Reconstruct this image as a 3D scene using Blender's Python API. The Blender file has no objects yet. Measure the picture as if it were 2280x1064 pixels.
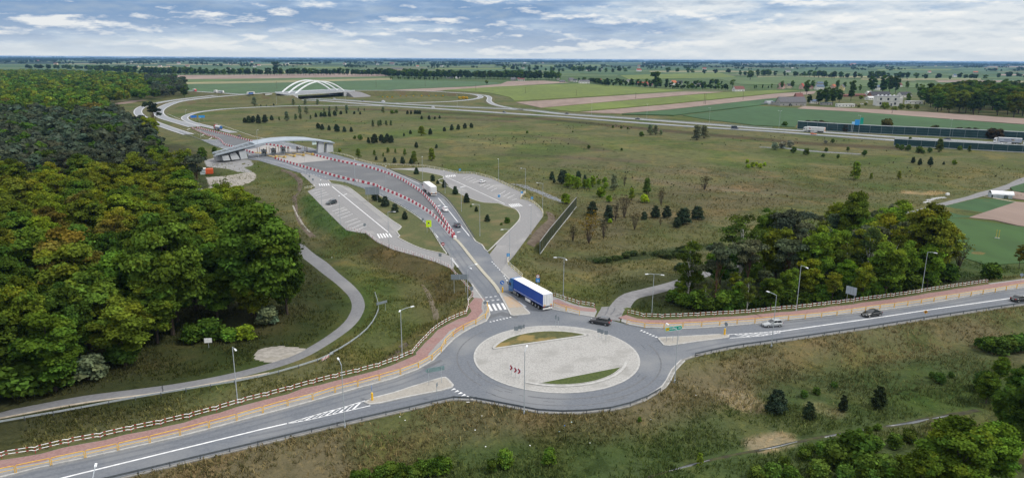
import bpy, math, random
import numpy as np
from mathutils import Vector, Matrix
random.seed(7); RNG = np.random.default_rng(11)
S = bpy.context.scene
# ---------------------------------------------------------------- camera
FP, HC, PITCH, ROLL = 1590.0, 55.0, math.radians(14.155), 0.0057
cp, sp, cr, sr = math.cos(PITCH), math.sin(PITCH), math.cos(ROLL), math.sin(ROLL)
CF = np.array([0, cp, -sp]); _U = np.array([0, sp, cp]); _R = np.array([1.0, 0, 0])
CR = _R*cr + _U*sr; CU = _U*cr - _R*sr
cam = bpy.data.objects.new("camera", bpy.data.cameras.new("camera"))
S.collection.objects.link(cam); S.camera = cam
cam.data.sensor_width = 36.0; cam.data.lens = FP/2280*36.0
cam.data.clip_start = 0.5; cam.data.clip_end = 90000
cam.matrix_world = Matrix(((CR[0], CU[0], -CF[0], 0), (CR[1], CU[1], -CF[1], 0), (CR[2], CU[2], -CF[2], HC), (0, 0, 0, 1)))
# ---------------------------------------------------------------- exposure, sky, sun
S.view_settings.view_transform = 'Standard'; S.view_settings.look = 'None'
S.view_settings.exposure = 0.0; S.view_settings.gamma = 1.0
SUN_EL, SUN_AZ = math.radians(54), math.radians(105)      # azimuth from +Y (view direction) towards +X
W = bpy.data.worlds.new("World"); S.world = W; W.use_nodes = True
def world_nodes():
    nt = W.node_tree; N = nt.nodes; L = nt.links; N.clear()
    out = N.new("ShaderNodeOutputWorld"); bg = N.new("ShaderNodeBackground"); L.new(bg.outputs[0], out.inputs[0])
    sky = N.new("ShaderNodeTexSky"); sky.sky_type = 'NISHITA'; sky.sun_disc = False
    sky.sun_elevation = SUN_EL; sky.sun_rotation = SUN_AZ; sky.air_density = 1.0; sky.dust_density = 1.0
    tc = N.new("ShaderNodeTexCoord"); sep = N.new("ShaderNodeSeparateXYZ"); L.new(tc.outputs["Generated"], sep.inputs[0])
    def M(op, a, b=None, c=None):
        n = N.new("ShaderNodeMath"); n.operation = op
        for i, v in enumerate((a, b, c)):
            if v is None: continue
            if hasattr(v, "is_linked") or hasattr(v, "links"): L.new(v, n.inputs[i])
            else: n.inputs[i].default_value = v
        return n.outputs[0]
    x, y, z = sep.outputs
    def ramp(v, stops):
        r = N.new("ShaderNodeValToRGB"); e = r.color_ramp.elements
        while len(e) < len(stops): e.new(0.5)
        for i, (p, c) in enumerate(stops): e[i].position = p; e[i].color = (*c, 1)
        L.new(v, r.inputs[0]); return r.outputs[0]
    def mix(f, a, b):
        m = N.new("ShaderNodeMix"); m.data_type = 'RGBA'
        for s, v in (("Factor", f), ("A", a), ("B", b)):
            i = [k for k in m.inputs if k.name == s and (k.type == ('VALUE' if s == "Factor" else 'RGBA'))][0]
            if hasattr(v, "links"): L.new(v, i)
            else: i.default_value = v if s == "Factor" else (*v, 1)
        return [o for o in m.outputs if o.type == 'RGBA'][0]
    def coords(kx, kz, off):
        c = N.new("ShaderNodeCombineXYZ"); L.new(M('MULTIPLY', x, kx), c.inputs[0]); L.new(M('MULTIPLY', y, kx), c.inputs[1]); L.new(M('MULTIPLY_ADD', z, kz, off), c.inputs[2]); return c.outputs[0]
    def noise(vec, scale, detail, rough, dist):
        n = N.new("ShaderNodeTexNoise"); n.inputs["Scale"].default_value = scale; n.inputs["Detail"].default_value = detail
        n.inputs["Roughness"].default_value = rough; n.inputs["Distortion"].default_value = dist; L.new(vec, n.inputs["Vector"]); return n.outputs[0]
    big = noise(coords(2.6, 22, 2.3), 1.0, 3, .5, .1); puff = noise(coords(8, 54, 7.1), 1.0, 10, .60, .05); lump = noise(coords(20, 92, 1.7), 1.0, 8, .62, .0)
    dens = M('ADD', M('ADD', M('MULTIPLY', big, 0.50), M('MULTIPLY', puff, 0.36)), M('MULTIPLY', lump, .14))
    dens2 = M('ADD', dens, M('MULTIPLY', x, 0.085))            # the right half of the sky is the brighter one
    cloud = ramp(dens2, [(0.41, SKYC[0]), (0.455, SKYC[1]), (0.49, SKYC[2]), (0.53, SKYC[3]), (0.58, SKYC[4])])
    # lit tops and grey undersides: how the cloud thins out upwards
    def thin(kx, kz, off, d, detail): return M('SUBTRACT', noise(coords(kx, kz, off), 1.0, detail, .55, 0.0), noise(coords(kx, kz, off+kz*d), 1.0, detail, .55, 0.0))
    rim = M('ADD', thin(8.5, 40, 7.1, .0085, 9), M('MULTIPLY', thin(22, 78, 1.7, .004, 7), .6))
    up = ramp(rim, [(0.03, (0, 0, 0)), (0.16, (1, 1, 1))]); dn = ramp(M('MULTIPLY', rim, -1.0), [(0.02, (0, 0, 0)), (0.22, (1, 1, 1))])
    cloud = mix(M('MULTIPLY', dn, 0.7), cloud, (.34, .45, .61)); cloud = mix(M('MULTIPLY', up, 0.85), cloud, SKYC[5])
    low = M('MULTIPLY', M('POWER', M('SUBTRACT', 1.0, M('MINIMUM', M('MULTIPLY', M('MAXIMUM', z, 0.0), 16.0), 1.0)), 2.0), 0.8)
    cloud = mix(low, cloud, SKYC[6])
    sk = N.new("ShaderNodeVectorMath"); sk.operation = 'SCALE'; L.new(sky.outputs[0], sk.inputs[0]); sk.inputs["Scale"].default_value = 0.10
    tot = mix(0.88, sk.outputs[0], cloud)
    zen = N.new("ShaderNodeVectorMath"); zen.operation = 'SCALE'; L.new(tot, zen.inputs[0]); L.new(M('ADD', 1.0, M('MULTIPLY', M('MAXIMUM', M('SUBTRACT', z, 0.09), 0.0), 1.9)), zen.inputs["Scale"]); tot = mix(M('MULTIPLY', M('MINIMUM', M('MAXIMUM', M('SUBTRACT', z, 0.09), 0.0), 0.3), 2.6), zen.outputs[0], (1.14, 1.10, 1.06))   # an overcast sky is brighter overhead
    L.new(tot, bg.inputs[0]); bg.inputs[1].default_value = 1.0
SKYC = [(.20,.34,.58), (.29,.43,.66), (.44,.57,.75), (.62,.71,.82), (.78,.83,.88), (.98,.98,.97), (.74,.81,.87)]
world_nodes()
sl = bpy.data.lights.new("sun", 'SUN'); sl.energy = 2.5; sl.angle = math.radians(9); sl.color = (1.0, .96, .90)
sun = bpy.data.objects.new("sun", sl); S.collection.objects.link(sun)
sd = Vector((math.sin(SUN_AZ)*math.cos(SUN_EL), math.cos(SUN_AZ)*math.cos(SUN_EL), math.sin(SUN_EL)))
sun.rotation_euler = sd.to_track_quat('Z', 'Y').to_euler()
S.cycles.max_bounces = 5; S.cycles.diffuse_bounces = 2; S.cycles.transparent_max_bounces = 4; S.cycles.volume_bounces = 0
# ---------------------------------------------------------------- tracing helpers: image pixel -> point on the ground
WIN = dict(A=(0,0,3.8), B=(560,120,3.8), C=(1120,120,3.8), D=(1680,120,3.8), E=(400,260,5.69), F=(660,360,5.69), G=(920,360,5.69), H=(0,260,3.8), I=(0,520,3.8),
    J=(0,784,3.8), K=(560,520,3.8), L=(560,784,3.8), M=(1100,520,3.8), N=(1100,784,3.8), O=(1680,520,3.8), Q=(1680,784,3.8), R=(1200,380,4.56), S=(470,300,7.6),
    T=(600,170,10.33), U=(400,180,10.33), V=(1960,360,7.09), X=(1040,680,5.69), Z=(0,0,1.0))
def pts(s):
    """'Z 10,20 30,40 K 5,6' -> full picture pixels; a letter switches the tracing window."""
    o = []; w = WIN['Z']
    for t in s.split():
        if t in WIN: w = WIN[t]
        else:
            a, b = t.split(','); o.append((w[0]+float(a)/w[2], w[1]+float(b)/w[2]))
    return o
def ray(px, py): return CF + CR*((px-1140)/FP) - CU*((py-532)/FP)
GX0, GX1, GY0, GY1 = -260, 330, 60, 520
HT = None
def h_at(x, y):
    if HT is None: return np.zeros_like(np.asarray(x, float)) if np.ndim(x) else 0.0
    xs = np.clip(np.asarray(x, float)-GX0, 0, GX1-GX0-1.001); ys = np.clip(np.asarray(y, float)-GY0, 0, GY1-GY0-1.001)
    i = xs.astype(int); j = ys.astype(int); fx = xs-i; fy = ys-j
    v = (HT[j,i]*(1-fx)+HT[j,i+1]*fx)*(1-fy)+(HT[j+1,i]*(1-fx)+HT[j+1,i+1]*fx)*fy
    return v if np.ndim(x) else float(v)
def P(px, py, z=None):
    d = ray(px, py); zz = 0.0 if z is None else z
    for _ in range(1 if z is not None else 6):
        t = (zz-HC)/d[2]; x, y = d[0]*t, d[1]*t
        if z is None: zz = h_at(x, y)
    return (x, y, zz)
def PL(s, z=None): return [P(a, b, z) for a, b in pts(s)]
def proj(p):
    v = np.asarray(p, float)-np.array([0, 0, HC]); w = v@CF
    return 1140+FP*(v@CR)/w, 532-FP*(v@CU)/w
def h_from(base, topy):
    """Height of an upright over base whose top shows at picture row topy."""
    lo, hi = 0.0, 45.0
    for _ in range(30):
        m = (lo+hi)/2
        if proj((base[0], base[1], base[2]+m))[1] > topy: lo = m
        else: hi = m
    return lo
def smooth(pl, step=3.0, closed=False):
    p = [np.array(q, float) for q in pl]; n = len(p); o = []
    for i in range(n if closed else n-1):
        g = lambda k: p[k % n] if closed else p[min(max(k, 0), n-1)]
        a, b, c, d = g(i-1), g(i), g(i+1), g(i+2)
        m = max(1, int(np.linalg.norm(c-b)/step))
        for k in range(m):
            t = k/m; o.append(.5*((2*b)+(c-a)*t+(2*a-5*b+4*c-d)*t*t+(3*b-a-3*c+d)*t**3))
    if not closed: o.append(p[-1])
    return [tuple(q) for q in o]
def resample(pl, step):
    p = np.array([q[:3] for q in pl], float); d = np.r_[0, np.cumsum(np.linalg.norm(np.diff(p[:, :2], axis=0), axis=1))]
    n = max(1, round(d[-1]/step)); s = np.linspace(0, d[-1], n+1)
    return [tuple(q) for q in np.stack([np.interp(s, d, p[:, k]) for k in range(3)], 1)]
def offset(pl, w):
    """Shift a polyline sideways by w (positive = to its left)."""
    p = np.array(pl, float); t = np.gradient(p[:, :2], axis=0); t /= np.linalg.norm(t, axis=1)[:, None]+1e-9
    q = p.copy(); q[:, 0] -= t[:, 1]*w; q[:, 1] += t[:, 0]*w; return [tuple(r) for r in q]
# ---------------------------------------------------------------- materials
def lin(r, g, b):
    f = lambda c: ((c/255+.055)/1.055)**2.4 if c > 10 else c/255/12.92
    return (f(r), f(g), f(b))
MATS = {}
def mat(name, c, rough=.7, c2=None, scale=1.0, detail=4, lo=.4, hi=.6, metal=0.0, bump=0.0, bscale=None, c3=None, s3=.05, spec=.3, stretch=None, f3=(.5, .68)):
    """Principled material: colour c broken up by fine noise towards c2 and by large patches towards c3 (object space)."""
    if name in MATS: return MATS[name]
    m = bpy.data.materials.new(name); m.use_nodes = True; MATS[name] = m
    nt = m.node_tree; b = nt.nodes["Principled BSDF"]; L = nt.links
    b.inputs["Roughness"].default_value = rough; b.inputs["Metallic"].default_value = metal; b.inputs["Specular IOR Level"].default_value = spec
    b.inputs["Base Color"].default_value = (*c, 1)
    if c2 is None and c3 is None: c2 = tuple(min(1, v*.86) for v in c)
    tc = nt.nodes.new("ShaderNodeTexCoord"); vec = tc.outputs["Object"]
    if stretch:
        mp = nt.nodes.new("ShaderNodeMapping"); mp.inputs["Scale"].default_value = stretch; L.new(vec, mp.inputs[0]); vec = mp.outputs[0]
    def nz(s, d, r=.55):
        n = nt.nodes.new("ShaderNodeTexNoise"); n.inputs["Scale"].default_value = s; n.inputs["Detail"].default_value = d; n.inputs["Roughness"].default_value = r
        L.new(vec, n.inputs["Vector"]); return n.outputs[0]
    def mx(f, a, bb, l, h):
        r = nt.nodes.new("ShaderNodeMapRange"); r.inputs[1].default_value = l; r.inputs[2].default_value = h; L.new(f, r.inputs[0])
        x = nt.nodes.new("ShaderNodeMix"); x.data_type = 'RGBA'; L.new(r.outputs[0], x.inputs[0])
        if isinstance(a, tuple): x.inputs[6].default_value = (*a, 1)
        else: L.new(a, x.inputs[6])
        x.inputs[7].default_value = (*bb, 1); return x.outputs[2]
    col = c
    if c2 is not None: col = mx(nz(scale, detail), col, c2, lo, hi)
    if c3 is not None: col = mx(nz(s3, 5), col, c3, *f3)
    L.new(col, b.inputs["Base Color"])
    if bump:
        bp = nt.nodes.new("ShaderNodeBump"); bp.inputs["Strength"].default_value = bump; bp.inputs["Distance"].default_value = .1
        L.new(nz(bscale or scale, 3), bp.inputs["Height"]); L.new(bp.outputs[0], b.inputs["Normal"])
    return m
asphalt = mat("asphalt", (.143,.156,.177), .85, (.119,.130,.149), 2.2, 8, c3=(.19,.197,.205), s3=.07, f3=(.46, .66))
asph_ring = asphalt
asph_new = mat("new_asphalt", (.098,.102,.110), .85, (.125,.13,.137), 1.6, 8, c3=(.150,.153,.158), s3=.06)
asph_hwy = mat("highway_asphalt", (.24,.25,.265), .85, (.20,.21,.225), .5, 4)
paver = mat("concrete_pavers", (.29,.285,.275), .9, (.24,.236,.232), 3.0, 6, c3=(.23,.228,.228), s3=.12)
paver_pink = mat("red_pavers", (.275,.170,.155), .9, (.22,.13,.12), 2.5, 6, c3=(.25,.175,.16), s3=.2)
paver_lot = mat("parking_pavers", (.235,.232,.232), .9, (.195,.193,.195), 2.0, 6, c3=(.27,.265,.26), s3=.1)
kerb_m = mat("kerb_concrete", (.42,.415,.40), .9, (.34,.335,.32), 1.2, 4)
cobble = mat("granite_setts", (.37,.362,.345), .9, (.25,.245,.235), 3.2, 8, .42, .68, bump=.3, c3=(.26,.255,.24), s3=.22)
isle_pav = mat("island_pavers", (.33,.31,.275), .9, (.28,.262,.235), 3.0, 6)
ochre_pav = mat("tactile_pavers", (.40,.29,.19), .9, (.36,.30,.24), 1.2, 5)
paint = mat("road_paint", (.74,.745,.75), .7, (.58,.585,.59), 1.2, 5)
path_m = mat("path_asphalt", (.168,.170,.178), .9, (.14,.142,.15), 1.5, 8, c3=(.195,.195,.197), s3=.1)
gravel_m = mat("pale_gravel", (.31,.29,.26), .95, (.22,.205,.18), 1.0, 8, c3=(.25,.23,.19), s3=.15)
sand_m = mat("sandy_soil", (.42,.37,.30), .95, (.32,.27,.21), .8, 8)
stone_m = mat("grey_rubble", (.23,.24,.26), .95, (.07,.075,.07), 1.6, 6, .38, .62, bump=.8)
dirt_m = mat("brown_soil", (.075,.056,.040), .95, (.12,.095,.07), .7, 8)
plough = mat("ploughed_soil", (.235,.175,.145), .95, (.19,.14,.115), .08, 6, c3=(.27,.21,.17), s3=.01, stretch=(1, .25, 1))
grass_i = mat("verge_grass", (.085,.092,.030), .95, (.055,.068,.022), 1.6, 10, c3=(.125,.105,.045), s3=.13, bump=.5, bscale=4)
grass_c = mat("island_grass", (.070,.092,.022), .95, (.045,.065,.016), 2.5, 10, bump=.6, bscale=5)
water_m = mat("stream_water", (.05,.06,.07), .35, (.09,.10,.11), .8, 4, spec=.6)
crop = {}
for nme, c in dict(crop_dark=(.034,.082,.026), crop_bright=(.105,.140,.022), crop_mid=(.068,.108,.030), crop_teal=(.050,.098,.036), crop_tan=(.20,.19,.095), crop_olive=(.085,.10,.038), crop_lush=(.038,.085,.020), rape=(.42,.36,.05)).items():
    crop[nme] = mat(nme, c, .95, tuple(v*.82 for v in c), .12, 6, c3=tuple(v*1.18 for v in c), s3=.012, stretch=(1, .3, 1))
# ---------------------------------------------------------------- mesh building
class MB:
    def __init__(s): s.v = []; s.f = []; s.m = []
    def add(s, vs, fs, mi=0):
        n = len(s.v); s.v += [tuple(map(float, q)) for q in vs]; s.f += [[n+i for i in f] for f in fs]; s.m += [mi]*len(fs); return s
    def box(s, c, d, rz=0.0, mi=0, taper=1.0):
        hx, hy, hz = d[0]/2, d[1]/2, d[2]/2; co, si = math.cos(rz), math.sin(rz); vs = []
        for z in (-hz, hz):
            k = taper if z > 0 else 1.0
            for x, y in ((-hx, -hy), (hx, -hy), (hx, hy), (-hx, hy)): vs.append((c[0]+x*k*co-y*k*si, c[1]+x*k*si+y*k*co, c[2]+z))
        return s.add(vs, [(3,2,1,0), (4,5,6,7), (0,1,5,4), (1,2,6,5), (2,3,7,6), (3,0,4,7)], mi)
    def tube(s, a, b, r0, r1=None, n=8, mi=0, cap=True):
        a = Vector(a); b = Vector(b); r1 = r0 if r1 is None else r1; d = (b-a)
        if d.length < 1e-6: return s
        q = d.to_track_quat('Z', 'Y'); vs = []
        for p, r in ((a, r0), (b, r1)):
            for k in range(n): vs.append(p+q@Vector((r*math.cos(2*math.pi*k/n), r*math.sin(2*math.pi*k/n), 0)))
        fs = [(k, (k+1) % n, n+(k+1) % n, n+k) for k in range(n)]
        if cap: fs += [tuple(range(n-1, -1, -1)), tuple(range(n, 2*n))]
        return s.add(vs, fs, mi)
    def path(s, pl, r, n=6, mi=0):
        for a, b in zip(pl[:-1], pl[1:]): s.tube(a, b, r, r, n, mi)
        return s
    def prism(s, poly, z0, z1, mi=0, mside=None, bottom=False):
        p = [(q[0], q[1]) for q in poly]; n = len(p)
        if sum(p[i][0]*p[(i+1) % n][1]-p[(i+1) % n][0]*p[i][1] for i in range(n)) < 0: p = p[::-1]
        s.add([(x, y, z1) for x, y in p], [tuple(range(n))], mi)
        s.add([(x, y, z0) for x, y in p]+[(x, y, z1) for x, y in p], [(i, (i+1) % n, n+(i+1) % n, n+i) for i in range(n)], mi if mside is None else mside)
        if bottom: s.add([(x, y, z0) for x, y in p], [tuple(range(n-1, -1, -1))], mi)
        return s
    def strip(s, pl, w, z0, z1, mi=0):
        """Solid band of width w along a polyline; z0/z1 are added to the polyline's own z."""
        l = offset(pl, w/2); r = offset(pl, -w/2); n = len(pl); vs = []
        for i in range(n):
            z = pl[i][2]
            vs += [(l[i][0], l[i][1], z+z0), (r[i][0], r[i][1], z+z0), (r[i][0], r[i][1], z+z1), (l[i][0], l[i][1], z+z1)]
        fs = []
        for i in range(n-1):
            a = 4*i; b = a+4; fs += [(a+3, a+2, b+2, b+3), (a, a+3, b+3, b), (a+2, a+1, b+1, b+2)]
        fs += [(0, 1, 2, 3), (4*n-1, 4*n-2, 4*n-3, 4*n-4)]
        return s.add(vs, fs, mi)
    def build(s, name, mats, parent=None, smooth_=False):
        me = bpy.data.meshes.new(name); me.from_pydata(s.v, [], s.f)
        mats = mats if isinstance(mats, (list, tuple)) else [mats]
        for m in mats: me.materials.append(m)
        if len(mats) > 1: me.polygons.foreach_set("material_index", s.m)
        if smooth_: me.polygons.foreach_set("use_smooth", [True]*len(me.polygons))
        me.update(); o = bpy.data.objects.new(name, me); S.collection.objects.link(o)
        if parent is not None: o.parent = parent
        return o
def npmesh(name, V, F, mt, cols=None, parent=None, link=True):
    """Mesh from numpy vertices (n,3) and quads/tris (m,k), with an optional colour per face."""
    me = bpy.data.meshes.new(name); n, k = F.shape
    me.vertices.add(len(V)); me.vertices.foreach_set("co", np.ascontiguousarray(V, np.float32).ravel())
    me.loops.add(n*k); me.loops.foreach_set("vertex_index", np.ascontiguousarray(F, np.int32).ravel())
    me.polygons.add(n); me.polygons.foreach_set("loop_start", np.arange(0, n*k, k, dtype=np.int32)); me.polygons.foreach_set("loop_total", np.full(n, k, np.int32))
    if cols is not None:
        a = me.attributes.new("tint", 'FLOAT_COLOR', 'FACE' if len(cols) == n else 'POINT')
        a.data.foreach_set("color", np.c_[cols, np.ones(len(cols))].astype(np.float32).ravel())
    me.materials.append(mt); me.update(calc_edges=True); me.validate()
    if not link: return me
    o = bpy.data.objects.new(name, me); S.collection.objects.link(o)
    if parent is not None: o.parent = parent
    return o
def empty(name, loc, rz=0.0, sc=1.0):
    o = bpy.data.objects.new(name, None); S.collection.objects.link(o); o.location = loc; o.rotation_euler = (0, 0, rz); o.scale = (sc,)*3
    o.empty_display_size = .2; return o
def tag(o, label=None, cat=None, group=None, kind=None):
    for k, v in (("label", label), ("category", cat), ("group", group), ("kind", kind)):
        if v: o[k] = v
    return o
def struct(o): o["kind"] = "structure"; return o
KIDS = {}
def kids(o): return [c for c in o.children]
def dup(root, loc, rz=0.0, sc=1.0, label=None, cat=None, group=None, color=None):
    """A copy of a thing with copies of its parts and sub-parts (mesh data shared)."""
    if root not in KIDS: KIDS[root] = [(c, list(c.children)) for c in root.children]
    r = root.copy(); S.collection.objects.link(r); r.location = loc; r.rotation_euler = (0, 0, rz)
    r.scale = sc if isinstance(sc, (tuple, list)) else (sc,)*3
    if color: r.color = (*color, 1)
    for ch, gr in KIDS[root]:
        c = ch.copy(); S.collection.objects.link(c); c.parent = r
        if color: c.color = (*color, 1)
        for g in gr:
            d = g.copy(); S.collection.objects.link(d); d.parent = c
    return tag(r, label, cat, group)
def drop(root):
    for c in list(root.children):
        for g in list(c.children): bpy.data.objects.remove(g)
        bpy.data.objects.remove(c)
    bpy.data.objects.remove(root)
# ================================================================ ROADS AND GROUND
FENCE_L = "J -600,1040 -200,945 0,905 170,880 350,850 530,800 710,765 885,735 1055,690 1225,660 1385,625 1550,590 1705,540 1855,505 2005,455 2145,420 2280,385 L 300,350 430,300 560,275 690,240 815,210 935,180 1050,150 1170,110 1280,65 1380,20 K 1370,1010 1420,960 1450,925 1500,880 1560,815 1640,770 1740,720 1810,700 1845,660 1820,610 1850,570 1870,545"
FENCE_LOT = "K 1872,520 1780,410 1700,330 1690,300 1560,245 1400,195 1200,135 1060,75 970,0 F 840,905 730,885 640,870"
FENCE_MID = "M 240,375 180,322 120,268 113,235 Z 1136,571"
FENCE_MID2 = "M 505,540 590,570 670,600 760,620 850,632"
FENCE_R = "M 1130,685 1220,715 1330,725 1430,725 1530,722 1640,715 1735,712 1830,705 1920,700 2020,695 2110,690 2210,680 O 0,680 100,670 190,660 290,655 375,645 465,635 555,625 640,612 725,605 810,595 890,580 980,570 1060,560 1140,550 1225,538 1300,527 1380,515 1450,500 1530,490 1600,480 1680,465 1760,455 1830,445 1900,435 1970,425"
FENCE_SRV = "E 1500,385 1600,402 1720,425 B 690,845 800,865 900,900 1050,940 1200,945 1400,955 G 180,75 400,115 580,155 745,155 1000,220 1250,335 1425,410"
FENCE_SRV2 = "G 1360,475 1450,495 1530,535 1600,595 1640,645 1645,690"
LOW_EDGE = "Z 0,1125 258,1066 L 400,700 1000,560 1400,470 1690,400 1850,400 2280,480"
RB_EDGE = "Z 1160,910 N 400,510 700,515 1000,485 1250,410 1440,290 1520,150 1600,65 1740,15"
R_LOW = "M 1700,1035 2000,970 2280,930 O 500,870 1000,795 1500,715 2000,640 2280,600 2700,545"
R_UP = "O 2700,400 2280,460 2000,500 1500,590 1000,660 500,710 0,765 M 1700,805 1450,805 1290,800 1150,775 1000,735 820,705 600,660 500,640"
MID_UP = "M 240,480 120,375 0,245 Z 1090,566"                                  # right edge of the road out to the toll plaza
L_UP_ROAD = "Z 1005,575 1028,607 1061,646 1076,667 1089,688 K 2020,690 1990,740 1860,800 1730,880 1620,990 L 1540,70 1400,150 1200,225 900,305 500,420 0,555 J 1500,720 700,900 300,985 0,1063 -600,1190"
LOT_L = "F 30,130 120,210 205,290 240,330 140,375 330,570 560,800 640,870 730,885 840,905 900,900 K 970,0 1060,70 1200,135 1400,190 1560,240 1690,295"
SRV_R_EDGE = "G 1645,695 1600,780 K 2225,180 2160,255"
TOLL_L = "Z 300,262 342,275 E 0,190 230,275 430,365 560,410 860,470 870,540 1000,555 1340,655 1500,700"
TOLL_R = "B 1850,1030 1700,1005 1500,970 1400,960 1100,950 900,905 700,850 E 1850,445 1600,380 1400,330 1000,270 850,230 600,170 300,100 180,60"
SRV_OUT = "G 1645,690 1640,640 1600,590 1530,530 1450,490 1365,470 1365,445 1415,405 1250,330 1000,215 760,152 580,152 400,112 180,75"
# the level platform that carries the roads: everything else near by lies lower
plat = PL(LOW_EDGE, 0)+PL(RB_EDGE, 0)+PL(R_LOW, 0)+PL("O 2700,330", 0)+PL(FENCE_R, 0)[::-1]+PL("M 1080,700 1100,640 860,640", 0)+PL(FENCE_MID2, 0)[::-1]+PL(FENCE_MID, 0)+\
    PL(SRV_OUT, 0)+PL(TOLL_R, 0)[2:]+PL("A 1700,1000 1560,960 1300,960", 0)+PL(TOLL_L, 0)+PL(LOT_L, 0)+PL("K 1780,410 1870,520", 0)+PL(FENCE_L, 0)[::-1]
def in_poly(X, Y, poly):
    ins = np.zeros(X.shape, bool); n = len(poly)
    for i in range(n):
        x0, y0 = poly[i][:2]; x1, y1 = poly[(i+1) % n][:2]
        if y0 == y1: continue
        ins ^= ((y0 > Y) != (y1 > Y)) & (X < (x1-x0)*(Y-y0)/(y1-y0)+x0)
    return ins
def seg_dist(X, Y, poly, closed=True):
    D = np.full(X.shape, 1e9); n = len(poly)
    for i in range(n if closed else n-1):
        x0, y0 = poly[i][:2]; x1, y1 = poly[(i+1) % n][:2]; dx, dy = x1-x0, y1-y0; l = dx*dx+dy*dy
        if l < 1e-9: continue
        t = np.clip(((X-x0)*dx+(Y-y0)*dy)/l, 0, 1); D = np.minimum(D, (X-x0-t*dx)**2+(Y-y0-t*dy)**2)
    return np.sqrt(D)
gx, gy = np.meshgrid(np.arange(GX0, GX1), np.arange(GY0, GY1)); gx = gx.astype(float); gy = gy.astype(float)
dist_p = seg_dist(gx, gy, plat); dist_p[in_poly(gx, gy, plat)] = 0
sst = lambda a, b, v: (lambda t: t*t*(3-2*t))(np.clip((v-a)/(b-a), 0, 1))
amp = 2.6*(1-sst(330, 430, gy))
HTn = -0.13-amp*sst(1.2, 9.0, dist_p)
rough = np.zeros_like(HTn)
for k in range(14):
    a, b, c = RNG.uniform(.05, .35, 3); rough += .05*np.sin(gx*a*np.cos(k)+gy*a*np.sin(k)+c*20)
HTn += rough*sst(2, 12, dist_p)*(1-sst(330, 430, gy))
HTn = np.where(gy > 430, -0.13*(1-sst(430, 500, gy)), HTn)
HT = HTn
# ---- ground sheet: one polar sheet, fine near by, reaching the horizon
ang = np.radians(np.linspace(-78, 78, 460)); rad = np.r_[[2., 20, 40, 55], 62*1.0118**np.arange(548)]
AA, RR = np.meshgrid(ang, rad); gX, gY = RR*np.sin(AA), RR*np.cos(AA)
gZ = np.where((gX > GX0) & (gX < GX1-2) & (gY < GY1-2), h_at(gX, gY), 0.0)
edge = np.clip((np.minimum(gX-GX0, GX1-2-gX))/25.0, 0, 1); gZ = np.where(gY < GY1-2, np.where((gX > GX0) & (gX < GX1-2), gZ, -2.73*(1-sst(330, 430, gY))), 0)
GV = np.stack([gX.ravel(), gY.ravel(), gZ.ravel()], 1); nr, na = gX.shape
idx = np.arange(nr*na).reshape(nr, na)
GF = np.stack([idx[:-1, :-1].ravel(), idx[:-1, 1:].ravel(), idx[1:, 1:].ravel(), idx[1:, :-1].ravel()], 1)
# regional tint of the turf, from what grows where
MEADOW, DRY, LUSH, BROWN, DARKG, PALE = (.093,.095,.042), (.118,.101,.058), (.050,.074,.025), (.095,.071,.044), (.030,.046,.017), (.25,.205,.135)
tint = np.tile(np.array(MEADOW), (len(GV), 1))
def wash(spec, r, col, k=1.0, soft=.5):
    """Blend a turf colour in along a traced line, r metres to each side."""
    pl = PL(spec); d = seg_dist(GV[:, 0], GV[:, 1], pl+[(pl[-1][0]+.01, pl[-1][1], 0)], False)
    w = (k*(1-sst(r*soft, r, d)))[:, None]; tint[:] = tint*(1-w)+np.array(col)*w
wash("Z 300,1110 700,1000 1100,960 1450,950 1700,880 2000,790 2300,740", 15, DRY, .95)
wash("Z 0,1040 500,940 900,840 1020,720", 11, DRY, .55)
wash("Z 690,620 800,600 900,690 880,760", 16, (.080,.082,.030), .8)
wash("Z 760,600 830,640 880,720 840,780", 8, (.075,.090,.030), .7)
wash("Z 1500,1050 1700,960 1900,890 2200,840", 13, LUSH, .85)
wash("Z 1050,1075 1400,1075 1800,1070 2100,1040", 14, LUSH, .9)
wash("Z 1760,860 2000,840 2250,800", 8, (.070,.078,.040), .6)
wash("Z 690,440 720,480 790,530", 7, (.040,.075,.018), .9)
wash("Z 740,545 820,555 900,600", 6, (.065,.062,.028), .7)
wash("Z 800,530 900,585 1000,610 1010,650", 7, (.078,.066,.030), .9)
wash("Z 300,870 560,800 760,700", 10, (.052,.068,.020), .9)
wash("Z 1250,520 1400,480 1600,440 1800,420", 34, (.090,.078,.042), .75)
wash("Z 1330,580 1400,575 1500,560 1560,550", 5, DARKG, .9)
wash("Z 1220,580 1290,590 1340,600", 7, (.075,.068,.032), .8)
wash("Z 1270,540 1500,530 1560,525", 7, (.085,.085,.034), .6)
wash("Z 1240,640 1330,650 1420,640", 7, (.065,.078,.022), .8)
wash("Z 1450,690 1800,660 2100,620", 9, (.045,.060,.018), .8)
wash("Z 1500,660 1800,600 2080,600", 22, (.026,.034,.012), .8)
wash("Z 2050,600 2250,590", 13, (.040,.070,.020), .8)
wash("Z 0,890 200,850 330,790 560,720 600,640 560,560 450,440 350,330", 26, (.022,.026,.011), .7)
wash("Z 800,300 1000,285 1200,300 1450,330 1700,360", 30, (.098,.108,.040), .8)
wash("Z 950,260 1040,265 1130,270", 16, (.085,.068,.042), .8)
wash("Z 560,262 900,262 1300,285 1550,300", 14, (.085,.090,.042), .6)
wash("Z 1180,365 1350,370 1500,380 1700,390", 14, (.105,.092,.055), .7)
wash("Z 1450,330 1650,330 1900,360", 16, (.090,.088,.036), .6)
wash("Z 1150,300 1260,310 1340,335", 9, (.075,.066,.040), .7)
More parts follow.
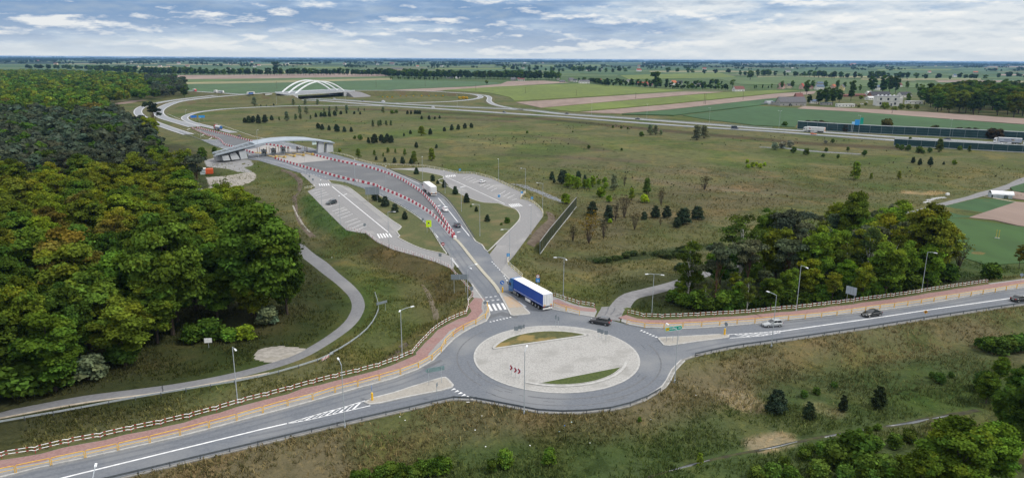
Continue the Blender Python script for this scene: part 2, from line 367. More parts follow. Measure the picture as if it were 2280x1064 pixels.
wash("Z 1130,345 1300,352 1420,360", 8, (.082,.068,.046), .7)
wash("Z 900,300 1050,315 1200,330", 10, (.120,.128,.050), .6)
wash("Z 1430,400 1600,420 1760,430", 9, (.125,.105,.068), .6)
wash("Z 1800,380 2000,400 2200,370", 18, (.082,.085,.032), .7)
wash("Z 640,240 900,246 1200,264 1500,293 1800,320 1990,330", 13, (.060,.048,.026), .95)
wash("Z 1360,245 1560,265 1800,282", 6, (.105,.105,.045), .8)
wash("Z 430,300 470,325", 12, (.075,.085,.035), .8)
wash("Z 420,232 520,232 640,228", 12, (.075,.078,.026), .8)
wash("Z 560,385 620,420 640,470", 9, (.085,.085,.032), .7)
wash("Z 1620,425 1700,435", 6, PALE, .25)
wash("Z 2020,428 2060,432 2090,428", 4, (.30,.21,.12), .8)
wash("Z 1640,885 1665,900", 4, PALE, .7); wash("Z 1690,990 1740,978", 3, PALE, .8); wash("Z 1820,905 1850,915", 3, PALE, .4)
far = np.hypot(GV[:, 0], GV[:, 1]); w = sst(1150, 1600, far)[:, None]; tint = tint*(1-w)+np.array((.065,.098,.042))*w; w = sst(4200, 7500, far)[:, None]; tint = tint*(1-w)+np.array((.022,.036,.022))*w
def ground_mat():
    m = bpy.data.materials.new("turf"); m.use_nodes = True; nt = m.node_tree; L = nt.links; b = nt.nodes["Principled BSDF"]
    b.inputs["Roughness"].default_value = .95; b.inputs["Specular IOR Level"].default_value = .1
    at = nt.nodes.new("ShaderNodeAttribute"); at.attribute_name = "tint"; tc = nt.nodes.new("ShaderNodeTexCoord")
    def nz(s, d, r, dist=0.0):
        n = nt.nodes.new("ShaderNodeTexNoise"); n.inputs["Scale"].default_value = s; n.inputs["Detail"].default_value = d; n.inputs["Roughness"].default_value = r; n.inputs["Distortion"].default_value = dist
        L.new(tc.outputs["Object"], n.inputs["Vector"]); return n.outputs[0]
    def step(src, col, fac, l, h, mode='MULTIPLY'):
        r = nt.nodes.new("ShaderNodeMapRange"); r.inputs[1].default_value = l; r.inputs[2].default_value = h; r.inputs[4].default_value = fac; L.new(src, r.inputs[0])
        x = nt.nodes.new("ShaderNodeMix"); x.data_type = 'RGBA'; x.blend_type = mode; L.new(r.outputs[0], x.inputs[0]); L.new(cur[0], x.inputs[6]); x.inputs[7].default_value = (*col, 1); cur[0] = x.outputs[2]
    cur = [at.outputs["Color"]]
    step(nz(.018, 6, .6, .6), (.62,.84,.52), 1.0, .46, .60)        # greener swathes
    step(nz(.045, 7, .68, .9), (1.45,1.2,1.05), 1.0, .5, .64)        # straw coloured swathes
    step(nz(.11, 9, .72, 1.4), (.56,.60,.50), .95, .51, .62)         # tussocks
    step(nz(.55, 8, .74, 1.5), (1.65,1.5,1.3), .9, .51, .68)          # dry blades
    step(nz(1.3, 7, .74, 1.2), (.42,.45,.38), .9, .52, .68)
    L.new(cur[0], b.inputs["Base Color"])
    bp = nt.nodes.new("ShaderNodeBump"); bp.inputs["Strength"].default_value = .9; bp.inputs["Distance"].default_value = .35
    L.new(nz(.9, 8, .7, 1.0), bp.inputs["Height"]); L.new(bp.outputs[0], b.inputs["Normal"]); return m
turf = ground_mat()
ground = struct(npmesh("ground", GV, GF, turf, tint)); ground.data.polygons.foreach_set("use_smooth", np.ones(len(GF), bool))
# ---- helpers for sheets
def sheet(name, poly, m, z, thick=.3): return struct(MB().prism(poly, z-thick, z).build(name, m))
def drape(name, pl, w, m, dz=.07, step=2.0, nw=5, vary=0.0):
    pl = resample(smooth(pl, step), step); V = []; n = len(pl)
    ws = w if isinstance(w, (list, tuple)) else [w, w]
    for i in range(n):
        t = i/(n-1)*(len(ws)-1); k = min(int(t), len(ws)-2); ww = ws[k]+(ws[k+1]-ws[k])*(t-k)
        V.append(ww)
    p = np.array(pl); t = np.gradient(p[:, :2], axis=0); t /= np.linalg.norm(t, axis=1)[:, None]; nrm = np.stack([-t[:, 1], t[:, 0]], 1)
    vs = []
    for i in range(n):
        for j in range(nw):
            u = (j/(nw-1)-.5)*V[i]+(random.uniform(-vary, vary) if j in (0, nw-1) else 0); x, y = p[i, :2]+nrm[i]*u; vs.append((x, y, h_at(x, y)+dz-(.25 if j in (0, nw-1) else 0)))
    fs = [(i*nw+j, i*nw+j+1, (i+1)*nw+j+1, (i+1)*nw+j) for i in range(n-1) for j in range(nw-1)]
    return struct(MB().add(vs, [f[::-1] for f in fs]).build(name, m, smooth_=True))
def drape_poly(name, poly, m, dz=.06, step=1.0):
    p = np.array([q[:2] for q in poly]); x0, y0 = p.min(0); x1, y1 = p.max(0)
    X, Y = np.meshgrid(np.arange(x0-step, x1+step, step), np.arange(y0-step, y1+step, step)); d = seg_dist(X, Y, poly); ins = in_poly(X, Y, poly)
    keep = ins | (d < step*.75); n = X.shape; I = np.arange(X.size).reshape(n); k = keep[:-1, :-1] & keep[1:, :-1] & keep[:-1, 1:] & keep[1:, 1:]
    Z = h_at(X, Y)+np.where(ins & (d > step*.5), dz, -.12); F = np.stack([I[:-1, :-1][k], I[:-1, 1:][k], I[1:, 1:][k], I[1:, :-1][k]], 1)
    return struct(npmesh(name, np.stack([X.ravel(), Y.ravel(), Z.ravel()], 1), F, m))
# ---- roundabout
nearp, farp = np.array(P(1238, 877, 0)), np.array(P(1236, 724, 0)); RBC = (nearp+farp)/2; RBC[0] = (P(1062, 793, 0)[0]+P(1416, 795, 0)[0])/2
RI = (abs(P(1416, 795, 0)[0]-P(1062, 793, 0)[0])/2+np.linalg.norm(nearp-farp)/2)/2
circle = lambda r, n=72, a0=0, a1=2*math.pi: [(RBC[0]+r*math.cos(a0+(a1-a0)*k/n), RBC[1]+r*math.sin(a0+(a1-a0)*k/n), 0) for k in range(n)]
RO = np.linalg.norm(np.array(P(1262, 917, 0))-RBC)
# ---- asphalt: the two roads and the roundabout in one sheet
road = smooth(PL(LOW_EDGE, 0)+PL(RB_EDGE, 0)+PL(R_LOW, 0), 3)+PL("O 2700,400", 0)+smooth(PL(R_UP, 0), 3)+smooth(PL("M 240,480 120,375 0,245", 0), 3)+PL("Z 1090,566 1073,545 1059,532 985,545", 0)+smooth(PL(L_UP_ROAD, 0), 3)
sheet("road", road, asphalt, 0.0)
toll = PL("Z 1005,575", 0)+PL("K 1640,110 1560,30 F 1830,1060 1690,840 1560,720 1400,610 1240,520 870,350 600,265 390,235 Z 664,384 E 1340,655 1000,555 870,540 860,470 560,410 430,365 230,275 0,190 A 1300,1030 1300,1000 1500,1000 E 0,110 180,60 300,100 600,170 850,230 1000,270 1400,330 1600,380 1850,445 B 700,850 900,905 1100,950 Z 866,377 F 1250,140 1550,260 1830,420 2000,600 2270,1010 Z 1073,545 1090,566", 0)
sheet("toll_road", toll, asphalt, -0.004)
new_as = PL("S 1340,470 1800,420 1960,400 F 420,-30 560,10 850,72 1150,162 1330,242 1480,332 1600,417 1700,522 1790,632 1870,752 1950,872 1985,950 1900,850 1800,740 1700,650 1580,570 1460,500 1300,425 1080,335 980,290 740,235 470,160 200,90 0,35", 0)
sheet("new_road_surface", new_as, asph_new, .004, .02)
new_as2 = PL("E 160,140 400,190 600,235 720,270 880,310 960,335 800,395 660,375 575,345 545,305 470,262 350,225 250,182", 0)
sheet("new_road_surface", new_as2, asph_new, .004, .02)
apron = PL("E 860,420 960,400 1090,360 1250,380 1420,410 1700,480 1960,545 1700,570 1500,590 1210,525 930,455", 0)
sheet("toll_apron", apron, mat("apron_concrete", (.33,.315,.30), .9, (.27,.26,.25), .4, 6), .010, .02)
# ---- service roads and car parks
srv = PL(SRV_OUT, 0)+PL("F 1160,92 1350,105 1600,130 1840,180 1855,215 G 470,330 600,410 760,480 900,520 1080,530 1160,560 1290,600 1345,660 1350,720 1290,800 Z 1103,549 1090,566", 0)+PL("M 0,245 60,320 Z 1131,603 1131,586", 0)+PL("K 2160,255 2225,180", 0)
sheet("service_road", srv, paver_lot, -0.008)
lot = PL(LOT_L, 0)+PL("K 1700,310 Z 1012,590 1005,573 K 1690,190 1600,165 1480,140 1380,105 1240,35 F 1310,940 1270,885 1330,830 1210,745 860,490 690,345 570,300 440,280 390,235 340,190 200,150", 0)
sheet("parking_road", lot, paver_lot, -0.010)
lane = lambda s: smooth(PL(s, 0), 2)
struct(MB().strip(lane("F 130,170 330,260 520,420 800,640 1060,860 1180,985 1330,1050 K 1400,150 1560,200 1690,230"), 5.2, -.02, .008).build("parking_lane", mat("lane_pavers", (.235,.232,.232), .9, (.205,.203,.205), 1.5, 6)))
struct(MB().strip(lane("G 60,95 250,110 450,190 700,330 950,440 1250,555 1400,600 1470,670 1455,760 1380,850 1130,1060"), 5.5, -.02, .008).build("service_lane", MATS["lane_pavers"]))
# ---- raised islands: grass with a kerb round it
def island(name, poly, m, z=.13, kerb=.35, km=None):
    p = [tuple(q) for q in poly]
    o = struct(MB().prism(p, -.05, z).build(name, m))
    k = p+[p[0]]
    struct(MB().strip(k, kerb, -.06, z+.006).build("kerb", km or kerb_m)); return o
island("grass_island", smooth(PL("F 1160,97 1350,105 1600,130 1840,180 1855,215 1790,245 1950,330 G 600,410 760,480 900,520 1080,530 1160,560 1290,600 1345,660 1350,720 1290,800 1103,985 Z 1086,560 1080,556 1073,545 F 2270,1010 2000,600 1830,420 1550,260 1250,140", 0), 2.5), grass_i)
island("grass_island", smooth(PL("F 395,232 600,260 870,350 1240,520 1400,610 1560,720 1690,840 1830,1060 K 1655,180 1600,165 1480,140 1380,105 1240,35 F 1310,940 1270,885 1330,830 1210,745 960,560 690,345 570,300 440,275", 0), 2.5), grass_i)
gray_walk = PL("F 440,280 570,300 690,345 960,560 1210,745 1330,830 1270,885 1310,940 1220,860 1165,790 860,540 640,370 560,320 460,310", 0)
sheet("pavement", gray_walk, paver, .03, .05)
# ---- sidewalks of the main road
def between(a, b, ca, cb):
    a = resample(a, 2.0); b = resample(b, 2.0); return a+b[::-1]
fl = smooth(PL(FENCE_L, 0), 3)
wl = smooth(PL("J -600,1190 0,1063 300,985 700,900 1500,720 L 0,555 500,420 900,305 1200,225 1400,150 1540,70 K 1620,990 1730,880 1860,800 1990,740 2020,690 Z 1089,686 1076,667 1061,646 1051,632", 0), 3)
sheet("pavement", wl+fl[::-1], paver, .12, .35)
fr = smooth(PL(FENCE_R, 0), 3)
wr = smooth(PL("M 1075,742 1150,772 1290,797 1450,803 1700,803 O 0,763 500,708 1000,658 1500,588 2000,498 2280,458 2700,398", 0), 3)
sheet("pavement", wr+PL("O 2700,330", 0)+fr[::-1]+PL("M 1090,700", 0), paver, .12, .35)
wm = PL("M 850,705 600,660 500,640 240,480 120,375 60,320 110,240 120,265 180,318 240,370 500,535 590,565 670,597 760,618 850,632 870,660", 0)
sheet("pavement", wm, paver, .12, .35)
rl = offset(fl, -2.2)                                                         # red pavers beside the fence
struct(MB().strip(fl, .9, -.1, .135).build("verge", grass_i))
struct(MB().strip(offset(fl, -1.75), 2.5, -.1, .124).build("red_pavement", paver_pink))
sheet("red_pavement", PL("K 1870,570 1950,580 1945,640 1900,730 1800,790 1700,870 1750,760 1840,700 1850,620", 0), paver_pink, .127, .03)
fr2 = fr+PL("O 2280,385 2700,330", 0)
struct(MB().strip(fr, 1.2, -.1, .135).build("verge", grass_i))
struct(MB().strip(offset(fr2, -1.9), 2.5, -.1, .124).build("red_pavement", paver_pink))
struct(MB().strip(smooth(PL("M 505,565 600,610 720,640 860,652", 0), 2), 2.4, -.1, .124).build("red_pavement", paver_pink))
for w in (wl, wr, smooth(PL("M 850,705 600,660 500,640 240,480 120,375 60,320", 0), 3)): struct(MB().strip(offset(w, .1), .3, -.2, .132).build("kerb", kerb_m))
kerb_d = mat("weathered_kerb", (.27,.265,.25), .9, (.20,.195,.18), 1.0, 5)
for s_ in (LOW_EDGE, RB_EDGE, R_LOW): struct(MB().strip(smooth(PL(s_, 0), 3), .5, -.4, .05).build("kerb", kerb_d))
struct(MB().strip(smooth(PL("N 1250,405 1440,285 1520,148 1600,65", 0), 2), .9, -.3, .03).build("kerb", kerb_m))
# ---- roundabout island
sheet("roundabout_apron", circle(RI), cobble, .06, .1)
struct(MB().strip(circle(RI)+circle(RI)[:1], .35, -.1, .075).build("kerb", kerb_m))
def chordseg(r, a, b, n=40):
    """Circle segment between the chord's two end pixels."""
    A, B = np.array(P(*a, 0)), np.array(P(*b, 0)); t0 = math.atan2(A[1]-RBC[1], A[0]-RBC[0]); t1 = math.atan2(B[1]-RBC[1], B[0]-RBC[0])
    if t1 < t0: t1 += 2*math.pi
    return [(RBC[0]+r*math.cos(t0+(t1-t0)*k/n), RBC[1]+r*math.sin(t0+(t1-t0)*k/n), 0) for k in range(n+1)]
r2 = RI-2.6
gt = chordseg(r2-.5, (1325, 743), (1094, 780))[1:-1]
island("grass_island", gt, grass_c if 0 else mat("dry_island_grass", (.085,.088,.030), .95, (.058,.066,.022), 1.2, 10, c3=(.21,.155,.055), s3=.16, f3=(.52, .62), bump=.6, bscale=5), .20, .5)
gb = chordseg(r2-.3, (1196, 853), (1376, 815))[1:-1]
island("grass_island", gb, grass_c, .20, .12)
struct(MB().strip(chordseg(r2+.2, (1170, 853), (1388, 806)), .55, 0, .19).build("kerb", kerb_m))
# ---- splitter islands
def splitter(spec, m=isle_pav): return island("traffic_island", smooth(PL(spec, 0), 1.5), m, .14, .35)
splitter("L 960,425 1000,440 1080,432 1350,372 1600,325 1695,298 1705,280 1665,235 1640,215 1610,218 1400,280 1200,345 1030,388")
splitter("M 1390,885 1405,905 1440,945 1480,948 1700,915 1900,890 1980,878 1985,862 1960,855 1900,855 1600,872 1420,880")
splitter("M 45,505 75,500 110,512 180,560 300,672 300,680 160,695 145,690")
sheet("tactile_paving", PL("M 80,540 150,535 250,622 125,632", 0), ochre_pav, .150, .02)
struct(MB().strip(lane("K 2100,505 2060,440 1980,350 1890,245 1800,130 1740,60 1715,45"), [0.9][0], -.05, .16).build("traffic_island", mat("median_pavers", (.40,.38,.31), .9, (.33,.31,.25), 1.5, 5)))
# ---- lower paths, drains, tracks
drape("footpath", PL("J -300,680 0,535 300,470 700,395 1100,345 1500,290 1900,215 2280,120 K 420,1030 600,930 720,850 820,770 880,690 905,610 880,530 820,460 740,390 640,310 520,215 420,140 330,75 Z 620,520 570,490 508,452 462,430 425,412"), [4.2, 4.2, 4.2, 4.8, 6.6, 7.4, 6.6, 5.0, 4.2, 4.0], path_m, .08)
struct(MB().strip([(x, y, h_at(x, y)) for x, y, z in resample(smooth(offset(PL("J 0,560 700,430 1500,320 2280,175"), 0), 3), 3)], .5, -.1, .10).build("gravel_strip", sand_m))
drape_poly("gravel_lay_by", smooth(PL("Z 560,800 572,778 600,771 634,769 689,777 668,789 640,799 612,808 585,806"), 1.0), gravel_m, .07, .5)
drape_poly("gravel_yard", smooth(PL("E 300,560 440,520 560,550 870,545 940,622 830,640 930,700 720,700 600,665 330,635"), 2), paver_lot, .08, .9)
drape_poly("gravel_yard", smooth(PL("E 310,765 600,745 930,700 955,800 640,920 480,980 350,960 360,870"), 2), gravel_m, .08, .9)
drape("drain", PL("Z 628,384 650,388 667,402 667,420 656,440 660,470 672,500 690,520 698,528"), [2.5, 3.5, 3.5, 3, 3.5], dirt_m, .05, vary=.5)
drape("drain_channel", PL("Z 652,458 662,480 678,505 690,518"), 1.0, gravel_m, .12, vary=.2)
drape("drain", PL("K 1440,430 1490,500 1530,600 1560,680 1550,760"), [1.2, 2.2, 2.5, 1.5], mat("dry_mud", (.16,.13,.095), .95, (.10,.085,.05), .8, 8), .05, vary=.5)
drape_poly("soil_patch", smooth(PL("K 1110,1060 1180,1000 1270,930 1330,910 1330,950 1270,1000 1200,1050 1150,1064"), 1), dirt_m, .06, .5)
drape("rubble_slope", PL("G 1100,238 1300,290 1500,350 1700,430 1900,520"), [2.5, 5, 5, 5, 3], stone_m, .12, vary=.8)
drape("rubble_slope", PL("D 40,790 270,800 500,825 740,840 900,850"), [4, 7, 8, 8, 5], stone_m, .12, vary=1.5)
drape("dirt_track", PL("G 1480,1060 1560,960 1650,850 1760,740 1720,640"), [4, 5, 5, 4], dirt_m, .06, vary=.6)
drape("track", PL("Z 2330,385 2290,398 2200,428 2080,460 1985,487 1850,530 1690,578 1570,610 1490,637 1440,650 1396,664 1366,686 1352,712"), [9, 8, 7, 6, 5, 5, 5, 4.5, 5, 6.5, 8], mat("track_asphalt", (.205,.203,.206), .9, (.165,.163,.166), 1.0, 8), .09)
drape("stream_bank", PL("Z 1400,1075 1521,1039 1626,1013 1700,1000 1785,981 1917,958 2048,937 2180,913"), [.7, .8, 1.0, 1.2, 1.0, 2.2, 1.6], mat("dark_bank", (.035,.032,.020), .95, (.055,.06,.02), .9, 8), .045, vary=.8)
for s, w_ in (("Z 1905,960 1925,957 1950,952 1962,951", [.1, .5, .6, .1]), ("Z 1972,949 2000,945 2030,941 2052,936 2068,933", [.1, .6, 1.0, 1.1, .2]), ("Z 2075,932 2095,928 2112,925", [.2, .7, .2]), ("Z 1690,1002 1725,995 1775,983", [.2, .6, .2]), ("Z 1490,1048 1530,1037 1580,1024", [.2, .5, .2]), ("Z 1835,973 1860,968 1880,965", [.2, .6, .2])): drape("stream", PL(s), w_, water_m, .09, 1.0, vary=.15)
drape("dirt_track", PL("A 880,885 1000,880 1150,855 1230,848"), [20, 26, 16], plough, .1, 6)
drape("gravel_strip", PL("V 680,655 850,590 1030,570"), 2.0, gravel_m, .08, vary=.3)
drape("dirt_track", PL("V 1640,545 1850,585 2100,630 2280,660"), 1.6, sand_m, .1)
# ---- far roads: ribbons with their own height, the embankment built under them
ROADS = []
def ribbon(name, pl, w, m, z=.25, slope=True, line=True):
    pl = smooth(pl, 12); pl = [(x, y, max(zz, 0)+z) for x, y, zz in pl]
    struct(MB().strip(pl, w, -.25, 0).build(name, m))
    if line:
        mb = MB()
        for s in (w/2-.7, -w/2+.7): mb.strip(offset(pl, s), .35, -.02, .02)
        struct(mb.build("road_markings", paint))
    if max(q[2] for q in pl) > 1.0:
        l, r = offset(pl, w/2+1), offset(pl, -w/2-1); vs = []
        for i, q in enumerate(pl):
            t = max(0, q[2])*1.6+.5; L2, R2 = offset(pl, w/2+1+t)[i], offset(pl, -w/2-1-t)[i]
            vs += [(L2[0], L2[1], -.1), (l[i][0], l[i][1], q[2]-.12), (r[i][0], r[i][1], q[2]-.12), (R2[0], R2[1], -.1)]
        fs = [(4*i+j, 4*i+4+j, 4*i+5+j, 4*i+1+j) for i in range(len(pl)-1) for j in range(3)]
        struct(MB().add(vs, fs).build("embankment", bank_m, smooth_=True))
    ROADS.append((pl, w)); return pl
bank_m = mat("bank_grass", (.088,.086,.030), .95, (.062,.066,.022), .25, 8, c3=(.085,.062,.030), s3=.05)
def PZ(s):
    """'px,py,z ...' points that carry their own height."""
    return [P(*map(float, t.split(','))) for t in s.split()]
DECK = 7.0
ribbon("highway", PL("B 300,372 600,386 700,390 1000,410 1300,430 1700,450 2280,475 C 500,511 1000,545 1500,582 2000,620 D 0,630 620,668 1200,708 1880,745 2280,775 2700,805", 0), 11, asph_hwy)
ribbon("highway", PL("B 300,392 580,398 1130,440 1500,462 2280,512 C 500,535 1000,575 1600,618 2280,660 D 600,694 1100,728 1500,752 2280,805 2700,835", 0), 11, asph_hwy)
ribbon("slip_road", PL("B 1150,443 1000,441 800,439 400,441 Z 600,238 560,240 500,243.5 445,250 422,256 411,263 420,271 443,278 478,286 520,296", 0), 6.5, asph_hwy)
ribbon("slip_road", PZ("418,203,4 487,207.5,5 545,210.5,6.2 600,207,7 648,207,7"), 8, asph_hwy)
ribbon("slip_road", PZ("433,283,0 395,272,0 361,261,.3 353,249,1 366,238,2 397,227,3 448,220,4.2 497,215,5.2 545,211,6.1 580,208.6,6.8"), 10, asph_hwy)
ribbon("slip_road", PZ("420,300,0 380,287,0 340,272,.3 312,258,.8 308,246,1.4 325,236,2 370,226.5,3 425,219,4 480,213,5"), 8, asph_hwy)
ribbon("bridge_road", PZ("752,202.6,7 830,202,7 900,202.5,6.6 960,204,5.6 1010,207,4.4 1050,210,3.2 1068,214,2.2 1069,218,1.5 1052,222,1 1007,226.5,.5 941,229,.2 880,231,0"), 8, asph_hwy)
ribbon("slip_road", PZ("1058,210.5,2.9 1080,213,2.2 1090,218,1.5 1089,226,.9 1102,234,.4 1134,241,0 1165,246,0"), 7, asph_hwy)
# ---- fields
def field(s, m, z, name="field"): return struct(MB().prism([q for q in PL(s, z)], -.3, z).build(name, crop.get(m) or m))
field("Z 380,168 600,166 860,163 870,170 600,175 380,177", plough, .30)
field("Z 380,177 600,175 870,170 873,174 600,180 380,183.5", "crop_mid", .40)
field("Z 380,184 600,180 872,174 873,178 600,185 380,188.5", "crop_tan", .50)
field("Z 380,188.5 600,185 872,178 1060,182 1108,184 1116,187 1050,192 900,199 850,201.5 640,208 560,212 470,210 430,203 380,200", "crop_teal", .45)
field("Z 873,200.5 1050,193 1115,187.5 1130,181.5 1210,180 1270,184 1160,190.5 1000,200.5 960,204", plough, .35)
field("Z 985,201 1120,192.5 1290,186 1352,190 1525,201 1383,211 1146,225 1136,217 1090,207 1060,205", "crop_bright", .42)
field("Z 1383,212 1525,202 1600,199 1626,203 1560,205 1420,214", "crop_olive", .32)
field("Z 1148,228 1383,213 1525,204.5 1610,205 1560,209 1410,221.5 1204,240", plough, .38)
field("Z 1204,241 1410,222.5 1560,210 1610,206 1720,201 1782,201.5 1720,208.5 1680,212 1490,231 1278,249", "crop_bright", .44)
field("Z 1291,250 1490,233 1680,214 1720,209.5 1817,203 1812,209 1690,222 1490,243.5 1380,253", plough, .36)
field("Z 1385,254 1490,244.5 1700,221 1760,217 1770,224 1690,234 1500,256.5", "crop_dark", .9)
field("Z 1520,257 1690,236 1767,241 1906,250 1996,255 2100,265 2300,279.5 2300,296 1840,274 1776,274 1770,283 1680,279 1560,264", "crop_dark", .40)
field("Z 1775,242 1790,236.5 1943,243.5 2070,250 2300,265.5 2300,278 2101,264 1906,249", plough, .5)
field("Z 1380,168 1600,162 1640,172 1400,177", "crop_bright", .5); field("Z 1600,176 1760,170 2080,186 2060,196 1800,190 1650,188", "crop_mid", .5)
rf = lambda s, m, z: struct(MB().prism(PL(s), -4, -2.65+z).build("field", crop.get(m) or m))
rf("V 860,745 1200,660 1500,590 1800,595 2140,645 1640,800 1400,880 900,905 Z 2075,478", "crop_dark", .12)
rf("Z 2072,484 2155,488 2290,507 2290,585 2200,592 2115,565 2090,520", "crop_lush", .10)
rf("V 1400,885 2150,645 2300,660 2300,1035 2180,1020 1800,930", plough, .28)
rf("V 2080,480 2300,510 2300,615 2080,590", plough, .28); rf("V 2050,420 2300,330 2300,500 2100,480", "crop_dark", .3)
FR = random.Random(5); zf = .5
for row in range(1, 13):                                                      # strip fields running to the horizon
    y0 = 137+2.1*row+.08*row*row; y1 = y0+1.9+.15*row; x = -60
    while x < 2340:
        wd = FR.uniform(90, 330); k = FR.choice(["crop_mid", "crop_teal", "crop_bright", "crop_olive", "crop_mid", "crop_teal", "crop_tan", "crop_dark", "soil", "rape" if row in (2, 3, 6) and FR.random() < .35 else "crop_mid"])
        d = (x+wd/2-1140)*.0057
        if row < 5 and FR.random() < .45: x += wd; continue
        if not ((row >= 10 and x+wd < 1350 and x > 300) or (row >= 11 and x < 1400) or (row > 8 and x < 430)):
            sh = FR.uniform(-.5, .5); z = FR.uniform(.15, .3)+row*.01
            field("Z %f,%f %f,%f %f,%f %f,%f" % (x, y0+d+.1, x+wd, y0+d+sh, x+wd+FR.uniform(-9, 9), y1+d+sh, x+FR.uniform(-9, 9), y1+d), plough if k == "soil" else k, z)
        x += wd+FR.uniform(2, 60)
# ---- painted markings
mk = MB(); Z1 = .012
def line(s, w=.15, z=Z1): mk.strip(smooth(PL(s, z), 3), w, -.004, 0)
def dashes(s, w, on, off, z=Z1):
    p = resample(smooth(PL(s, z), 1), 1.0); i = 0; n = max(1, int(on)); m = max(1, int(off))
    while i+n < len(p): mk.strip(p[i:i+n+1], w, -.004, 0); i += n+m
line("J 200,1150 530,1060 L 0,670 60,655 300,600", .32)
def hatch(sa, sb, n, d=.42, shear=1.2):
    """Hatched wedge between two traced lines: two edge lines and n slanting bars."""
    line(sa, .2); line(sb, .2); A = np.array(resample(PL(sa, Z1), .25)); B = np.array(resample(PL(sb, Z1), .25)); L = len(A)
    at = lambda Q, t: Q[int(np.clip(t, 0, 1)*(len(Q)-1))]
    for k in range(n):
        t = .04+.94*(k+.5)/n; dt = d/n; s_ = shear/n; mk.add([at(A, t), at(A, t+dt), at(B, t+dt-s_), at(B, t-s_)], [(0, 1, 2, 3)])
hatch("L 310,597 500,540 780,462 962,408", "L 320,600 500,566 780,502 1005,449", 11, .30, 1.9)
hatch("M 1985,852 2280,834 O 220,820", "M 1995,882 2280,861 O 220,836", 10, .28, -1.9)
line("O 190,830 500,785 1000,715 1500,640 2100,555 2700,465", .32)
def teeth(a, b, n, sz=.55):
    A, B = np.array(P(*a, Z1)), np.array(P(*b, Z1)); d = (B-A)/n; u = d/np.linalg.norm(d); nn = np.array([-u[1], u[0], 0])
    for k in range(n):
        c = A+d*(k+.25); mk.add([c, c+d*.62, c+d*.31+nn*sz*1.3], [(0, 1, 2)])
def bars(a, b, n, w, z=Z1, fill=.5):
    """Give-way bars / zebra: n bars of length w between two pixels."""
    A, B = np.array(P(*a, z)), np.array(P(*b, z)); d = (B-A)/n; u = d/np.linalg.norm(d); nn = np.array([-u[1], u[0], 0])*w
    for k in range(n): c = A+d*(k+.25); mk.add([c, c+d*fill, c+d*fill+nn, c+nn], [(0, 1, 2, 3)])
def zebra(a, b, c, d, n, z=Z1):
    """Zebra between edge a-b and edge c-d (pixels), n bars."""
    A, B, C, D = [np.array(P(*q, z)) for q in (a, b, c, d)]
    for k in range(n): t0, t1 = (k+.22)/n, (k+.72)/n; mk.add([A+(B-A)*t0, A+(B-A)*t1, C+(D-C)*t1, C+(D-C)*t0], [(0, 1, 2, 3)])
px1 = lambda s: pts(s)[0]
teeth(px1("L 1885,398"), px1("L 1710,300"), 6, .7); teeth(px1("M 1395,878"), px1("M 1245,812"), 6, .6)
teeth(px1("K 2200,700"), px1("K 2005,745"), 7, .5)
bars(px1("K 2085,530"), px1("K 1970,543"), 3, -.35); bars(px1("K 2110,558"), px1("K 1980,575"), 3, -.4)
zebra(px1("K 1985,600"), px1("K 2140,585"), px1("K 2015,655"), px1("K 2170,638"), 4)
zebra(px1("F 275,282"), px1("F 415,275"), px1("F 290,308"), px1("F 430,302"), 5, .014)
zebra(px1("F 1010,915"), px1("F 1185,903"), px1("F 1040,970"), px1("F 1225,952"), 5, .014)
zebra(px1("G 405,175"), px1("G 535,165"), px1("G 410,198"), px1("G 545,188"), 6, .014)
zebra(px1("G 1200,540"), px1("G 1340,527"), px1("G 1245,577"), px1("G 1395,562"), 6, .014)
line("F 450,312 1165,895", .3, .014); line("G 430,200 600,275 1160,535", .25, .014)
line("M 125,470 280,620", .01)
mk.strip(PL("M 205,572 270,620", Z1), .45, -.004, 0)
for a, b in (("F 195,375", "F 335,340"), ("F 220,405", "F 355,362"), ("F 240,432", "F 385,387"), ("F 265,455", "F 410,410"), ("F 330,495", "F 465,458"), ("F 410,572", "F 550,530"), ("F 455,628", "F 610,578"), ("F 490,655", "F 645,603"), ("F 520,687", "F 680,632"),
    ("F 560,718", "F 715,660"), ("F 615,772", "F 775,717"), ("F 650,810", "F 812,748"), ("F 690,848", "F 850,783"), ("F 735,880", "F 885,815")):
    mk.strip([P(*px1(a), .014), P(*px1(b), .014)], .18, -.004, 0)
for a, b in (("G 625,215", "G 710,185"), ("G 665,235", "G 755,200"), ("G 710,252", "G 795,218"), ("G 755,270", "G 830,240"), ("G 845,310", "G 915,275"), ("G 888,330", "G 972,288"), ("G 935,350", "G 1020,305"), ("G 985,372", "G 1060,335"), ("G 1090,418", "G 1168,370"), ("G 1143,442", "G 1228,392"), ("G 1190,465", "G 1285,418"), ("G 1250,490", "G 1310,470")):
    mk.strip([P(*px1(a), .014), P(*px1(b), .014)], .16, -.004, 0)
line("F 1260,530 1400,605 1600,738", .22); line("F 1690,830 1795,962", .24); line("F 1000,320 1200,405 1460,525 1700,675 1800,770 1950,945", .2)
line("F 1150,100 1300,165 1560,285", .25); line("F 1795,460 1870,545 2030,745 2190,940", .26); dashes("M -20,235 60,320 130,430", .25, 1, 1)
line("E 540,400 430,365 230,275 0,190", .22); dashes("E 550,355 430,300 300,250 180,200 0,138", .18, 2, 3); line("E 880,482 1000,530 1300,590 1600,690", .2); line("E 440,80 580,125 850,220 1000,262 1400,322", .25)
line("E 1000,260 1150,300 1500,372 1900,465", .2); line("A 1420,965 1500,1000 1620,1050", .22)
for s in ("F 1520,330 1545,322", "F 1790,565 1825,552", "F 2035,895 2075,885", "E 95,165 135,150", "E 275,240 315,225", "E 370,285 410,265", "F 600,420 640,408", "G 610,322 660,310"): mk.strip(PL(s, Z1), .6, -.004, 0)
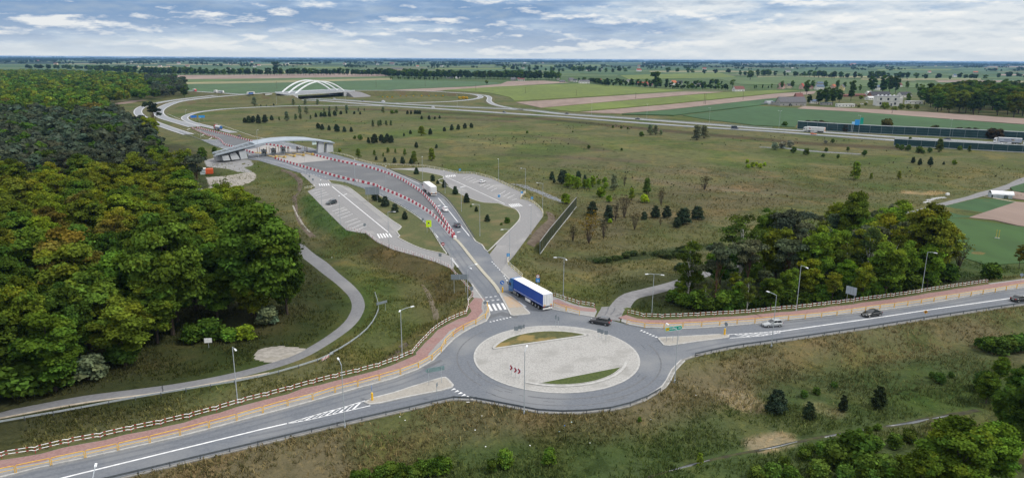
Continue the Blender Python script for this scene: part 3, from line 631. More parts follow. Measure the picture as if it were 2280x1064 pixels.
bars(px1("Z 670,384"), px1("Z 727,395"), 9, .3); bars(px1("K 1680,205"), px1("K 1740,285"), 8, .6)
struct(mk.build("road_markings", paint))
# ---- tyre streaks on the roundabout and the crossroads: darker rubbed asphalt
rub = mat("rubbed_asphalt", (.105,.11,.118), .8, (.135,.14,.15), 1.5, 6)
sk = MB()
for r, a0, a1, w in ((RI+2.2, -1.9, -.5, .35), (RI+4.0, -1.2, .3, .3), (RI+3.3, 2.4, 3.9, .28), (RI+1.4, 3.3, 4.2, .22), (RI+4.6, -2.2, -1.0, .25)):
    sk.strip([(RBC[0]+r*math.cos(a0+(a1-a0)*k/30), RBC[1]+r*math.sin(a0+(a1-a0)*k/30), .006) for k in range(31)], w, -.004, 0)
for s in ("M 940,690 960,655 970,620", "M 985,690 1015,655 1022,630", "M 1030,700 1080,680"): sk.strip([(x, y, h_at(x, y)+.13) for x, y, z in smooth(PL(s), .5)], .25, -.01, 0)
struct(sk.build("tyre_marks", rub))
worn = mat("worn_asphalt", (.128,.140,.159), .8, (.110,.120,.138), 2.2, 8, c3=(.15,.157,.168), s3=.07); dusty = mat("dusty_asphalt", (.185,.19,.195), .9, (.155,.162,.172), 1.4, 8); patch = mat("patched_asphalt", (.105,.110,.120), .85, (.12,.126,.135), 1.5, 6)
wt = MB(); du = MB()
for base, offs in (("J 0,1063 300,985 700,900 1500,720 L 0,555 500,420 900,305 1200,225 1400,150 1540,70", (-1.1, -2.7)), ("L 0,790 400,700 1000,560 1400,470 1690,400", (1.3, 2.9)), ("M 1700,1035 2000,970 2280,930 O 500,870 1000,795 1500,715 2000,640 2280,600", (1.2, 2.8)), ("O 0,765 500,710 1000,660 1500,590 2000,500 2280,460", (-1.0, -2.6)), ("Z 1089,688 1076,667 1061,646 1028,607 1005,575 986,545 965,520", (-1.2, -2.9))):
    pl = smooth(PL(base, .004), 3)
    for o_ in offs: wt.strip(offset(pl, o_), .55, -.003, 0)
    du.strip(offset(pl, .35 if offs[0] > 0 else -.35), .5, -.003, 0)
struct(wt.build("wheel_tracks", worn)); struct(du.build("road_dust", dusty))
pm = MB()
for s in ("K 1990,730 2010,690 2120,660 2260,700 2240,716 2100,690", "L 1450,128 1600,60 1620,72 1470,142", "M 700,668 900,715 895,724 696,676", "O 300,745 520,722 520,728 300,751", "L 560,545 780,500 781,504 561,549"): pm.prism(PL(s, 0), -.01, .0075)
struct(pm.build("asphalt_patch", patch))
cr_ = MB()
for k in range(9):
    a0 = random.uniform(0, 6.28); r0 = RI+random.uniform(.5, RO-RI-1.5); q = [(RBC[0]+(r0+random.uniform(-.08, .08))*math.cos(a0+.012*t), RBC[1]+(r0+random.uniform(-.08, .08))*math.sin(a0+.012*t), .008) for t in range(random.randint(4, 12))]
    cr_.strip(q, .06, -.003, 0)
for s in ("J 1375,283 1372,300 1380,320 1376,347",): cr_.strip([(x, y, z+.13) for x, y, z in resample(PL(s), .5)], .14, -.03, 0)
struct(cr_.build("crack", mat("crack_filler", (.03,.031,.033), .8)))
# ================================================================ BUILT THINGS
galv = mat("galvanised_steel", (.42,.46,.49), .55, (.36,.40,.43), 2.0, 3, metal=.2)
dark_steel = mat("dark_steel", (.10,.115,.13), .6, (.08,.09,.10), 2, 3)
lamp_white = mat("lamp_housing", (.80,.82,.84), .4, (.7,.72,.74), 4, 2)
white_p = mat("white_enamel", (.80,.80,.80), .45, (.70,.70,.69), 2, 3)
red_p = mat("red_enamel", (.36,.03,.04), .5, (.34,.03,.04), 2, 3)
yellow_p = mat("yellow_enamel", (.72,.42,.035), .5, (.6,.34,.03), 2, 3)
pale_yellow = mat("pale_yellow_enamel", (.80,.66,.28), .5, (.68,.55,.22), 2, 3)
blue_sign = mat("blue_sign_face", (.02,.15,.50), .4, (.02,.13,.44), 3, 2)
cyan_sign = mat("light_blue_sign_face", (.03,.27,.62), .4, (.03,.23,.55), 3, 2)
green_sign = mat("green_sign_face", (.0,.27,.20), .4, (.0,.23,.17), 3, 2)
sign_back = mat("sign_back", (.20,.235,.26), .55, (.17,.20,.225), 3, 3)
lime = mat("fluorescent_lime", (.62,.86,.02), .5, (.56,.78,.02), 4, 2)
black_p = mat("black_plastic", (.015,.015,.016), .5, (.022,.022,.023), 3, 2)
conc_l = mat("light_concrete", (.50,.51,.52), .8, (.42,.43,.44), .35, 6, c3=(.38,.385,.39), s3=.08)
conc_g = mat("grey_concrete", (.30,.30,.305), .85, (.24,.24,.245), .4, 6)
roof_grey = mat("canopy_sheeting", (.30,.345,.39), .5, (.265,.305,.345), .3, 5, c3=(.34,.385,.43), s3=.06)
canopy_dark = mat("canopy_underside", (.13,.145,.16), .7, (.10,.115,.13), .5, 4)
bollard_y = mat("bollard_yellow", (.78,.44,.02), .45, (.68,.38,.02), 4, 2)
def text(s, size, m, parent, loc, rot, ext=.008, name="lettering"):
    c = bpy.data.curves.new(name, 'FONT'); c.body = s; c.size = size; c.extrude = ext; c.align_x = 'CENTER'; c.align_y = 'CENTER'; c.materials.append(m); c.resolution_u = 2
    t = bpy.data.objects.new(name, c); S.collection.objects.link(t); me = bpy.data.meshes.new_from_object(t); bpy.data.objects.remove(t)
    o = bpy.data.objects.new(name, me); S.collection.objects.link(o); o.parent = parent; o.location = loc; o.rotation_euler = rot; return o
def face_cam(p): return math.atan2(-p[0], p[1])     # yaw that turns a -Y facing board towards the viewpoint's side
# ---------------------------------------------------------------- street lamps
def lamp(base, top, heads, label, kind="street_lamp", h=None, grp="street lamps along the roads"):
    b = P(*base); hh = h or h_from(b, top); r = empty(kind, b)
    MB().tube((0,0,0), (0,0,hh), .085, .05, 10).box((0,0,.25), (.26,.26,.5)).build("pole", galv, r)
    for hx, hy in heads:
        q = ray(hx, hy); best = None                                    # where the head's sight line passes at lamp height
        zz = hh*1.0+.12; t = (b[2]+zz-HC)/q[2]; x, y = q[0]*t-b[0], q[1]*t-b[1]; L = math.hypot(x, y) or 1
        k = min(L, 3.0)/L; x *= k; y *= k; a = math.atan2(y, x)
        MB().path([(0,0,hh-.05), (x*.5,y*.5,hh+.12), (x,y,zz)], .05, 8).build("arm", galv, r)
        MB().box((x, y, zz), (.80,.28,.13), a, taper=.8).build("lamp_head", lamp_white, r)
    return tag(r, label, "street lamp", grp)
_p = lambda s: pts(s)[0]
lamp((529.7,900), 772, [(524,778)], "grey street lamp at the red and white railing beside the lower left footpath")
lamp((768,952), 812, [(753,798)], "grey street lamp on the verge below the hatched marking of the left road")
lamp((895.5,795), 690, [(918,682), (890,692)], "two-armed street lamp between the footpath bend and the red pavement")
lamp((1167,921), 783, [(1173,770)], "grey street lamp on the near edge of the roundabout")
lamp((1502,851), 735, [(1486,721)], "grey street lamp by the green direction sign at the roundabout exit")
lamp((1717.4,772.6), 657, [(1710,649)], "grey street lamp on the verge below the silver hatchback")
lamp((1772.6,693.7), 591, [(1797,596)], "street lamp behind the railing left of the white board back")
lamp((2051.6,651), 561, [(2083,563)], "street lamp behind the railing right of the white board back")
lamp((1254,659.5), 574, [(1236,573), (1261,578)], "two-armed street lamp in the grass behind the blue truck trailer")
lamp((1451,701.6), 610, [(1440,610), (1475,612)], "two-armed street lamp where the side track meets the roundabout")
lamp((1041.6,670), 594, [(1060,588), (1048,597)], "two-armed street lamp next to the wide grey board back")
lamp((1005.5,599), 505, [(1000,503)], "slim street lamp at the mouth of the left car park exit")
lamp((966,520), 470, [(962,469)], "slim street lamp beside the lime coloured warning board")
lamp((866.6,553), 472, [(878,471.6)], "street lamp at the lower zebra crossing of the left car park")
lamp((758,500.6), 437, [(755,436)], "street lamp on the edge of the left car park beside the marked bays")
lamp((717,460), 402, [(714,401)], "street lamp at the upper end of the left car park bays")
lamp((681,397), 340, [(679,339)], "street lamp at the entry to the left car park")
lamp((636,376), 325, [(634,324)], "street lamp in front of the toll booths")
lamp((991,432), 381, [(988,380)], "street lamp on the grass island by the white truck")
lamp((1027.5,472.5), 418, [(1026,417)], "street lamp on the grass island right of the white car")
lamp((1068.5,527), 456, [(1053,455)], "street lamp in the middle of the right grass island")
lamp((1135,575), 511, [(1118,511)], "street lamp beside the blue square sign at the service road exit")
lamp((1182,521.7), 458, [(1180,457)], "street lamp on the outer curve of the service road")
lamp((1208,469), 409, [(1196,407)], "street lamp in the grass beyond the service road curve")
lamp((1169.5,427), 376, [(1160,375)], "street lamp behind the rubble slope of the right car park")
lamp((1110,402), 355, [(1109,354)], "street lamp behind the yellow and white railing of the right car park")
lamp((941,402), 350, [(940,349)], "street lamp at the tip of the grass strip behind the barrier line")
lamp((860,435.6), 371, [(859,370)], "street lamp between the red and white barrier and the left grass island")
lamp((791,409), 356, [(790,355)], "street lamp standing by the lower line of barrier blocks")
lamp((576.6,358), 290, [(574,290)], "tall street lamp behind the left feet of the toll canopy")
lamp((447,307), 262, [(446,262)], "street lamp on the left verge before the toll canopy")
lamp((481,325), 282, [(480,281)], "street lamp on the left verge close to the toll canopy")
lamp((416,280), 245, [(415,245)], "street lamp in the gore of the curved slip roads")
lamp((1734,288), 247, [(1733,247), (1740,247)], "two-armed lamp beside the highway left of the noise wall", grp="lamps along the highway")
lamp((1911.6,298), 258, [(1912,257), (1917,256)], "two-armed lamp behind the highway gantry sign", grp="lamps along the highway")
lamp((2114,306), 267, [(2116,266), (2121,266)], "two-armed lamp against the right part of the far noise wall", grp="lamps along the highway")
lamp((1579,274), 241, [(1577,240), (1583,240)], "two-armed lamp beside the highway in front of the dark green crop", grp="lamps along the highway")
lamp((1440,263), 233, [(1439,232), (1444,232)], "two-armed lamp beside the highway by the ploughed strip", grp="lamps along the highway")
lamp((1317,259), 226, [(1316,225), (1320,225)], "two-armed lamp beside the highway below the bright green field", grp="lamps along the highway")
lamp((1018,240), 212, [(1016,211)], "small lamp beside the highway right of the arched bridge", grp="lamps along the highway")
lamp((770,236), 208, [(769,207)], "small lamp beside the slip road below the arched bridge", grp="lamps along the highway")
lamp((616,232), 205, [(615,204)], "small lamp left of the arched bridge", grp="lamps along the highway")
lamp((233,1240), 1024, [(217,1019)], "street lamp at the lower left edge whose top rises over the road", h=10.5)
# ---------------------------------------------------------------- railings
def railing(name, spec, step, label, cols=(0, 1), h=1.05, z=.12, grp="striped railings", drp=True, seg=.62):
    pl = resample(smooth(PL(spec, 0), 2), step); n = len(pl)
    r = empty(name, pl[0]); o = np.array(pl[0]); q = [np.array(p)-o for p in pl]; q = [np.array((p[0], p[1], z)) for p in q]
    ms = [white_p, red_p if cols == (0, 1) else pale_yellow]
    for p in q: MB().tube(p, p+np.array((0,0,h-.15)), .05, .05, 6).build("post", ms[1], r)
    mb = MB()
    for zz in (h, h-.5):
        mb = MB()
        for a, b in zip(q[:-1], q[1:]):
            L = np.linalg.norm(b-a); u = (b-a)/L; m = max(3, int(round((L-.9)/seg))); up = np.array((0,0,zz)); dn = np.array((0,0,zz-.14 if drp else zz))
            mb.tube(a+dn, a+u*.45+up, .055, .055, 6, 0); mb.tube(b-u*.45+up, b+dn, .055, .055, 6, 0)
            for k in range(m):
                c, d = a+u*(.45+(L-.9)*k/m)+up, a+u*(.45+(L-.9)*(k+1)/m)+up; e = c+(d-c)*(.55 if k % 2 == 0 else 1); mb.tube(c, e, .05, .05, 6, 1-k % 2); (k % 2 == 0) and mb.tube(e, d, .05, .05, 6, 0)
        mb.build("top_rail" if zz == h else "middle_rail", ms, r)
    return tag(r, label, "railing", grp)
railing("striped_railing", FENCE_L, 4.0, "long red and white striped railing along the left pavement up to the crossing")
railing("striped_railing", FENCE_R, 4.0, "long red and white striped railing along the right road below the copse")
railing("striped_railing", FENCE_MID2, 4.0, "short red and white railing behind the rear of the blue truck")
railing("striped_railing", FENCE_LOT, 4.0, "red and white railing along the edge of the left car park exit", z=0)
railing("striped_railing", FENCE_MID, 3.0, "white and yellow railing on the bend above the blue truck cab", cols=(0, 2), z=.05)
railing("striped_railing", FENCE_SRV, 4.0, "long white and yellow railing behind the toll plaza and right car park", cols=(0, 2), z=-.05)
railing("striped_railing", FENCE_SRV2, 3.0, "white and yellow railing round the outer curve of the service road", cols=(0, 2), z=-.05)
railing("striped_railing", "F 105,345 160,345 240,320", 3.0, "short pale railing at the ditch head by the left car park", cols=(0, 2), z=-.1)
railing("striped_railing", "G 1420,400 1370,445 1365,475", 2.0, "short white railing at the corner of the right car park", cols=(0, 0), z=0)
def yellow_rail(spec, label, z=.12, n=None):
    p0 = PL(spec, z); r = empty("yellow_railing", p0[0]); o = np.array(p0[0]); pl = [np.array(p)-o for p in resample(p0, 4.1)]; h = 1.1
    for a, b in zip(pl[:-1], pl[1:]):
        L = np.linalg.norm(b-a); u = (b-a)/L; a2, b2 = a+u*.09, b-u*.09; up = np.array((0,0,h)); md = np.array((0,0,h*.5)); e = np.array((0,0,h-.12))
        mb = MB().tube(a2, a2+e, .055, .055, 6).tube(b2, b2+e, .055, .055, 6).tube(a2+e, a2+u*.12+up, .055, .055, 6).tube(b2+e, b2-u*.12+up, .055, .055, 6)
        mb.tube(a2+u*.12+up, b2-u*.12+up, .055, .055, 6).tube(a2+md, b2+md, .04, .04, 6); mb.build("railing_panel", yellow_p, r)
    return tag(r, label, "railing", "yellow guard railings")
yellow_rail("J -500,1150 -160,1080 20,1040 215,1000 400,960 585,920 770,880 945,840 1120,800 1290,760 1460,720 1620,675 1780,635 1930,600 2085,550 2230,510 L 100,510 250,465 388,430 523,400 655,355 785,315 912,285 1035,250 1158,215 1275,185 1385,145 1475,100 1545,55 1600,10 K 1655,910 1705,870 1770,825 1840,792 1910,762 1975,725 2003,690 2006,640 1992,612", "yellow railing between the left pavement and the road up to the zebra crossing")
yellow_rail("M 500,618 560,640 650,665 725,690", "short yellow railing behind the rear of the blue truck")
yellow_rail("M 1120,765 1225,790 1312,800 1425,802 1525,797 1630,792 1730,788 1830,782 1930,776 2030,767 2130,758 2225,756 O 20,755 120,745 215,735 310,730 405,722 495,715 585,705 675,695 765,682 850,670 935,657 1020,645 1107,635 1190,625 1275,612 1355,600 1440,590 1560,568 1640,555 1715,545 1790,535 1865,520 1940,510 2010,500 2085,490 2140,477 2195,467 2250,457 2500,420", "yellow railing along the right road from the side track to the picture edge")
def guardrail(spec, label, m=galv, h=.72, z=None, off=0.0, step=4.0):
    p0 = smooth(PL(spec, z), 2); p0 = offset(p0, off) if off else p0; pl = resample(p0, step); r = empty("guardrail", pl[0]); o = np.array(pl[0])
    q = [np.array((p[0]-o[0], p[1]-o[1], (h_at(p[0], p[1])-o[2]) if z is None else 0.0)) for p in pl]
    mb = MB()
    for p in q: mb.box(p+np.array((0,0,h/2)), (.12,.12,h))
    mb.build("posts", dark_steel, r)
    mb = MB(); c = [tuple(p+np.array((0,0,h-.31))) for p in q]; mb.strip(c, .07, 0, .31); mb.build("rail", m, r); return tag(r, label, "guardrail", "steel guardrails")
guardrail("J -300,672 0,610 500,525 1000,430 1500,345 2000,265 2280,205 L 300,165 600,70 740,0 K 640,1045 760,985 900,890 1010,785 1075,660 1065,580 1045,515", "bluish steel guardrail following the outside of the lower footpath bend")
guardrail(LOW_EDGE+" "+RB_EDGE[2:] if 0 else LOW_EDGE, "dark steel guardrail on the near edge of the left road", dark_steel, z=0.0, off=-.1)
guardrail("Z 1047,889 1160,910 N 400,512 700,517 1000,487 1250,412 1400,330", "dark steel guardrail round the near edge of the roundabout", dark_steel, z=0.0, off=-.15)
guardrail(R_LOW+" O 2700,545", "dark steel guardrail on the near edge of the right road", dark_steel, z=0.0, off=-.1)
guardrail("F 600,268 760,322 860,355", "steel guardrail above the left grass island near the large board", galv, z=0.0)
guardrail("F 1080,430 1240,520 1400,610 1560,720 1690,840 1780,980 1830,1060", "steel guardrail between the left grass island and the main road", galv, z=0.0)
guardrail("F 1160,95 1250,140 1550,262 1830,425 2000,605 2240,970", "dark guardrail along the main road on the right grass island", dark_steel, z=0.0, off=.3)
guardrail("E 0,200 230,285 430,375 520,400", "steel guardrail on the left verge before the toll canopy", galv, z=0.0)
guardrail("B 700,384 1000,405 1300,424 1700,444 2280,468 C 500,505 1000,538 1500,575 2000,612 2280,628", "steel guardrail on the far side of the highway", galv, z=0.3)
guardrail("B 1130,447 1500,470 2280,520 C 500,542 1000,583 1600,626 2280,668 D 600,702 1100,735", "steel guardrail on the near side of the highway", galv, z=0.3)
# ---------------------------------------------------------------- red and white barrier blocks
def block_mesh(L=2.2):
    mb = MB(); pr = [(-.30,0), (.30,0), (.30,.22), (.14,.40), (.10,1.0), (-.10,1.0), (-.14,.40), (-.30,.22)]; h = L/2-.03; n = len(pr)
    mb.add([(-h, y, z) for y, z in pr]+[(h, y, z) for y, z in pr], [(i, (i+1) % n, n+(i+1) % n, n+i) for i in range(n)]+[tuple(range(n-1, -1, -1)), tuple(range(n, 2*n))]); return mb
pl_red = mat("red_barrier_plastic", (.46,.03,.055), .5, (.38,.03,.05), 1.2, 3); pl_wht = mat("white_barrier_plastic", (.78,.77,.76), .5, (.66,.65,.64), 1.2, 3)
b_red = block_mesh().build("barrier_block", pl_red); b_wht = block_mesh().build("barrier_block", pl_wht)
def barrier(spec, where, first=0):
    pl = resample(smooth(PL(spec, .012), 2), 2.25)
    for i, (a, b) in enumerate(zip(pl[:-1], pl[1:])):
        k = (i+first) % 2; o = (b_red, b_wht)[k].copy(); S.collection.objects.link(o)
        o.location = ((a[0]+b[0])/2, (a[1]+b[1])/2, .012); o.rotation_euler = (0, 0, math.atan2(b[1]-a[1], b[0]-a[0])+random.uniform(-.03, .03)); o.scale = (1, 1, random.uniform(.96, 1.04))
        tag(o, ("red" if k == 0 else "white")+" plastic barrier block in the "+where, "barrier", ("red" if k == 0 else "white")+" blocks of the "+where)
barrier("E 1695,490 1960,556 2276,622 F 560,2 850,62 1150,152 1330,232 1480,322 1600,407 1700,512 1790,622 1870,742 1950,862 2005,945", "upper barrier line right of the toll booths")
barrier("E 1210,532 1600,652 2000,767 2260,828 F 740,247 980,302 1080,347 1300,437 1460,512 1580,582 1700,662 1800,752 1900,862 1985,962", "lower barrier line right of the toll booths")
barrier("E 215,142 400,187 600,232 720,267 880,307 960,328 1090,352 1250,377 1410,407", "far barrier line before the toll canopy")
barrier("E 155,147 250,192 350,237 460,272 530,312 560,352 650,382 845,437 935,462", "kinked barrier line before the toll canopy")
bpy.data.objects.remove(b_red); bpy.data.objects.remove(b_wht)
o = MB().tube((0,0,0), (0,0,.9), .55, .5, 14).build("barrier_end", pl_wht); o.location = P(*_p("F 2008,972"), .012); tag(o, "round white barrel at the point where the two barrier lines meet", "barrel")
# ---------------------------------------------------------------- signs
def post_sign(base, cy, w, h, m, label, shape="rect", back=None, yaw=None, name="road_sign", posts=1, deco=None, off=0.0, cat="road sign", grp=None):
    """Sign on a post: base pixel, picture row of the plate's centre, plate size in metres; yaw 0 faces the viewpoint."""
    b = P(*base); hh = h_from(b, cy); yaw = face_cam(b) if yaw is None else yaw
    r = empty(name, b, yaw)
    for k in range(posts):
        x = 0 if posts == 1 else (k/(posts-1)-.5)*w*.66
        MB().tube((x,.05,-.3), (x,.05,hh+h*.3), .04, .04, 8).build("post", galv, r)
    mb = MB(); fm = m
    if shape == "round": mb.tube((off,0,hh), (off,-.02,hh), w/2, w/2, 24)
    elif shape == "diamond": mb.add([(off+x*w*.7, y, hh+z*w*.7) for y in (0, -.02) for x, z in ((0,-1), (1,0), (0,1), (-1,0))], [(3,2,1,0), (4,5,6,7), (0,1,5,4), (1,2,6,5), (2,3,7,6), (3,0,4,7)])
    elif shape == "arrow":
        pr = [(-w/2,-h/2), (w/2-h*.45,-h/2), (w/2,0), (w/2-h*.45,h/2), (-w/2,h/2)]; n = 5
        mb.add([(off+x, y, hh+z) for y in (0, -.04) for x, z in pr], [tuple(range(n-1, -1, -1)), tuple(range(n, 2*n))]+[(i, (i+1) % n, n+(i+1) % n, n+i) for i in range(n)])
    else: mb.box((off, -.01, hh), (w, .03, h))
    pl = mb.build("sign_plate", m, r)
    if deco: deco(pl, hh)
    return tag(r, label, cat, grp)
def d_box(x, z, w, h, m, name="sign_symbol", rot=0):
    def f(pl, hh):
        c, s = math.cos(rot), math.sin(rot); q = [(x+a*c-b*s, -.034, hh+z+a*s+b*c) for a, b in ((-w/2,-h/2), (w/2,-h/2), (w/2,h/2), (-w/2,h/2))]
        MB().add(q+[(a, -.02, b) for a, _, b in q], [(0,1,2,3), (0,4,5,1), (1,5,6,2), (2,6,7,3), (3,7,4,0)]).build(name, m, pl)
    return f
def many(*fs): return lambda pl, hh: [f(pl, hh) for f in fs]
def d_text(s, size, m, x=0, z=0): return lambda pl, hh: text(s, size, m, pl, (x, -.034, hh+z), (math.pi/2, 0, 0))
def d_disc(r, m, x=0, z=0, y=-.03, name="sign_symbol"): return lambda pl, hh: MB().tube((x,-.01,hh+z), (x,y,hh+z), r, r, 20).build(name, m, pl)
post_sign((830,452), 425, 5.4, 3.0, sign_back, "large grey back of a direction board on the left grass island", posts=2, name="direction_board", cat="direction board", deco=many(d_box(-1.3, 0, .06, 3.0, galv, "board_seam"), d_box(1.3, 0, .06, 3.0, galv, "board_seam")))
post_sign((955,519), 498, 1.75, 2.25, lime, "fluorescent lime warning board with a dark figure beside the main road", posts=2, name="warning_board", cat="warning board", deco=many(d_disc(.26, black_p, 0, .15), d_disc(.17, white_p, .05, -.2, -.034), d_box(0, .75, 1.2, .18, mat("dark_lime", (.42,.62,.02), .5), "lettering_band"), d_box(-.22, .05, .3, .12, black_p), d_box(.3, -.1, .22, .1, red_p)))
post_sign((986.5,562), 543.5, 1.0, 1.0, red_p, "red no entry sign with a white bar at the car park exit", "round", deco=d_box(0, 0, .74, .2, white_p))
post_sign((1118,651), 629, 1.05, 1.05, blue_sign, "blue round keep right sign over a yellow bollard by the blue truck cab", "round", deco=many(d_box(0, .02, .5, .13, white_p, rot=-.8), d_box(.17, -.2, .34, .12, white_p), d_box(.22, -.12, .12, .34, white_p)))
post_sign((1024,652), 616.5, 4.2, 1.35, sign_back, "wide grey back of a direction board by the two-armed lamp", posts=2, name="direction_board", cat="direction board", deco=d_box(0, 0, .06, 1.35, galv, "board_seam"))
post_sign((851,694), 673.5, 2.9, .62, sign_back, "low grey board back beside the footpath guardrail", posts=2, name="direction_board", cat="direction board", yaw=.75)
post_sign((969,857), 822, 3.5, .80, mat("sign_back_green", (.17,.255,.262), .55), "grey-green arrow shaped board back on the left traffic island", "arrow", posts=2, name="direction_board", cat="direction board", yaw=math.pi+.42)
post_sign((828.5,892), 863, .9, .9, blue_sign, "blue arrow sign over a yellow bollard on the left traffic island tip", "round", yaw=-1.25, deco=d_box(0, 0, .14, .5, white_p))
post_sign((973.5,893), 856, .7, .7, sign_back, "thin edge-on sign post at the near kerb of the left road", yaw=1.35)
post_sign((1615,746), 721.5, .9, .9, sign_back, "round grey sign back over a yellow bollard on the right traffic island", "round", yaw=-1.0)
for i, (bx, by, cy) in enumerate(((1138,838,818), (1147.3,842,823.3), (1155.6,845,826))):
    post_sign((bx, by), cy, .75, .95, white_p, ("left", "middle", "right")[i]+"most of three chevron signs with red arrows on the roundabout" if i != 1 else "middle one of three chevron signs with red arrows on the roundabout", name="chevron_sign", cat="chevron sign", yaw=-.35,
        deco=many(d_box(.02, .2, .62, .26, red_p, rot=-.95), d_box(.02, -.2, .62, .26, red_p, rot=.95)), grp="chevron signs on the roundabout")
    mb = MB().box((0,0,.05), (.7,.35,.1)); o = mb.build("sign_foot", dark_steel); q = P(bx, by); o.location = (q[0], q[1]+.05, .06); o.parent = bpy.data.objects[[k for k in bpy.data.objects.keys() if k.startswith("chevron_sign")][-1]]; o.location = (0, .05, 0)
for i, (bx, by, cy, w, lab) in enumerate(((1149.3,742,731,.9,"leftmost of three square sign backs on the far left rim of the roundabout"), (1158.6,739.5,728,.95,"middle of three square sign backs on the far left rim of the roundabout"), (1166.3,738,726,.35,"narrow edge-on sign, right of three on the far left rim of the roundabout"),
    (1333,752.5,735.5,.7,"leftmost of three sign backs on the setts below the dark grey car"), (1339.8,756,738,.6,"middle of three sign backs on the setts below the dark grey car"), (1348.8,759,740,.75,"rightmost of three sign backs on the setts below the dark grey car"))):
    post_sign((bx, by), cy, w, .85, sign_back, lab, grp="sign backs on the roundabout")
post_sign((1237,730), 705.5, .35, .9, sign_back, "taller left post of the edge-on sign pair behind the roundabout grass"); post_sign((1243,731), 709, .35, .8, sign_back, "shorter right post of the edge-on sign pair behind the roundabout grass")
def green_deco(pl, hh):
    d_box(-1.42, 0, .78, .62, mat("amber_plate", (.72,.47,.01), .5), "route_plate")(pl, hh); text("252", .42, black_p, pl, (-1.42, -.045, hh), (math.pi/2, 0, 0)); text("DOBIESZ", .40, white_p, pl, (-.1, -.034, hh), (math.pi/2, 0, 0)); text("200", .40, white_p, pl, (1.32, -.034, hh), (math.pi/2, 0, 0))
def green_board():
    b = P(1498, 761.5); r = empty("direction_board", b, .33); hh = 2.95; w, h = 3.9, .92
    for x in (-1.5, 0, 1.35): MB().tube((x,.06,-.05), (x,.06,hh), .05, .05, 8).build("post", galv, r)
    def plate(w, h, y):
        rr = h/2; pr = [(-w/2,-h/2)]+[(w/2-rr+rr*math.cos(a), rr*math.sin(a)) for a in np.linspace(-math.pi/2, math.pi/2, 10)]+[(-w/2,h/2)]; n = len(pr)
        return MB().add([(x, yy, hh+z) for yy in (y, y-.03) for x, z in pr], [tuple(range(n-1, -1, -1)), tuple(range(n, 2*n))]+[(i, (i+1) % n, n+(i+1) % n, n+i) for i in range(n)])
    plate(w, h, .02).build("sign_border", mat("pale_green_border", (.42,.68,.58), .5), r); pl = plate(w-.16, h-.16, .008).build("sign_plate", green_sign, r); green_deco(pl, hh)
    tag(r, "green direction board with a yellow route number on the right traffic island", "direction board")
green_board()
post_sign((1197,648), 615, .95, .95, red_p, "blue square sign under a red ringed disc behind the blue truck", "round", deco=many(d_disc(.36, white_p, y=-.033, name="sign_face"), d_box(-.1, .02, .1, .3, black_p), d_box(.13, .02, .1, .3, black_p),
    lambda pl, hh: MB().box((0,-.02,hh-.98), (.95,.04,1.0)).build("blue_plate", cyan_sign, pl), lambda pl, hh: MB().box((-.13,-.05,hh-1.12), (.13,.03,.5)).box((.13,-.05,hh-1.12), (.13,.03,.5)).build("sign_symbol", white_p, pl)))
post_sign((1131.5,585), 567.5, .9, .9, cyan_sign, "light blue square sign at the mouth of the service road", deco=d_box(0, 0, .4, .5, mat("pale_blue", (.3,.55,.8), .5)))
post_sign((1892,675), 647, 2.5, 1.9, mat("pale_board_back", (.36,.41,.46), .5), "pale board back on two posts behind the right railing", posts=2, name="direction_board", cat="direction board", yaw=-.9, deco=many(d_box(-.15, 0, .06, 1.9, sign_back, "board_seam"), d_box(.5, 0, .06, 1.9, sign_back, "board_seam")))
post_sign((2058,714.7), 694, .62, .62, mat("orange_sign", (.72,.33,.02), .5), "small orange diamond sign on the near verge of the right road", "diamond", deco=many(d_box(.05, 0, .1, .4, black_p, rot=-.6), d_box(-.08, .08, .1, .22, black_p, rot=.7)))
post_sign((2272,629), 611.5, .8, .8, mat("blue_grey_back", (.30,.38,.45), .5), "round bluish sign back at the right picture edge beside the pavement", "round")
post_sign((465,775), 757.5, 1.5, 1.0, white_p, "blank white board on a post in front of the left wood", name="notice_board", cat="notice board", yaw=.15)
post_sign((725,803), 796, 2.2, .5, white_p, "red and white striped plate where guardrail and footpath meet", name="striped_plate", yaw=1.15, deco=many(*[d_box(-.9+.45*k, 0, .22, .48, red_p, "stripe") for k in range(5)]))
for bx, by, cy, lab in ((1024,388,378,"blue square sign at the upper end of the right car park"), (1111,452,436.5,"blue sign at the lower left edge of the right car park"), (1162,437,428.5,"blue sign at the outer corner of the right car park railing"), (1184.5,450,441,"blue sign beside the yellow and white railing curve")):
    post_sign((bx, by), cy, .95, .95, cyan_sign, lab, deco=d_box(0, 0, .4, .45, mat("pale_blue", (.3,.55,.8), .5)))
for bx, by, cy, lab in ((812.5,517,500.6,"dark sign back at the lower end of the left car park"), (689.5,401,393,"left one of two sign backs at the left car park entry"), (697.2,409,399.6,"right one of two sign backs at the left car park entry"), (752,405,397,"dark sign back in front of the lower barrier line, left one"), (791,411,403,"dark sign back in front of the lower barrier line, right one"),
    (941.5,499,488.5,"dark sign back left of the lime warning board"), (980.3,591,567.5,"slim bluish sign at the left car park exit"), (1050,658,642,"small dark sign back near the top of the red railing"), (1080,698,673.5,"round grey sign back beside the zebra crossing")):
    post_sign((bx, by), cy, .8, .9, sign_back, lab, "round" if "round" in lab else "rect")
for px_, lab in ((432, "left one"), (450, "right one")): post_sign((px_, 271), 260, 5.0, 2.0, cyan_sign if px_ > 440 else blue_sign, "blue direction board beside the slip road loop, "+lab, posts=2, name="direction_board", cat="direction board")
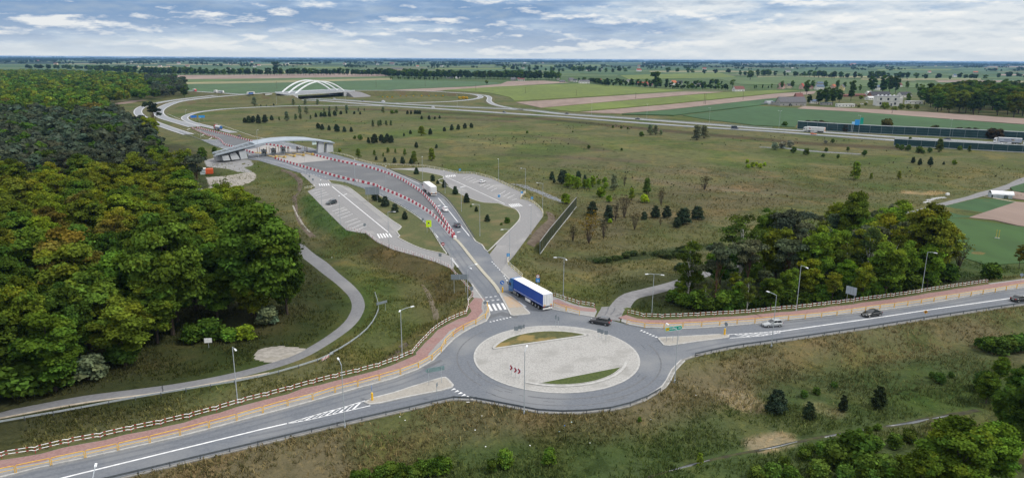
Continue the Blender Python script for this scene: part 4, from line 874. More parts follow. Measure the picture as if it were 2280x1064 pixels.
def bollard(base, label):
    o = empty("traffic_bollard", P(*base)); o.location.z = .14
    MB().tube((0,0,0), (0,0,1.25), .2, .17, 12).build("body", bollard_y, o); MB().tube((0,0,1.25), (0,0,1.32), .17, .1, 12).build("cap", mat("bollard_cap", (.80,.52,.05), .5), o); return tag(o, label, "bollard", "yellow bollards on the traffic islands")
bollard((1119,653), "yellow bollard at the island tip beside the blue truck"); bollard((829,893), "yellow bollard at the pointed tip of the left traffic island"); bollard((1613,747), "yellow bollard at the tip of the right traffic island")
def gantry():
    a, b = np.array(P(1895, 297, .0)), np.array(P(1913, 296, .0)); a = np.array(P(*_p("D 822,668"), 0)); b = np.array(P(*_p("D 885,668"), 0)); r = empty("gantry_sign", a); d = b-a
    for q, nm in ((np.zeros(3), 0), (d, 1)):
        for s in (-.55, .55): MB().tube(q+np.array((s,0,0)), q+np.array((s,0,8.2)), .16, .14, 8).build("post", galv, r)
    MB().tube((0,0,7.6), d+np.array((0,0,7.6)), .12).tube((0,0,8.2), d+np.array((0,0,8.2)), .12).build("beam", galv, r)
    u = d/np.linalg.norm(d); yw = math.atan2(u[1], u[0])
    MB().box(d*.2+np.array((0,-.3,7.6)), (4.2,.2,2.0), yw).build("sign_panel", mat("pale_blue", (.3,.55,.8), .5), r); MB().box(d*.62+np.array((0,-.35,8.1)), (4.6,.2,4.2), yw).build("sign_panel", cyan_sign, r); MB().box(d*1.02+np.array((.6,-.45,9.0)), (2.6,.2,5.4), yw).build("sign_panel", green_sign, r)
    tag(r, "highway gantry with blue and green panels in front of the noise wall", "gantry sign")
gantry()
# ---------------------------------------------------------------- noise walls
wall_steel = mat("wall_steel", (.16,.20,.22), .6, (.13,.165,.18), 1, 3); glass_t = mat("noise_wall_panel", (.012,.042,.050), .18, (.016,.052,.060), .3, 4, spec=.5); glass_g = mat("planted_panel", (.034,.043,.012), .8, (.014,.020,.007), .9, 8, c3=(.052,.052,.013), s3=.3); cap_w = mat("wall_capping", (.66,.70,.72), .5, (.58,.62,.64), .5, 3)
def noise_wall(spec, h, step, label, panel, z=None, rails=2, bar=None, pt=.26):
    pl = resample(PL(spec, z), step); r = empty("noise_wall", pl[0]); o = np.array(pl[0])
    for i, (a, b) in enumerate(zip(pl[:-1], pl[1:])):
        a = np.array(a)-o; b = np.array(b)-o
        MB().strip([tuple(a), tuple(b)], .12, .1, h).build("panel", panel, r)
        mb = MB()
        for k in range(1, rails+1): mb.strip([tuple(a), tuple(b)], .16, h*k/(rails+1)-.03, h*k/(rails+1)+.04)
        if rails: mb.build("crossbar", wall_steel, r)
    mp, mc = MB(), MB()
    for p in pl: q = np.array(p)-o; MB().box(q+np.array((0,0,h/2)), (pt,pt,h)).build("post", wall_steel, r)
    MB().strip([tuple(np.array(p)-o) for p in pl], .34 if rails else .16, h, h+(.42 if rails else .14)).build("capping", cap_w if rails else conc_g, r)
    MB().strip([tuple(np.array(p)-o) for p in pl], .3, -.3, .22).build("plinth", conc_l, r)
    return tag(r, label, "noise wall", "noise walls")
noise_wall("D 362,634 700,657 1000,674 1500,697 1900,716 2280,736 2800,764", 6.0, 8.0, "long dark teal noise wall with a white capping on the far side of the highway", glass_t, z=.1)
noise_wall("D 1178,775 1600,798 2280,834 2800,862", 4.2, 8.0, "dark teal noise wall on the near side of the highway at the right edge", glass_t, z=.1)
noise_wall("Z 1202,566 1222,538 1283,461", 3.9, 4.0, "overgrown green noise wall running away beside the dirt track", glass_g, rails=0, pt=.18)
# ---------------------------------------------------------------- arched bridge
def bridge():
    Z = DECK; L0, R0 = np.array(P(657, 210.5, Z)), np.array(P(767, 203.8, Z)); ax = (R0-L0); ln = np.linalg.norm(ax); u = ax/ln; side = np.array(P(628, 206.5, Z))-L0; nn = np.array([-u[1], u[0], 0]); wd = abs(side@nn); skew = side@u
    r = empty("arched_bridge", (L0[0], L0[1], 0)); T = lambda s, t, z: u*(s*ln+skew*t)+nn*(wd*t)+np.array((0,0,z))
    for t in (0, .5, 1.0):
        mb = MB(); prev = None
        for k in range(41):
            s = k/40; c = T(s, t, Z+.2+15.5*4*s*(1-s))
            if prev is not None:
                d = c-prev; d /= np.linalg.norm(d); up = np.array((0,0,1))-d*d[2]; up /= np.linalg.norm(up); q = []
                for e in (prev, c):
                    for a, b in ((-.75,-.6), (.75,-.6), (.75,.6), (-.75,.6)): q.append(e+nn*a+up*b*1.2)
                mb.add(q, [(0,1,5,4), (1,2,6,5), (2,3,7,6), (3,0,4,7)])
            prev = c
        mb.build("arch", white_arch, r)
    e = .17
    pr = [T(-.12,-.05,0), T(1.22,-.05,0), T(1.22,1.05,0), T(-.12,1.05,0)]
    MB().prism(pr, Z-1.05, Z+.26).build("deck", conc_l, r); MB().prism([T(-.1,.04,0), T(1.2,.04,0), T(1.2,.96,0), T(-.1,.96,0)], Z+.2, Z+.30).build("roadway", asph_hwy, r)
    for t in (-.05, 1.05): MB().strip([tuple(T(-.12,t,Z+.26)), tuple(T(1.22,t,Z+.26))], .25, 0, 1.0).build("parapet", galv, r)
    for k in range(9): pass
    for s0, s1 in ((-.02,.04), (.97,1.03)):
        MB().prism([T(s0,-.04,0), T(s1,-.04,0), T(s1,1.04,0), T(s0,1.04,0)], 0, Z-1.05).build("abutment", conc_l, r)
    def wing(s0, s1, t):
        a, b = T(s0,t,0), T(s1,t,0); h = np.array((0,0,Z-.6)); w = nn*.6
        MB().add([a, b, a+h, b+h, a+w, b+w, a+h+w, b+h+w], [(0,1,3,2), (5,4,6,7), (2,3,7,6), (0,2,6,4), (3,1,5,7)]).build("wing_wall", conc_l, r)
    for t in (-.05, 1.05):
        wing(-.30, -.02, t); wing(1.03, 1.24, t)
        c = T(1.24, t, 0); sg = -1 if t < .5 else 1
        MB().add([T(1.05,t,Z-1), T(1.3,t,Z-.3), T(1.62,t,0), T(1.3,t+sg*.75,0), T(.98,t+sg*.62,0), T(1.03,t,0)], [(0,5,4), (0,4,3,1), (1,3,2)] if sg < 0 else [(4,5,0), (1,3,4,0), (2,3,1)]).build("slope_paving", stone_g, r)
        MB().add([T(-.05,t,Z-1), T(-.35,t,Z-.3), T(-.65,t,0), T(-.35,t+sg*.55,0), T(0,t+sg*.5,0), T(-.03,t,0)], [(4,5,0), (1,3,4,0), (2,3,1)] if sg < 0 else [(0,5,4), (0,4,3,1), (1,3,2)]).build("slope_paving", bank_m, r)
    tag(r, "white road bridge with three parallel arches crossing the highway", "bridge")
white_arch = mat("white_steel", (.74,.76,.78), .5, (.66,.68,.70), .3, 4); stone_g = mat("slope_pavers", (.20,.195,.20), .9, (.15,.148,.15), .6, 6)
bridge()
# ---------------------------------------------------------------- toll canopy
def canopy():
    A, B = np.array(P(480, 360, 0)), np.array(P(748, 338, 0)); u = (B-A)/np.linalg.norm(B-A); nn = np.array([-u[1], u[0], 0])
    r = empty("toll_canopy", A)
    def hit(px, py, d):
        q = ray(px, py); o = A+nn*d-np.array((0,0,HC)); t = (o@nn)/(q@nn); p = q*t+np.array((0,0,HC)); return p-A
    near = [hit(*_p("S "+s), 0) for s in ("60,345", "200,308", "380,262", "580,212", "780,160", "950,132", "1100,113", "1300,97", "1500,90", "1650,91", "1800,97", "1950,115", "2085,136")]
    wid = 10.0
    far_ = [hit(*_p("S "+s), wid) for s in ("20,305", "160,265", "330,218", "500,168", "640,126", "850,76", "1030,52", "1250,38", "1450,38", "1600,45", "1740,70", "1860,92", "1960,103")]
    def rs(l, n=41): return [np.array(q) for q in resample(smooth([tuple(x) for x in l], 1), 1)] if 0 else None
    def at(l, s):
        S_ = [float(q@u) for q in l]; return np.array([np.interp(s, S_, [q[k] for q in l]) for k in range(3)])
    s0, s1 = max(near[0]@u, far_[0]@u), min(near[-1]@u, far_[-1]@u); sm = max(near[4]@u, far_[4]@u)-1.0
    def deck(sa, sb, m, name, dz=0.0, th=.55, inset=0.0, n=30):
        vs = []
        for k in range(n+1):
            s = sa+(sb-sa)*k/n; a, b = at(near, s), at(far_, s); c, d = a+(b-a)*inset, b+(a-b)*inset
            cr = (c+d)/2+np.array((0,0,.45))
            vs += [c+np.array((0,0,dz)), cr+np.array((0,0,dz)), d+np.array((0,0,dz)), d+np.array((0,0,dz-th)), c+np.array((0,0,dz-th))]
        fs = [(5*i+j, 5*i+(j+1) % 5, 5*i+5+(j+1) % 5, 5*i+5+j)[::1] for i in range(n) for j in range(5)]+[(4,3,2,1,0), tuple(5*n+j for j in range(5))]
        return MB().add(vs, fs).build(name, m, r)
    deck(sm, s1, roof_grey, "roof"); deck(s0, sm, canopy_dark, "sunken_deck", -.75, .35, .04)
    def beam(l, sa, sb, m, name, w=.9, h=.65):
        p = [tuple(at(l, sa+(sb-sa)*k/24)-np.array((0,0,h-.1))) for k in range(25)]; MB().strip(p, w, 0, h).build(name, m, r)
    beam(near, near[0]@u, s1, roof_grey, "edge_beam"); beam(far_, far_[0]@u, s1, roof_grey, "edge_beam")
    for k in range(7): s = s0+(sm-s0)*(k+.5)/7; a, b = at(near, s), at(far_, s); MB().tube(a-np.array((0,0,.5)), b-np.array((0,0,.5)), .18).build("cross_tie", galv, r)
    def pylon(q0, q1, t0, t1, d0, d1):
        """Slab between two foot pixels and two head pixels, d metres behind the front plane."""
        f = [hit(*_p("S "+s), d0) for s in (q0, q1)]; t = [hit(*_p("S "+s), d0) for s in (t0, t1)]; 
        for v in f: v[2] = 0
        b = nn*d1; vs = [f[0], f[1], t[1], t[0]]; vs += [v+b for v in vs]
        MB().add(vs, [(0,1,2,3), (5,4,7,6), (1,5,6,2), (4,0,3,7), (3,2,6,7)]).build("support_wall", conc_w, r)
    pylon("210,445", "330,437", "185,358", "290,345", .6, 8.4); pylon("350,433", "500,432", "318,330", "415,300", 1.2, 7.4); pylon("510,432", "625,410", "470,285", "580,258", .6, 8.4)
    pylon("90,430", "180,425", "60,365", "160,352", 4.0, 3.0)
    pylon("1805,262", "1905,266", "1818,122", "1915,122", .5, 2.2); pylon("1952,298", "2070,276", "1962,155", "2062,142", .3, 3.0)
    MB().box(hit(*_p("S 1745,135"), .3), (2.6,.25,2.4), math.atan2(u[1], u[0])).build("lane_signal", mat("pale_signal", (.55,.68,.66), .5), r)
    for s in ("1395,120", "1545,112"): q = hit(*_p("S "+s), 5); MB().tube(q+np.array((0,0,.9)), q-np.array((0,0,1.0)), .25, .08, 8).build("lane_camera", dark_steel, r)
    tag(r, "arched grey canopy over the toll lanes on slanted pale concrete walls", "toll canopy")
conc_w = mat("pale_support_concrete", (.44,.46,.48), .8, (.37,.39,.41), .3, 6, c3=(.42,.43,.44), s3=.12)
canopy()
booth_w = mat("booth_cladding", (.33,.36,.37), .6, (.28,.31,.32), 1, 4); glass_d = mat("dark_glass", (.012,.016,.02), .08, (.016,.02,.025), 1, 2, spec=.6)
def booth(base, label):
    r = empty("toll_booth", P(*base, .0), .55); MB().box((0,0,1.5), (2.2,3.0,3.0)).box((0,0,.2), (3.0,5.5,.4)).build("body", booth_w, r); MB().box((0,0,3.1), (2.7,3.6,.28)).build("roof", dark_steel, r)
    MB().box((.75,-1.52,1.5), (.6,.08,1.5)).build("door", black_p, r); MB().box((-.4,-1.52,1.9), (1.1,.06,.9)).build("window", glass_d, r); MB().box((0,0,3.5), (.6,.6,.6)).build("roof_unit", dark_steel, r); return tag(r, label, "toll booth", "toll booths under the canopy")
booth((588,346), "leftmost toll booth under the canopy"); booth((609,343.5), "middle toll booth under the canopy"); booth((630.5,340.5), "rightmost toll booth under the canopy")
for i, (s, k) in enumerate((("730,300 960,310 900,330 760,318", 0), ("960,345 1140,395 1100,400 930,358", 0), ("1090,350 1290,380 1250,395 1060,365", 0), ("1260,320 1440,360 1400,378 1240,338", 0), ("1390,305 1590,345 1555,362 1370,322", 0), ("1560,295 1740,335 1710,350 1540,312", 0))):
    o = MB().prism(PL("S "+s, 0), 0, .32).build("toll_island", mat("toll_island_paint", (.48,.36,.15), .85, (.30,.24,.15), .5, 6)); tag(o, ("ochre kerbed toll island left of the booths", "ochre kerbed toll island in front of the left booth", "ochre kerbed toll island in front of the middle booth", "ochre kerbed toll island in front of the right booth", "ochre kerbed toll island with a rounded nose right of the booths", "ochre kerbed toll island nearest the upper barrier line")[i], "toll island", "toll islands")
for i, s in enumerate(("1410,372", "1565,358", "1715,345", "1105,398", "1245,388")):
    r = MB().tube((-.5,0,0), (-.5,0,1.2), .55, .45, 12).box((.3,0,.45), (1.6,.9,.9)).build("impact_buffer", mat("buffer_yellow", (.50,.34,.08), .6)); r.location = P(*_p("S "+s), .3); r.rotation_euler = (0,0,2.3); tag(r, ("rounded yellow buffer on the toll island right of the booths", "rounded yellow buffer one island left of the barrier end", "rounded yellow buffer beside the end of the upper barrier line", "rounded yellow buffer in front of the left toll booth", "low yellow buffer in front of the middle toll booth")[i], "impact buffer", "yellow impact buffers")
post_dark = mat("post_bronze", (.13,.075,.03), .6, (.22,.14,.03), 1.5, 2); gp = MB().box((0,0,1.6), (.22,.22,3.2)).box((0,0,3.2), (.34,.34,.2)).build("toll_post", post_dark)
for i, s in enumerate(("785,312", "828,315", "942,300", "988,303", "1095,288", "1145,290", "1298,300", "1318,300", "1450,290", "1465,300", "1590,295", "1612,300", "1630,302")):
    o = gp.copy(); S.collection.objects.link(o); o.location = P(*_p("S "+s), .02); tag(o, "slim dark yellow post beside a toll lane", "lane post", "slim posts of the toll lanes")
bpy.data.objects.remove(gp)
# ---------------------------------------------------------------- yard things
def container():
    r = empty("orange_container", P(*_p("E 378,722")), .35); mb = MB().box((0,0,1.35), (3.6,2.6,2.5)); 
    for k in range(7): mb.box((-1.6+k*.53,-1.32,1.3), (.12,.06,2.2))
    mb.build("body", mat("orange_steel", (.62,.11,.03), .6, (.52,.09,.025), .8, 4), r); MB().box((0,0,.05), (3.4,2.4,.2)).build("skid", dark_steel, r); MB().box((1.82,0,1.3), (.06,2.2,2.1)).build("door", mat("orange_dark", (.5,.085,.025), .6), r); tag(r, "orange steel container in the gravel yard left of the toll canopy", "container")
    k = empty("site_kiosk", P(*_p("E 300,728")), .35); MB().box((0,0,1.4), (2.4,2.4,2.8)).build("body", mat("kiosk_blue_white", (.55,.62,.64), .6), k); MB().box((0,0,2.9), (2.7,2.7,.2)).build("roof", white_p, k)
    for z in (.8, 1.6, 2.3): MB().box((.1,-1.22,z), (2.0,.06,.25)).build("louvre", dark_steel, k)
    tag(k, "pale louvred cabin beside the orange container", "cabin")
container()
def tunnel():
    r = empty("polytunnel", P(2228, 440), -.30); L, w, h = 8.6, 4.6, 2.9; n = 14; vs = []
    for x in np.linspace(-L/2, L/2, 9):
        for k in range(n+1): a = math.pi*k/n; vs.append((x, -w/2*math.cos(a), 1.5+(h-1.5)*math.sin(a)+random.uniform(-.03, .03)))
    m1 = n+1; MB().add(vs, [(i*m1+k, i*m1+k+1, (i+1)*m1+k+1, (i+1)*m1+k)[::-1] for i in range(8) for k in range(n)]).build("roof_sheet", mat("white_sheeting", (.78,.80,.82), .5, (.68,.70,.73), .7, 4), r, True)
    wl_ = MB()
    for x in np.linspace(-L/2, L/2, 9): wl_.box((x, -w/2, .75), (.06,.06,1.5)); wl_.box((x, w/2, .75), (.06,.06,1.5))
    wl_.build("frame", galv, r); MB().box((-1.6,-w/2+.02,.72), (4.2,.04,1.4)).box((2.9,-w/2+.02,.72), (1.6,.04,1.4)).box((0,w/2,.72), (L,.04,1.4)).box((-L/2,0,.9), (.04,w,1.7)).build("side_sheet", mat("cloudy_sheeting", (.40,.45,.47), .5, (.32,.37,.38), .8, 4), r)
    MB().box((1.2,-w/2-.02,.8), (1.0,.05,1.6)).build("door", mat("tunnel_door", (.12,.15,.16), .6), r); tag(r, "white polytunnel beside the grey track at the right edge", "polytunnel")
    w_ = empty("water_tank", P(*_p("V 1060,532")), .2); MB().box((0,0,.55), (1.3,1.0,.9)).build("tank", white_p, w_); MB().box((0,0,.08), (1.4,1.1,.16)).build("pallet", mat("pallet_wood", (.25,.19,.12), .9), w_); tag(w_, "small white tank on a pallet beside the track near the concrete slabs", "tank")
    for i, (s, rz) in enumerate((("V 780,610", .1), ("V 860,590", .2), ("V 930,578", .15), ("V 740,645", .12), ("V 980,575", .1))):
        o = MB().box((0,0,.1), (3.0,1.2,.2)).box((.1,.1,.25), (2.6,1.1,.12), .06).build("concrete_slab", conc_l); o.location = P(*_p(s)); o.rotation_euler = (0,0,rz); tag(o, "flat pale concrete slab lying beside the grey track", "slab", "concrete slabs by the track")
    for i, s in enumerate(("V 1845,1012", "V 1878,1012")): pass
    a = [empty("yellow_post", P(*pts("O 2040,45 2062,48")[k])) for k in (0, 1)]
    for k, e in enumerate(a): MB().tube((0,0,.5), (0,0,3.2), .09, .09, 8).build("shaft", mat("pale_marker_yellow", (.55,.45,.08), .6), e); MB().box((0,0,.25), (.5,.5,.5)).build("foot", conc_l, e); tag(e, ("left", "right")[k]+" one of two yellow posts in the green crop at right", "marker post", "yellow posts in the crop")
tunnel()
# ---------------------------------------------------------------- vehicles
tyre = mat("tyre_rubber", (.018,.018,.018), .85, (.026,.026,.026), 4, 2); alloy = mat("alloy_rim", (.45,.46,.47), .35, (.36,.37,.38), 6, 2, metal=.6); auto_glass = mat("vehicle_glass", (.020,.026,.032), .06, (.026,.032,.038), 2, 2, spec=.7)
head_l = mat("headlamp_glass", (.72,.75,.78), .15, (.6,.62,.65), 6, 2); tail_l = mat("tail_lamp", (.42,.015,.02), .25, (.35,.012,.015), 6, 2); plate_w = mat("licence_plate", (.75,.75,.72), .5)
def paintm(n, c, r=.28):
    if n in MATS: return MATS[n]
    m = mat(n, c, r, tuple(v*.92 for v in c), 1.5, 3, spec=.5); m.node_tree.nodes["Principled BSDF"].inputs["Coat Weight"].default_value = .6; return m
def wheel(parent, x, y, r, w=.22, rim=True):
    o = MB().tube((0,-w/2,0), (0,w/2,0), r, r, 18).build("wheel", tyre, parent); o.location = (x, y, r); s = -1 if y < 0 else 1
    if rim: MB().tube((0,s*(w/2-.03),0), (0,s*(w/2+.012),0), r*.64, r*.58, 12).build("rim", alloy, o)
    return o
def loft(st, n=None):
    """Body from stations (x, [(y,z)...half section from bottom centre to top centre]) mirrored."""
    vs, fs = [], []; m = len(st[0][1]); full = 2*m
    for x, sec in st: vs += [(x, y, z) for y, z in sec]+[(x, -y, z) for y, z in sec[::-1]]
    for i in range(len(st)-1):
        for j in range(full): k = (j+1) % full; fs.append((i*full+j, (i+1)*full+j, (i+1)*full+k, i*full+k))
    fs += [tuple(range(full)), tuple((len(st)-1)*full+j for j in range(full-1, -1, -1))]
    return MB().add(vs, fs)
CARS = dict(hatch=dict(L=4.3, W=1.76, H=1.50, hood=.80, roof=(-.55, -1.75), ws=.55, rear=-2.08, belt=.92), estate=dict(L=4.6, W=1.78, H=1.55, hood=.82, roof=(-.45, -1.85), ws=.75, rear=-2.22, belt=.95), sedan=dict(L=4.7, W=1.80, H=1.44, hood=.80, roof=(-.30, -1.10), ws=.75, rear=-1.75, belt=.92),
    suv=dict(L=4.5, W=1.85, H=1.66, hood=1.0, roof=(-.35, -1.75), ws=.60, rear=-2.12, belt=1.05), van=dict(L=5.9, W=2.05, H=2.5, hood=1.25, roof=(.9, -2.85), ws=1.75, rear=-2.93, belt=1.35))
def car(kind, m, name="car", roof_m=None):
    c = CARS[kind]; L, W, H = c["L"], c["W"], c["H"]; h = L/2; r = empty(name, (0,0,0)); b = c["belt"]; w = W/2; g = .22
    def sec(x, top, k=1.0): return [(0, g), (w*k*.92, g), (w*k, g+.18), (w*k, top-.16), (w*k*.93, top-.02), (0, top)]
    st = [(h, sec(0, .62, .80)), (h-.12, sec(0, .68, .93)), (h-.55, sec(0, c["hood"]-.02, .985)), (c["ws"]+.1, sec(0, b+.02, 1)), (-.6, sec(0, b+.03, 1)), (c["rear"]+.1, sec(0, b+.04, .99)), (-h+.14, sec(0, b-.0 if kind != "sedan" else b+.04, .95)), (-h, sec(0, .74, .86))]
    loft(st).build("body", m, r, True)
    # cabin: pillars and roof in body colour, the glazing set 3 mm proud of the pillars
    wr = w*.80 if kind != "van" else w*.93; rf, rr = c["roof"]; zt = H; z0 = b-.02
    base = [(c["ws"]+.28, w*.86), (c["rear"], w*.86)]; top = [(rf+.32, wr*.98), (rr, wr*.98)]
    V = [(base[0][0], -base[0][1], z0), (base[0][0], base[0][1], z0), (base[1][0], base[1][1], z0), (base[1][0], -base[1][1], z0), (top[0][0], -top[0][1], zt-.05), (top[0][0], top[0][1], zt-.05), (top[1][0], top[1][1], zt-.05), (top[1][0], -top[1][1], zt-.05)]
    mid = [((rf+rr)/2+.2, 0, zt+.03)]
    MB().add(V+mid, [(0,1,5,4)[::1], (1,2,6,5), (2,3,7,6), (3,0,4,7), (4,5,8), (5,6,8), (6,7,8), (7,4,8)]).build("roof", roof_m or m, r, False)
    def pane(q, name, mm=auto_glass, u0=.07, u1=.93, v0=.10, v1=.90):
        a, b_, c_, d = [np.array(v) for v in q]; f = lambda u, v: (a*(1-u)+b_*u)*(1-v)+(d*(1-u)+c_*u)*v; nrm = np.cross(b_-a, d-a); nrm /= np.linalg.norm(nrm); p = [f(u0,v0), f(u1,v0), f(u1,v1), f(u0,v1)]
        MB().add([x+nrm*.006 for x in p]+[x-nrm*.02 for x in p], [(0,1,2,3), (4,5,1,0), (5,6,2,1), (6,7,3,2), (7,4,0,3)]).build(name, mm, r)
    pane([V[0], V[1], V[5], V[4]], "windscreen"); pane([V[2], V[3], V[7], V[6]], "rear_window", v0=.25)
    for q in ([V[1], V[2], V[6], V[5]], [V[3], V[0], V[4], V[7]]):
        s = q[0][0] > q[1][0]
        if kind == "van": pane(q, "side_window", u0=.03 if s else .77, u1=.23 if s else .97, v0=.05, v1=.7)
        else: pane(q, "side_window", u0=.09, u1=.47); pane(q, "side_window", u0=.51, u1=.92)
    for s in (-1, 1):
        MB().box((h-.17, s*w*.68, .60), (.16,.36,.15)).build("headlight", head_l, r); MB().box((-h+.06, s*w*.72, .80 if kind != "suv" else .92), (.14,.26,.17 if kind != "estate" else .34)).build("tail_light", tail_l, r)
        MB().box((c["ws"]-.02, s*(w+.08), b+.02), (.14,.18,.12)).build("mirror", m, r)
        for x in (h-.86, -h+.82): wheel(r, x, s*(w-.10), .32 if kind not in ("suv", "van") else .36)
    MB().box((h+.005, 0, .42), (.03,.5,.11)).build("licence_plate", plate_w, r); MB().box((-h-.005, 0, .60), (.03,.5,.11)).build("licence_plate", plate_w, r); MB().box((h-.02, 0, .40), (.07,1.1,.14)).build("grille", black_p, r)
    return r
def put(o, a, b, label, cat, z=0.0, grp=None):
    """Stand a vehicle with its tail at pixel a and its nose towards pixel b."""
    A, B = np.array(P(*a, z)), np.array(P(*b, z)); c = (A+B)/2; o.location = (c[0], c[1], z); o.rotation_euler = (0, 0, math.atan2(B[1]-A[1], B[0]-A[0])); return tag(o, label, cat, grp)
graph = paintm("graphite_paint", (.035,.036,.040)); black_c = paintm("black_paint", (.010,.012,.013)); silver = paintm("silver_paint", (.36,.38,.39)); white_c = paintm("white_paint", (.72,.73,.74)); navy = paintm("navy_paint", (.018,.030,.048)); teal_c = paintm("teal_paint", (.03,.06,.07)); orange_c = paintm("orange_paint", (.75,.20,.05)); blue_c = paintm("blue_paint", (.02,.09,.30)); dgreen = paintm("dark_green_paint", (.015,.028,.030))
put(car("estate", graph), (1359,724), (1313,716), "dark grey estate car on the roundabout heading left", "car")
put(car("hatch", silver), (1741.5,724), (1695,727), "silver hatchback on the right road near the hatched marking", "car")
put(car("sedan", black_c), (1964,699), (1916,706), "black saloon car on the right road ahead of the silver hatchback", "car")
put(car("sedan", black_c), (2249,672), (2293,667), "black saloon car cut off by the right picture edge", "car")
put(car("suv", white_c), (997,476), (985,463), "white car behind the white truck on the main road", "car")
put(car("suv", navy), (1023,511), (1013,498), "dark blue car last in the queue behind the white truck", "car")
put(car("suv", dgreen), (749,452), (727,456.5), "dark car parked in a bay of the left car park", "car")
put(car("hatch", white_c), (1068,409), (1081,404.5), "white car parked in a bay of the right car park", "car")
put(car("suv", navy), (671,333.5), (659,329.5), "dark blue car leaving the toll lanes on the far side", "car")
put(car("sedan", black_c), (540,306.5), (526,303), "black car behind the far barrier line before the canopy", "car")
put(car("van", navy), (1623,287), (1649,287.6), "dark blue van on the near carriageway of the highway", "van", .25)
put(car("hatch", orange_c), (1803,299.5), (1820,300.5), "orange car on the highway beside the white semi-trailer", "car", .25)
put(car("sedan", navy), (1426,266.5), (1413,265.8), "dark car on the far carriageway above the grey willow bush", "car", .25)
put(car("sedan", black_c), (1268,254.6), (1256,253.8), "dark car on the far carriageway below the bright green field", "car", .25)
put(car("hatch", teal_c), (1118,250.8), (1129,251.6), "blue-green car on the near carriageway below the curved slip road", "car", .25)
put(car("hatch", white_c), (959,240), (970,240.7), "white car on the near carriageway in the middle of the highway", "car", .25)
put(car("van", white_c), (859,228.6), (847,227.8), "white van on the highway right of the arched bridge", "van", .25)
put(car("sedan", black_c), (813,225.8), (803,225.2), "black car on the highway close to the arched bridge", "car", .25)
put(car("hatch", white_c), (741,220.8), (748,221.2), "white car on the highway under the arched bridge", "car", .25)
put(car("hatch", white_c), (2214,320), (2236,321.5), "white car half hidden behind the near noise wall", "car", .25)
put(car("sedan", navy), (2119,311.8), (2099,310.6), "dark car on the highway in front of the far noise wall", "car", .25)
def truck(cab_m, box_m, name="semi_trailer_truck", roof_m=None, rear_m=None, trailer=True, tank=None, L=13.6, top=4.0, skirt=True, rail=None):
    r = empty(name, (0,0,0)); w = 1.27; tot = L+2.6 if trailer else L+2.2; h = tot/2; rear_m = rear_m or box_m
    # cab: lofted shell with a raked front, windscreen, side windows, deflector
    def sec(z0, z1, k): return [(0, z0), (w*k, z0), (w*k, z1-.35), (w*k*.94, z1-.06), (0, z1)]
    cab = loft([(h, sec(.55, 2.2, .94)), (h-.06, sec(.45, 2.4, .98)), (h-.28, sec(.45, 3.15, .98)), (h-.62, sec(.45, 3.62, .97)), (h-1.35, sec(.45, 3.85, .96)), (h-2.2, sec(.7, 3.85, .95))]); cab.build("cab", cab_m, r)
    a, b = (h-.035, 1.72), (h-.30, 2.95); MB().add([(a[0], -1.12, a[1]), (a[0], 1.12, a[1]), (b[0]+.03, 1.05, b[1]), (b[0]+.03, -1.05, b[1]), (a[0]-.1, -1.12, a[1]), (a[0]-.1, 1.12, a[1]), (b[0]-.08, 1.05, b[1]), (b[0]-.08, -1.05, b[1])], [(0,1,2,3), (1,5,6,2), (4,0,3,7), (3,2,6,7), (5,4,7,6)]).build("windscreen", auto_glass, r)
    for s in (-1, 1):
        MB().box((h-.85, s*w*.965, 2.25), (.85,.09,.75)).build("side_window", auto_glass, r); MB().box((h-.1, s*(w+.14), 2.35), (.14,.20,.75)).build("mirror", black_p, r); MB().box((h-.02, s*.88, .85), (.12,.42,.22)).build("headlight", head_l, r)
        wheel(r, h-1.25, s*1.05, .5, .32); wheel(r, h-4.6 if trailer else -h+1.5, s*1.02, .5, .42)
        if trailer:
            for k in range(3): wheel(r, -h+2.0+1.32*k, s*1.05, .5, .36)
        if skirt: MB().box((h-2.95, s*1.1, .72), (1.6,.28,.62)).build("fuel_tank", alloy, r)
        if skirt and trailer: MB().box((-h+6.8, s*1.18, .72), (2.3,.16,.62)).build("side_skirt", white_p, r)
    MB().box((h-.01, 0, .62), (.12,2.3,.36)).build("bumper", black_p, r); MB().box((0, 0, .95), (tot-1.6,.9,.32)).build("chassis", dark_steel, r)
    x0, x1 = -h, -h+L; b0 = 1.2
    if tank is None:
        MB().box(((x0+x1)/2, 0, (b0+top)/2), (L,2.55,top-b0)).build("trailer_body", box_m, r)
        MB().box(((x0+x1)/2, 0, top+.02), (L-.02,2.5,.05)).build("trailer_roof", roof_m or white_p, r)
        MB().box((x0-.02, 0, (b0+top)/2), (.05,2.48,top-b0-.1)).build("rear_door", rear_m, r)
        mb = MB(); mb.box((x0-.052, 0, (b0+top)/2), (.02,.04,top-b0-.2)); [mb.box((x0-.06, s*q, (b0+top)/2), (.04,.05,top-b0-.4)) for s in (-1, 1) for q in (.35, .85)]; mb.build("door_bars", galv, r)
        if rail:
            for s in (-1, 1): MB().box(((x0+x1)/2, s*1.285, b0+.28), (L-.1,.02,.07)).build("side_rail", rail, r)
    else:
        MB().tube((x0+.3,0,2.45), (x1-.2,0,2.45), 1.22, 1.22, 24).build("tank", tank[0], r, False); MB().tube((x0,0,2.45), (x0+.32,0,2.45), 1.0, 1.235, 24).build("tank_end", tank[1], r); MB().box(((x0+x1)/2, 0, 1.35), (L-1,2.4,.5)).build("tank_skirt", tank[1], r); MB().box(((x0+x1)/2, 0, 3.7), (L-3,.6,.12)).build("walkway", galv, r)
    MB().box((x0+.1, 0, 1.05), (.1,2.5,.16)).build("rear_bar", dark_steel, r); MB().box((x0+.06, 0, .62), (.1,2.45,.30)).build("underrun_bar", plate_w, r)
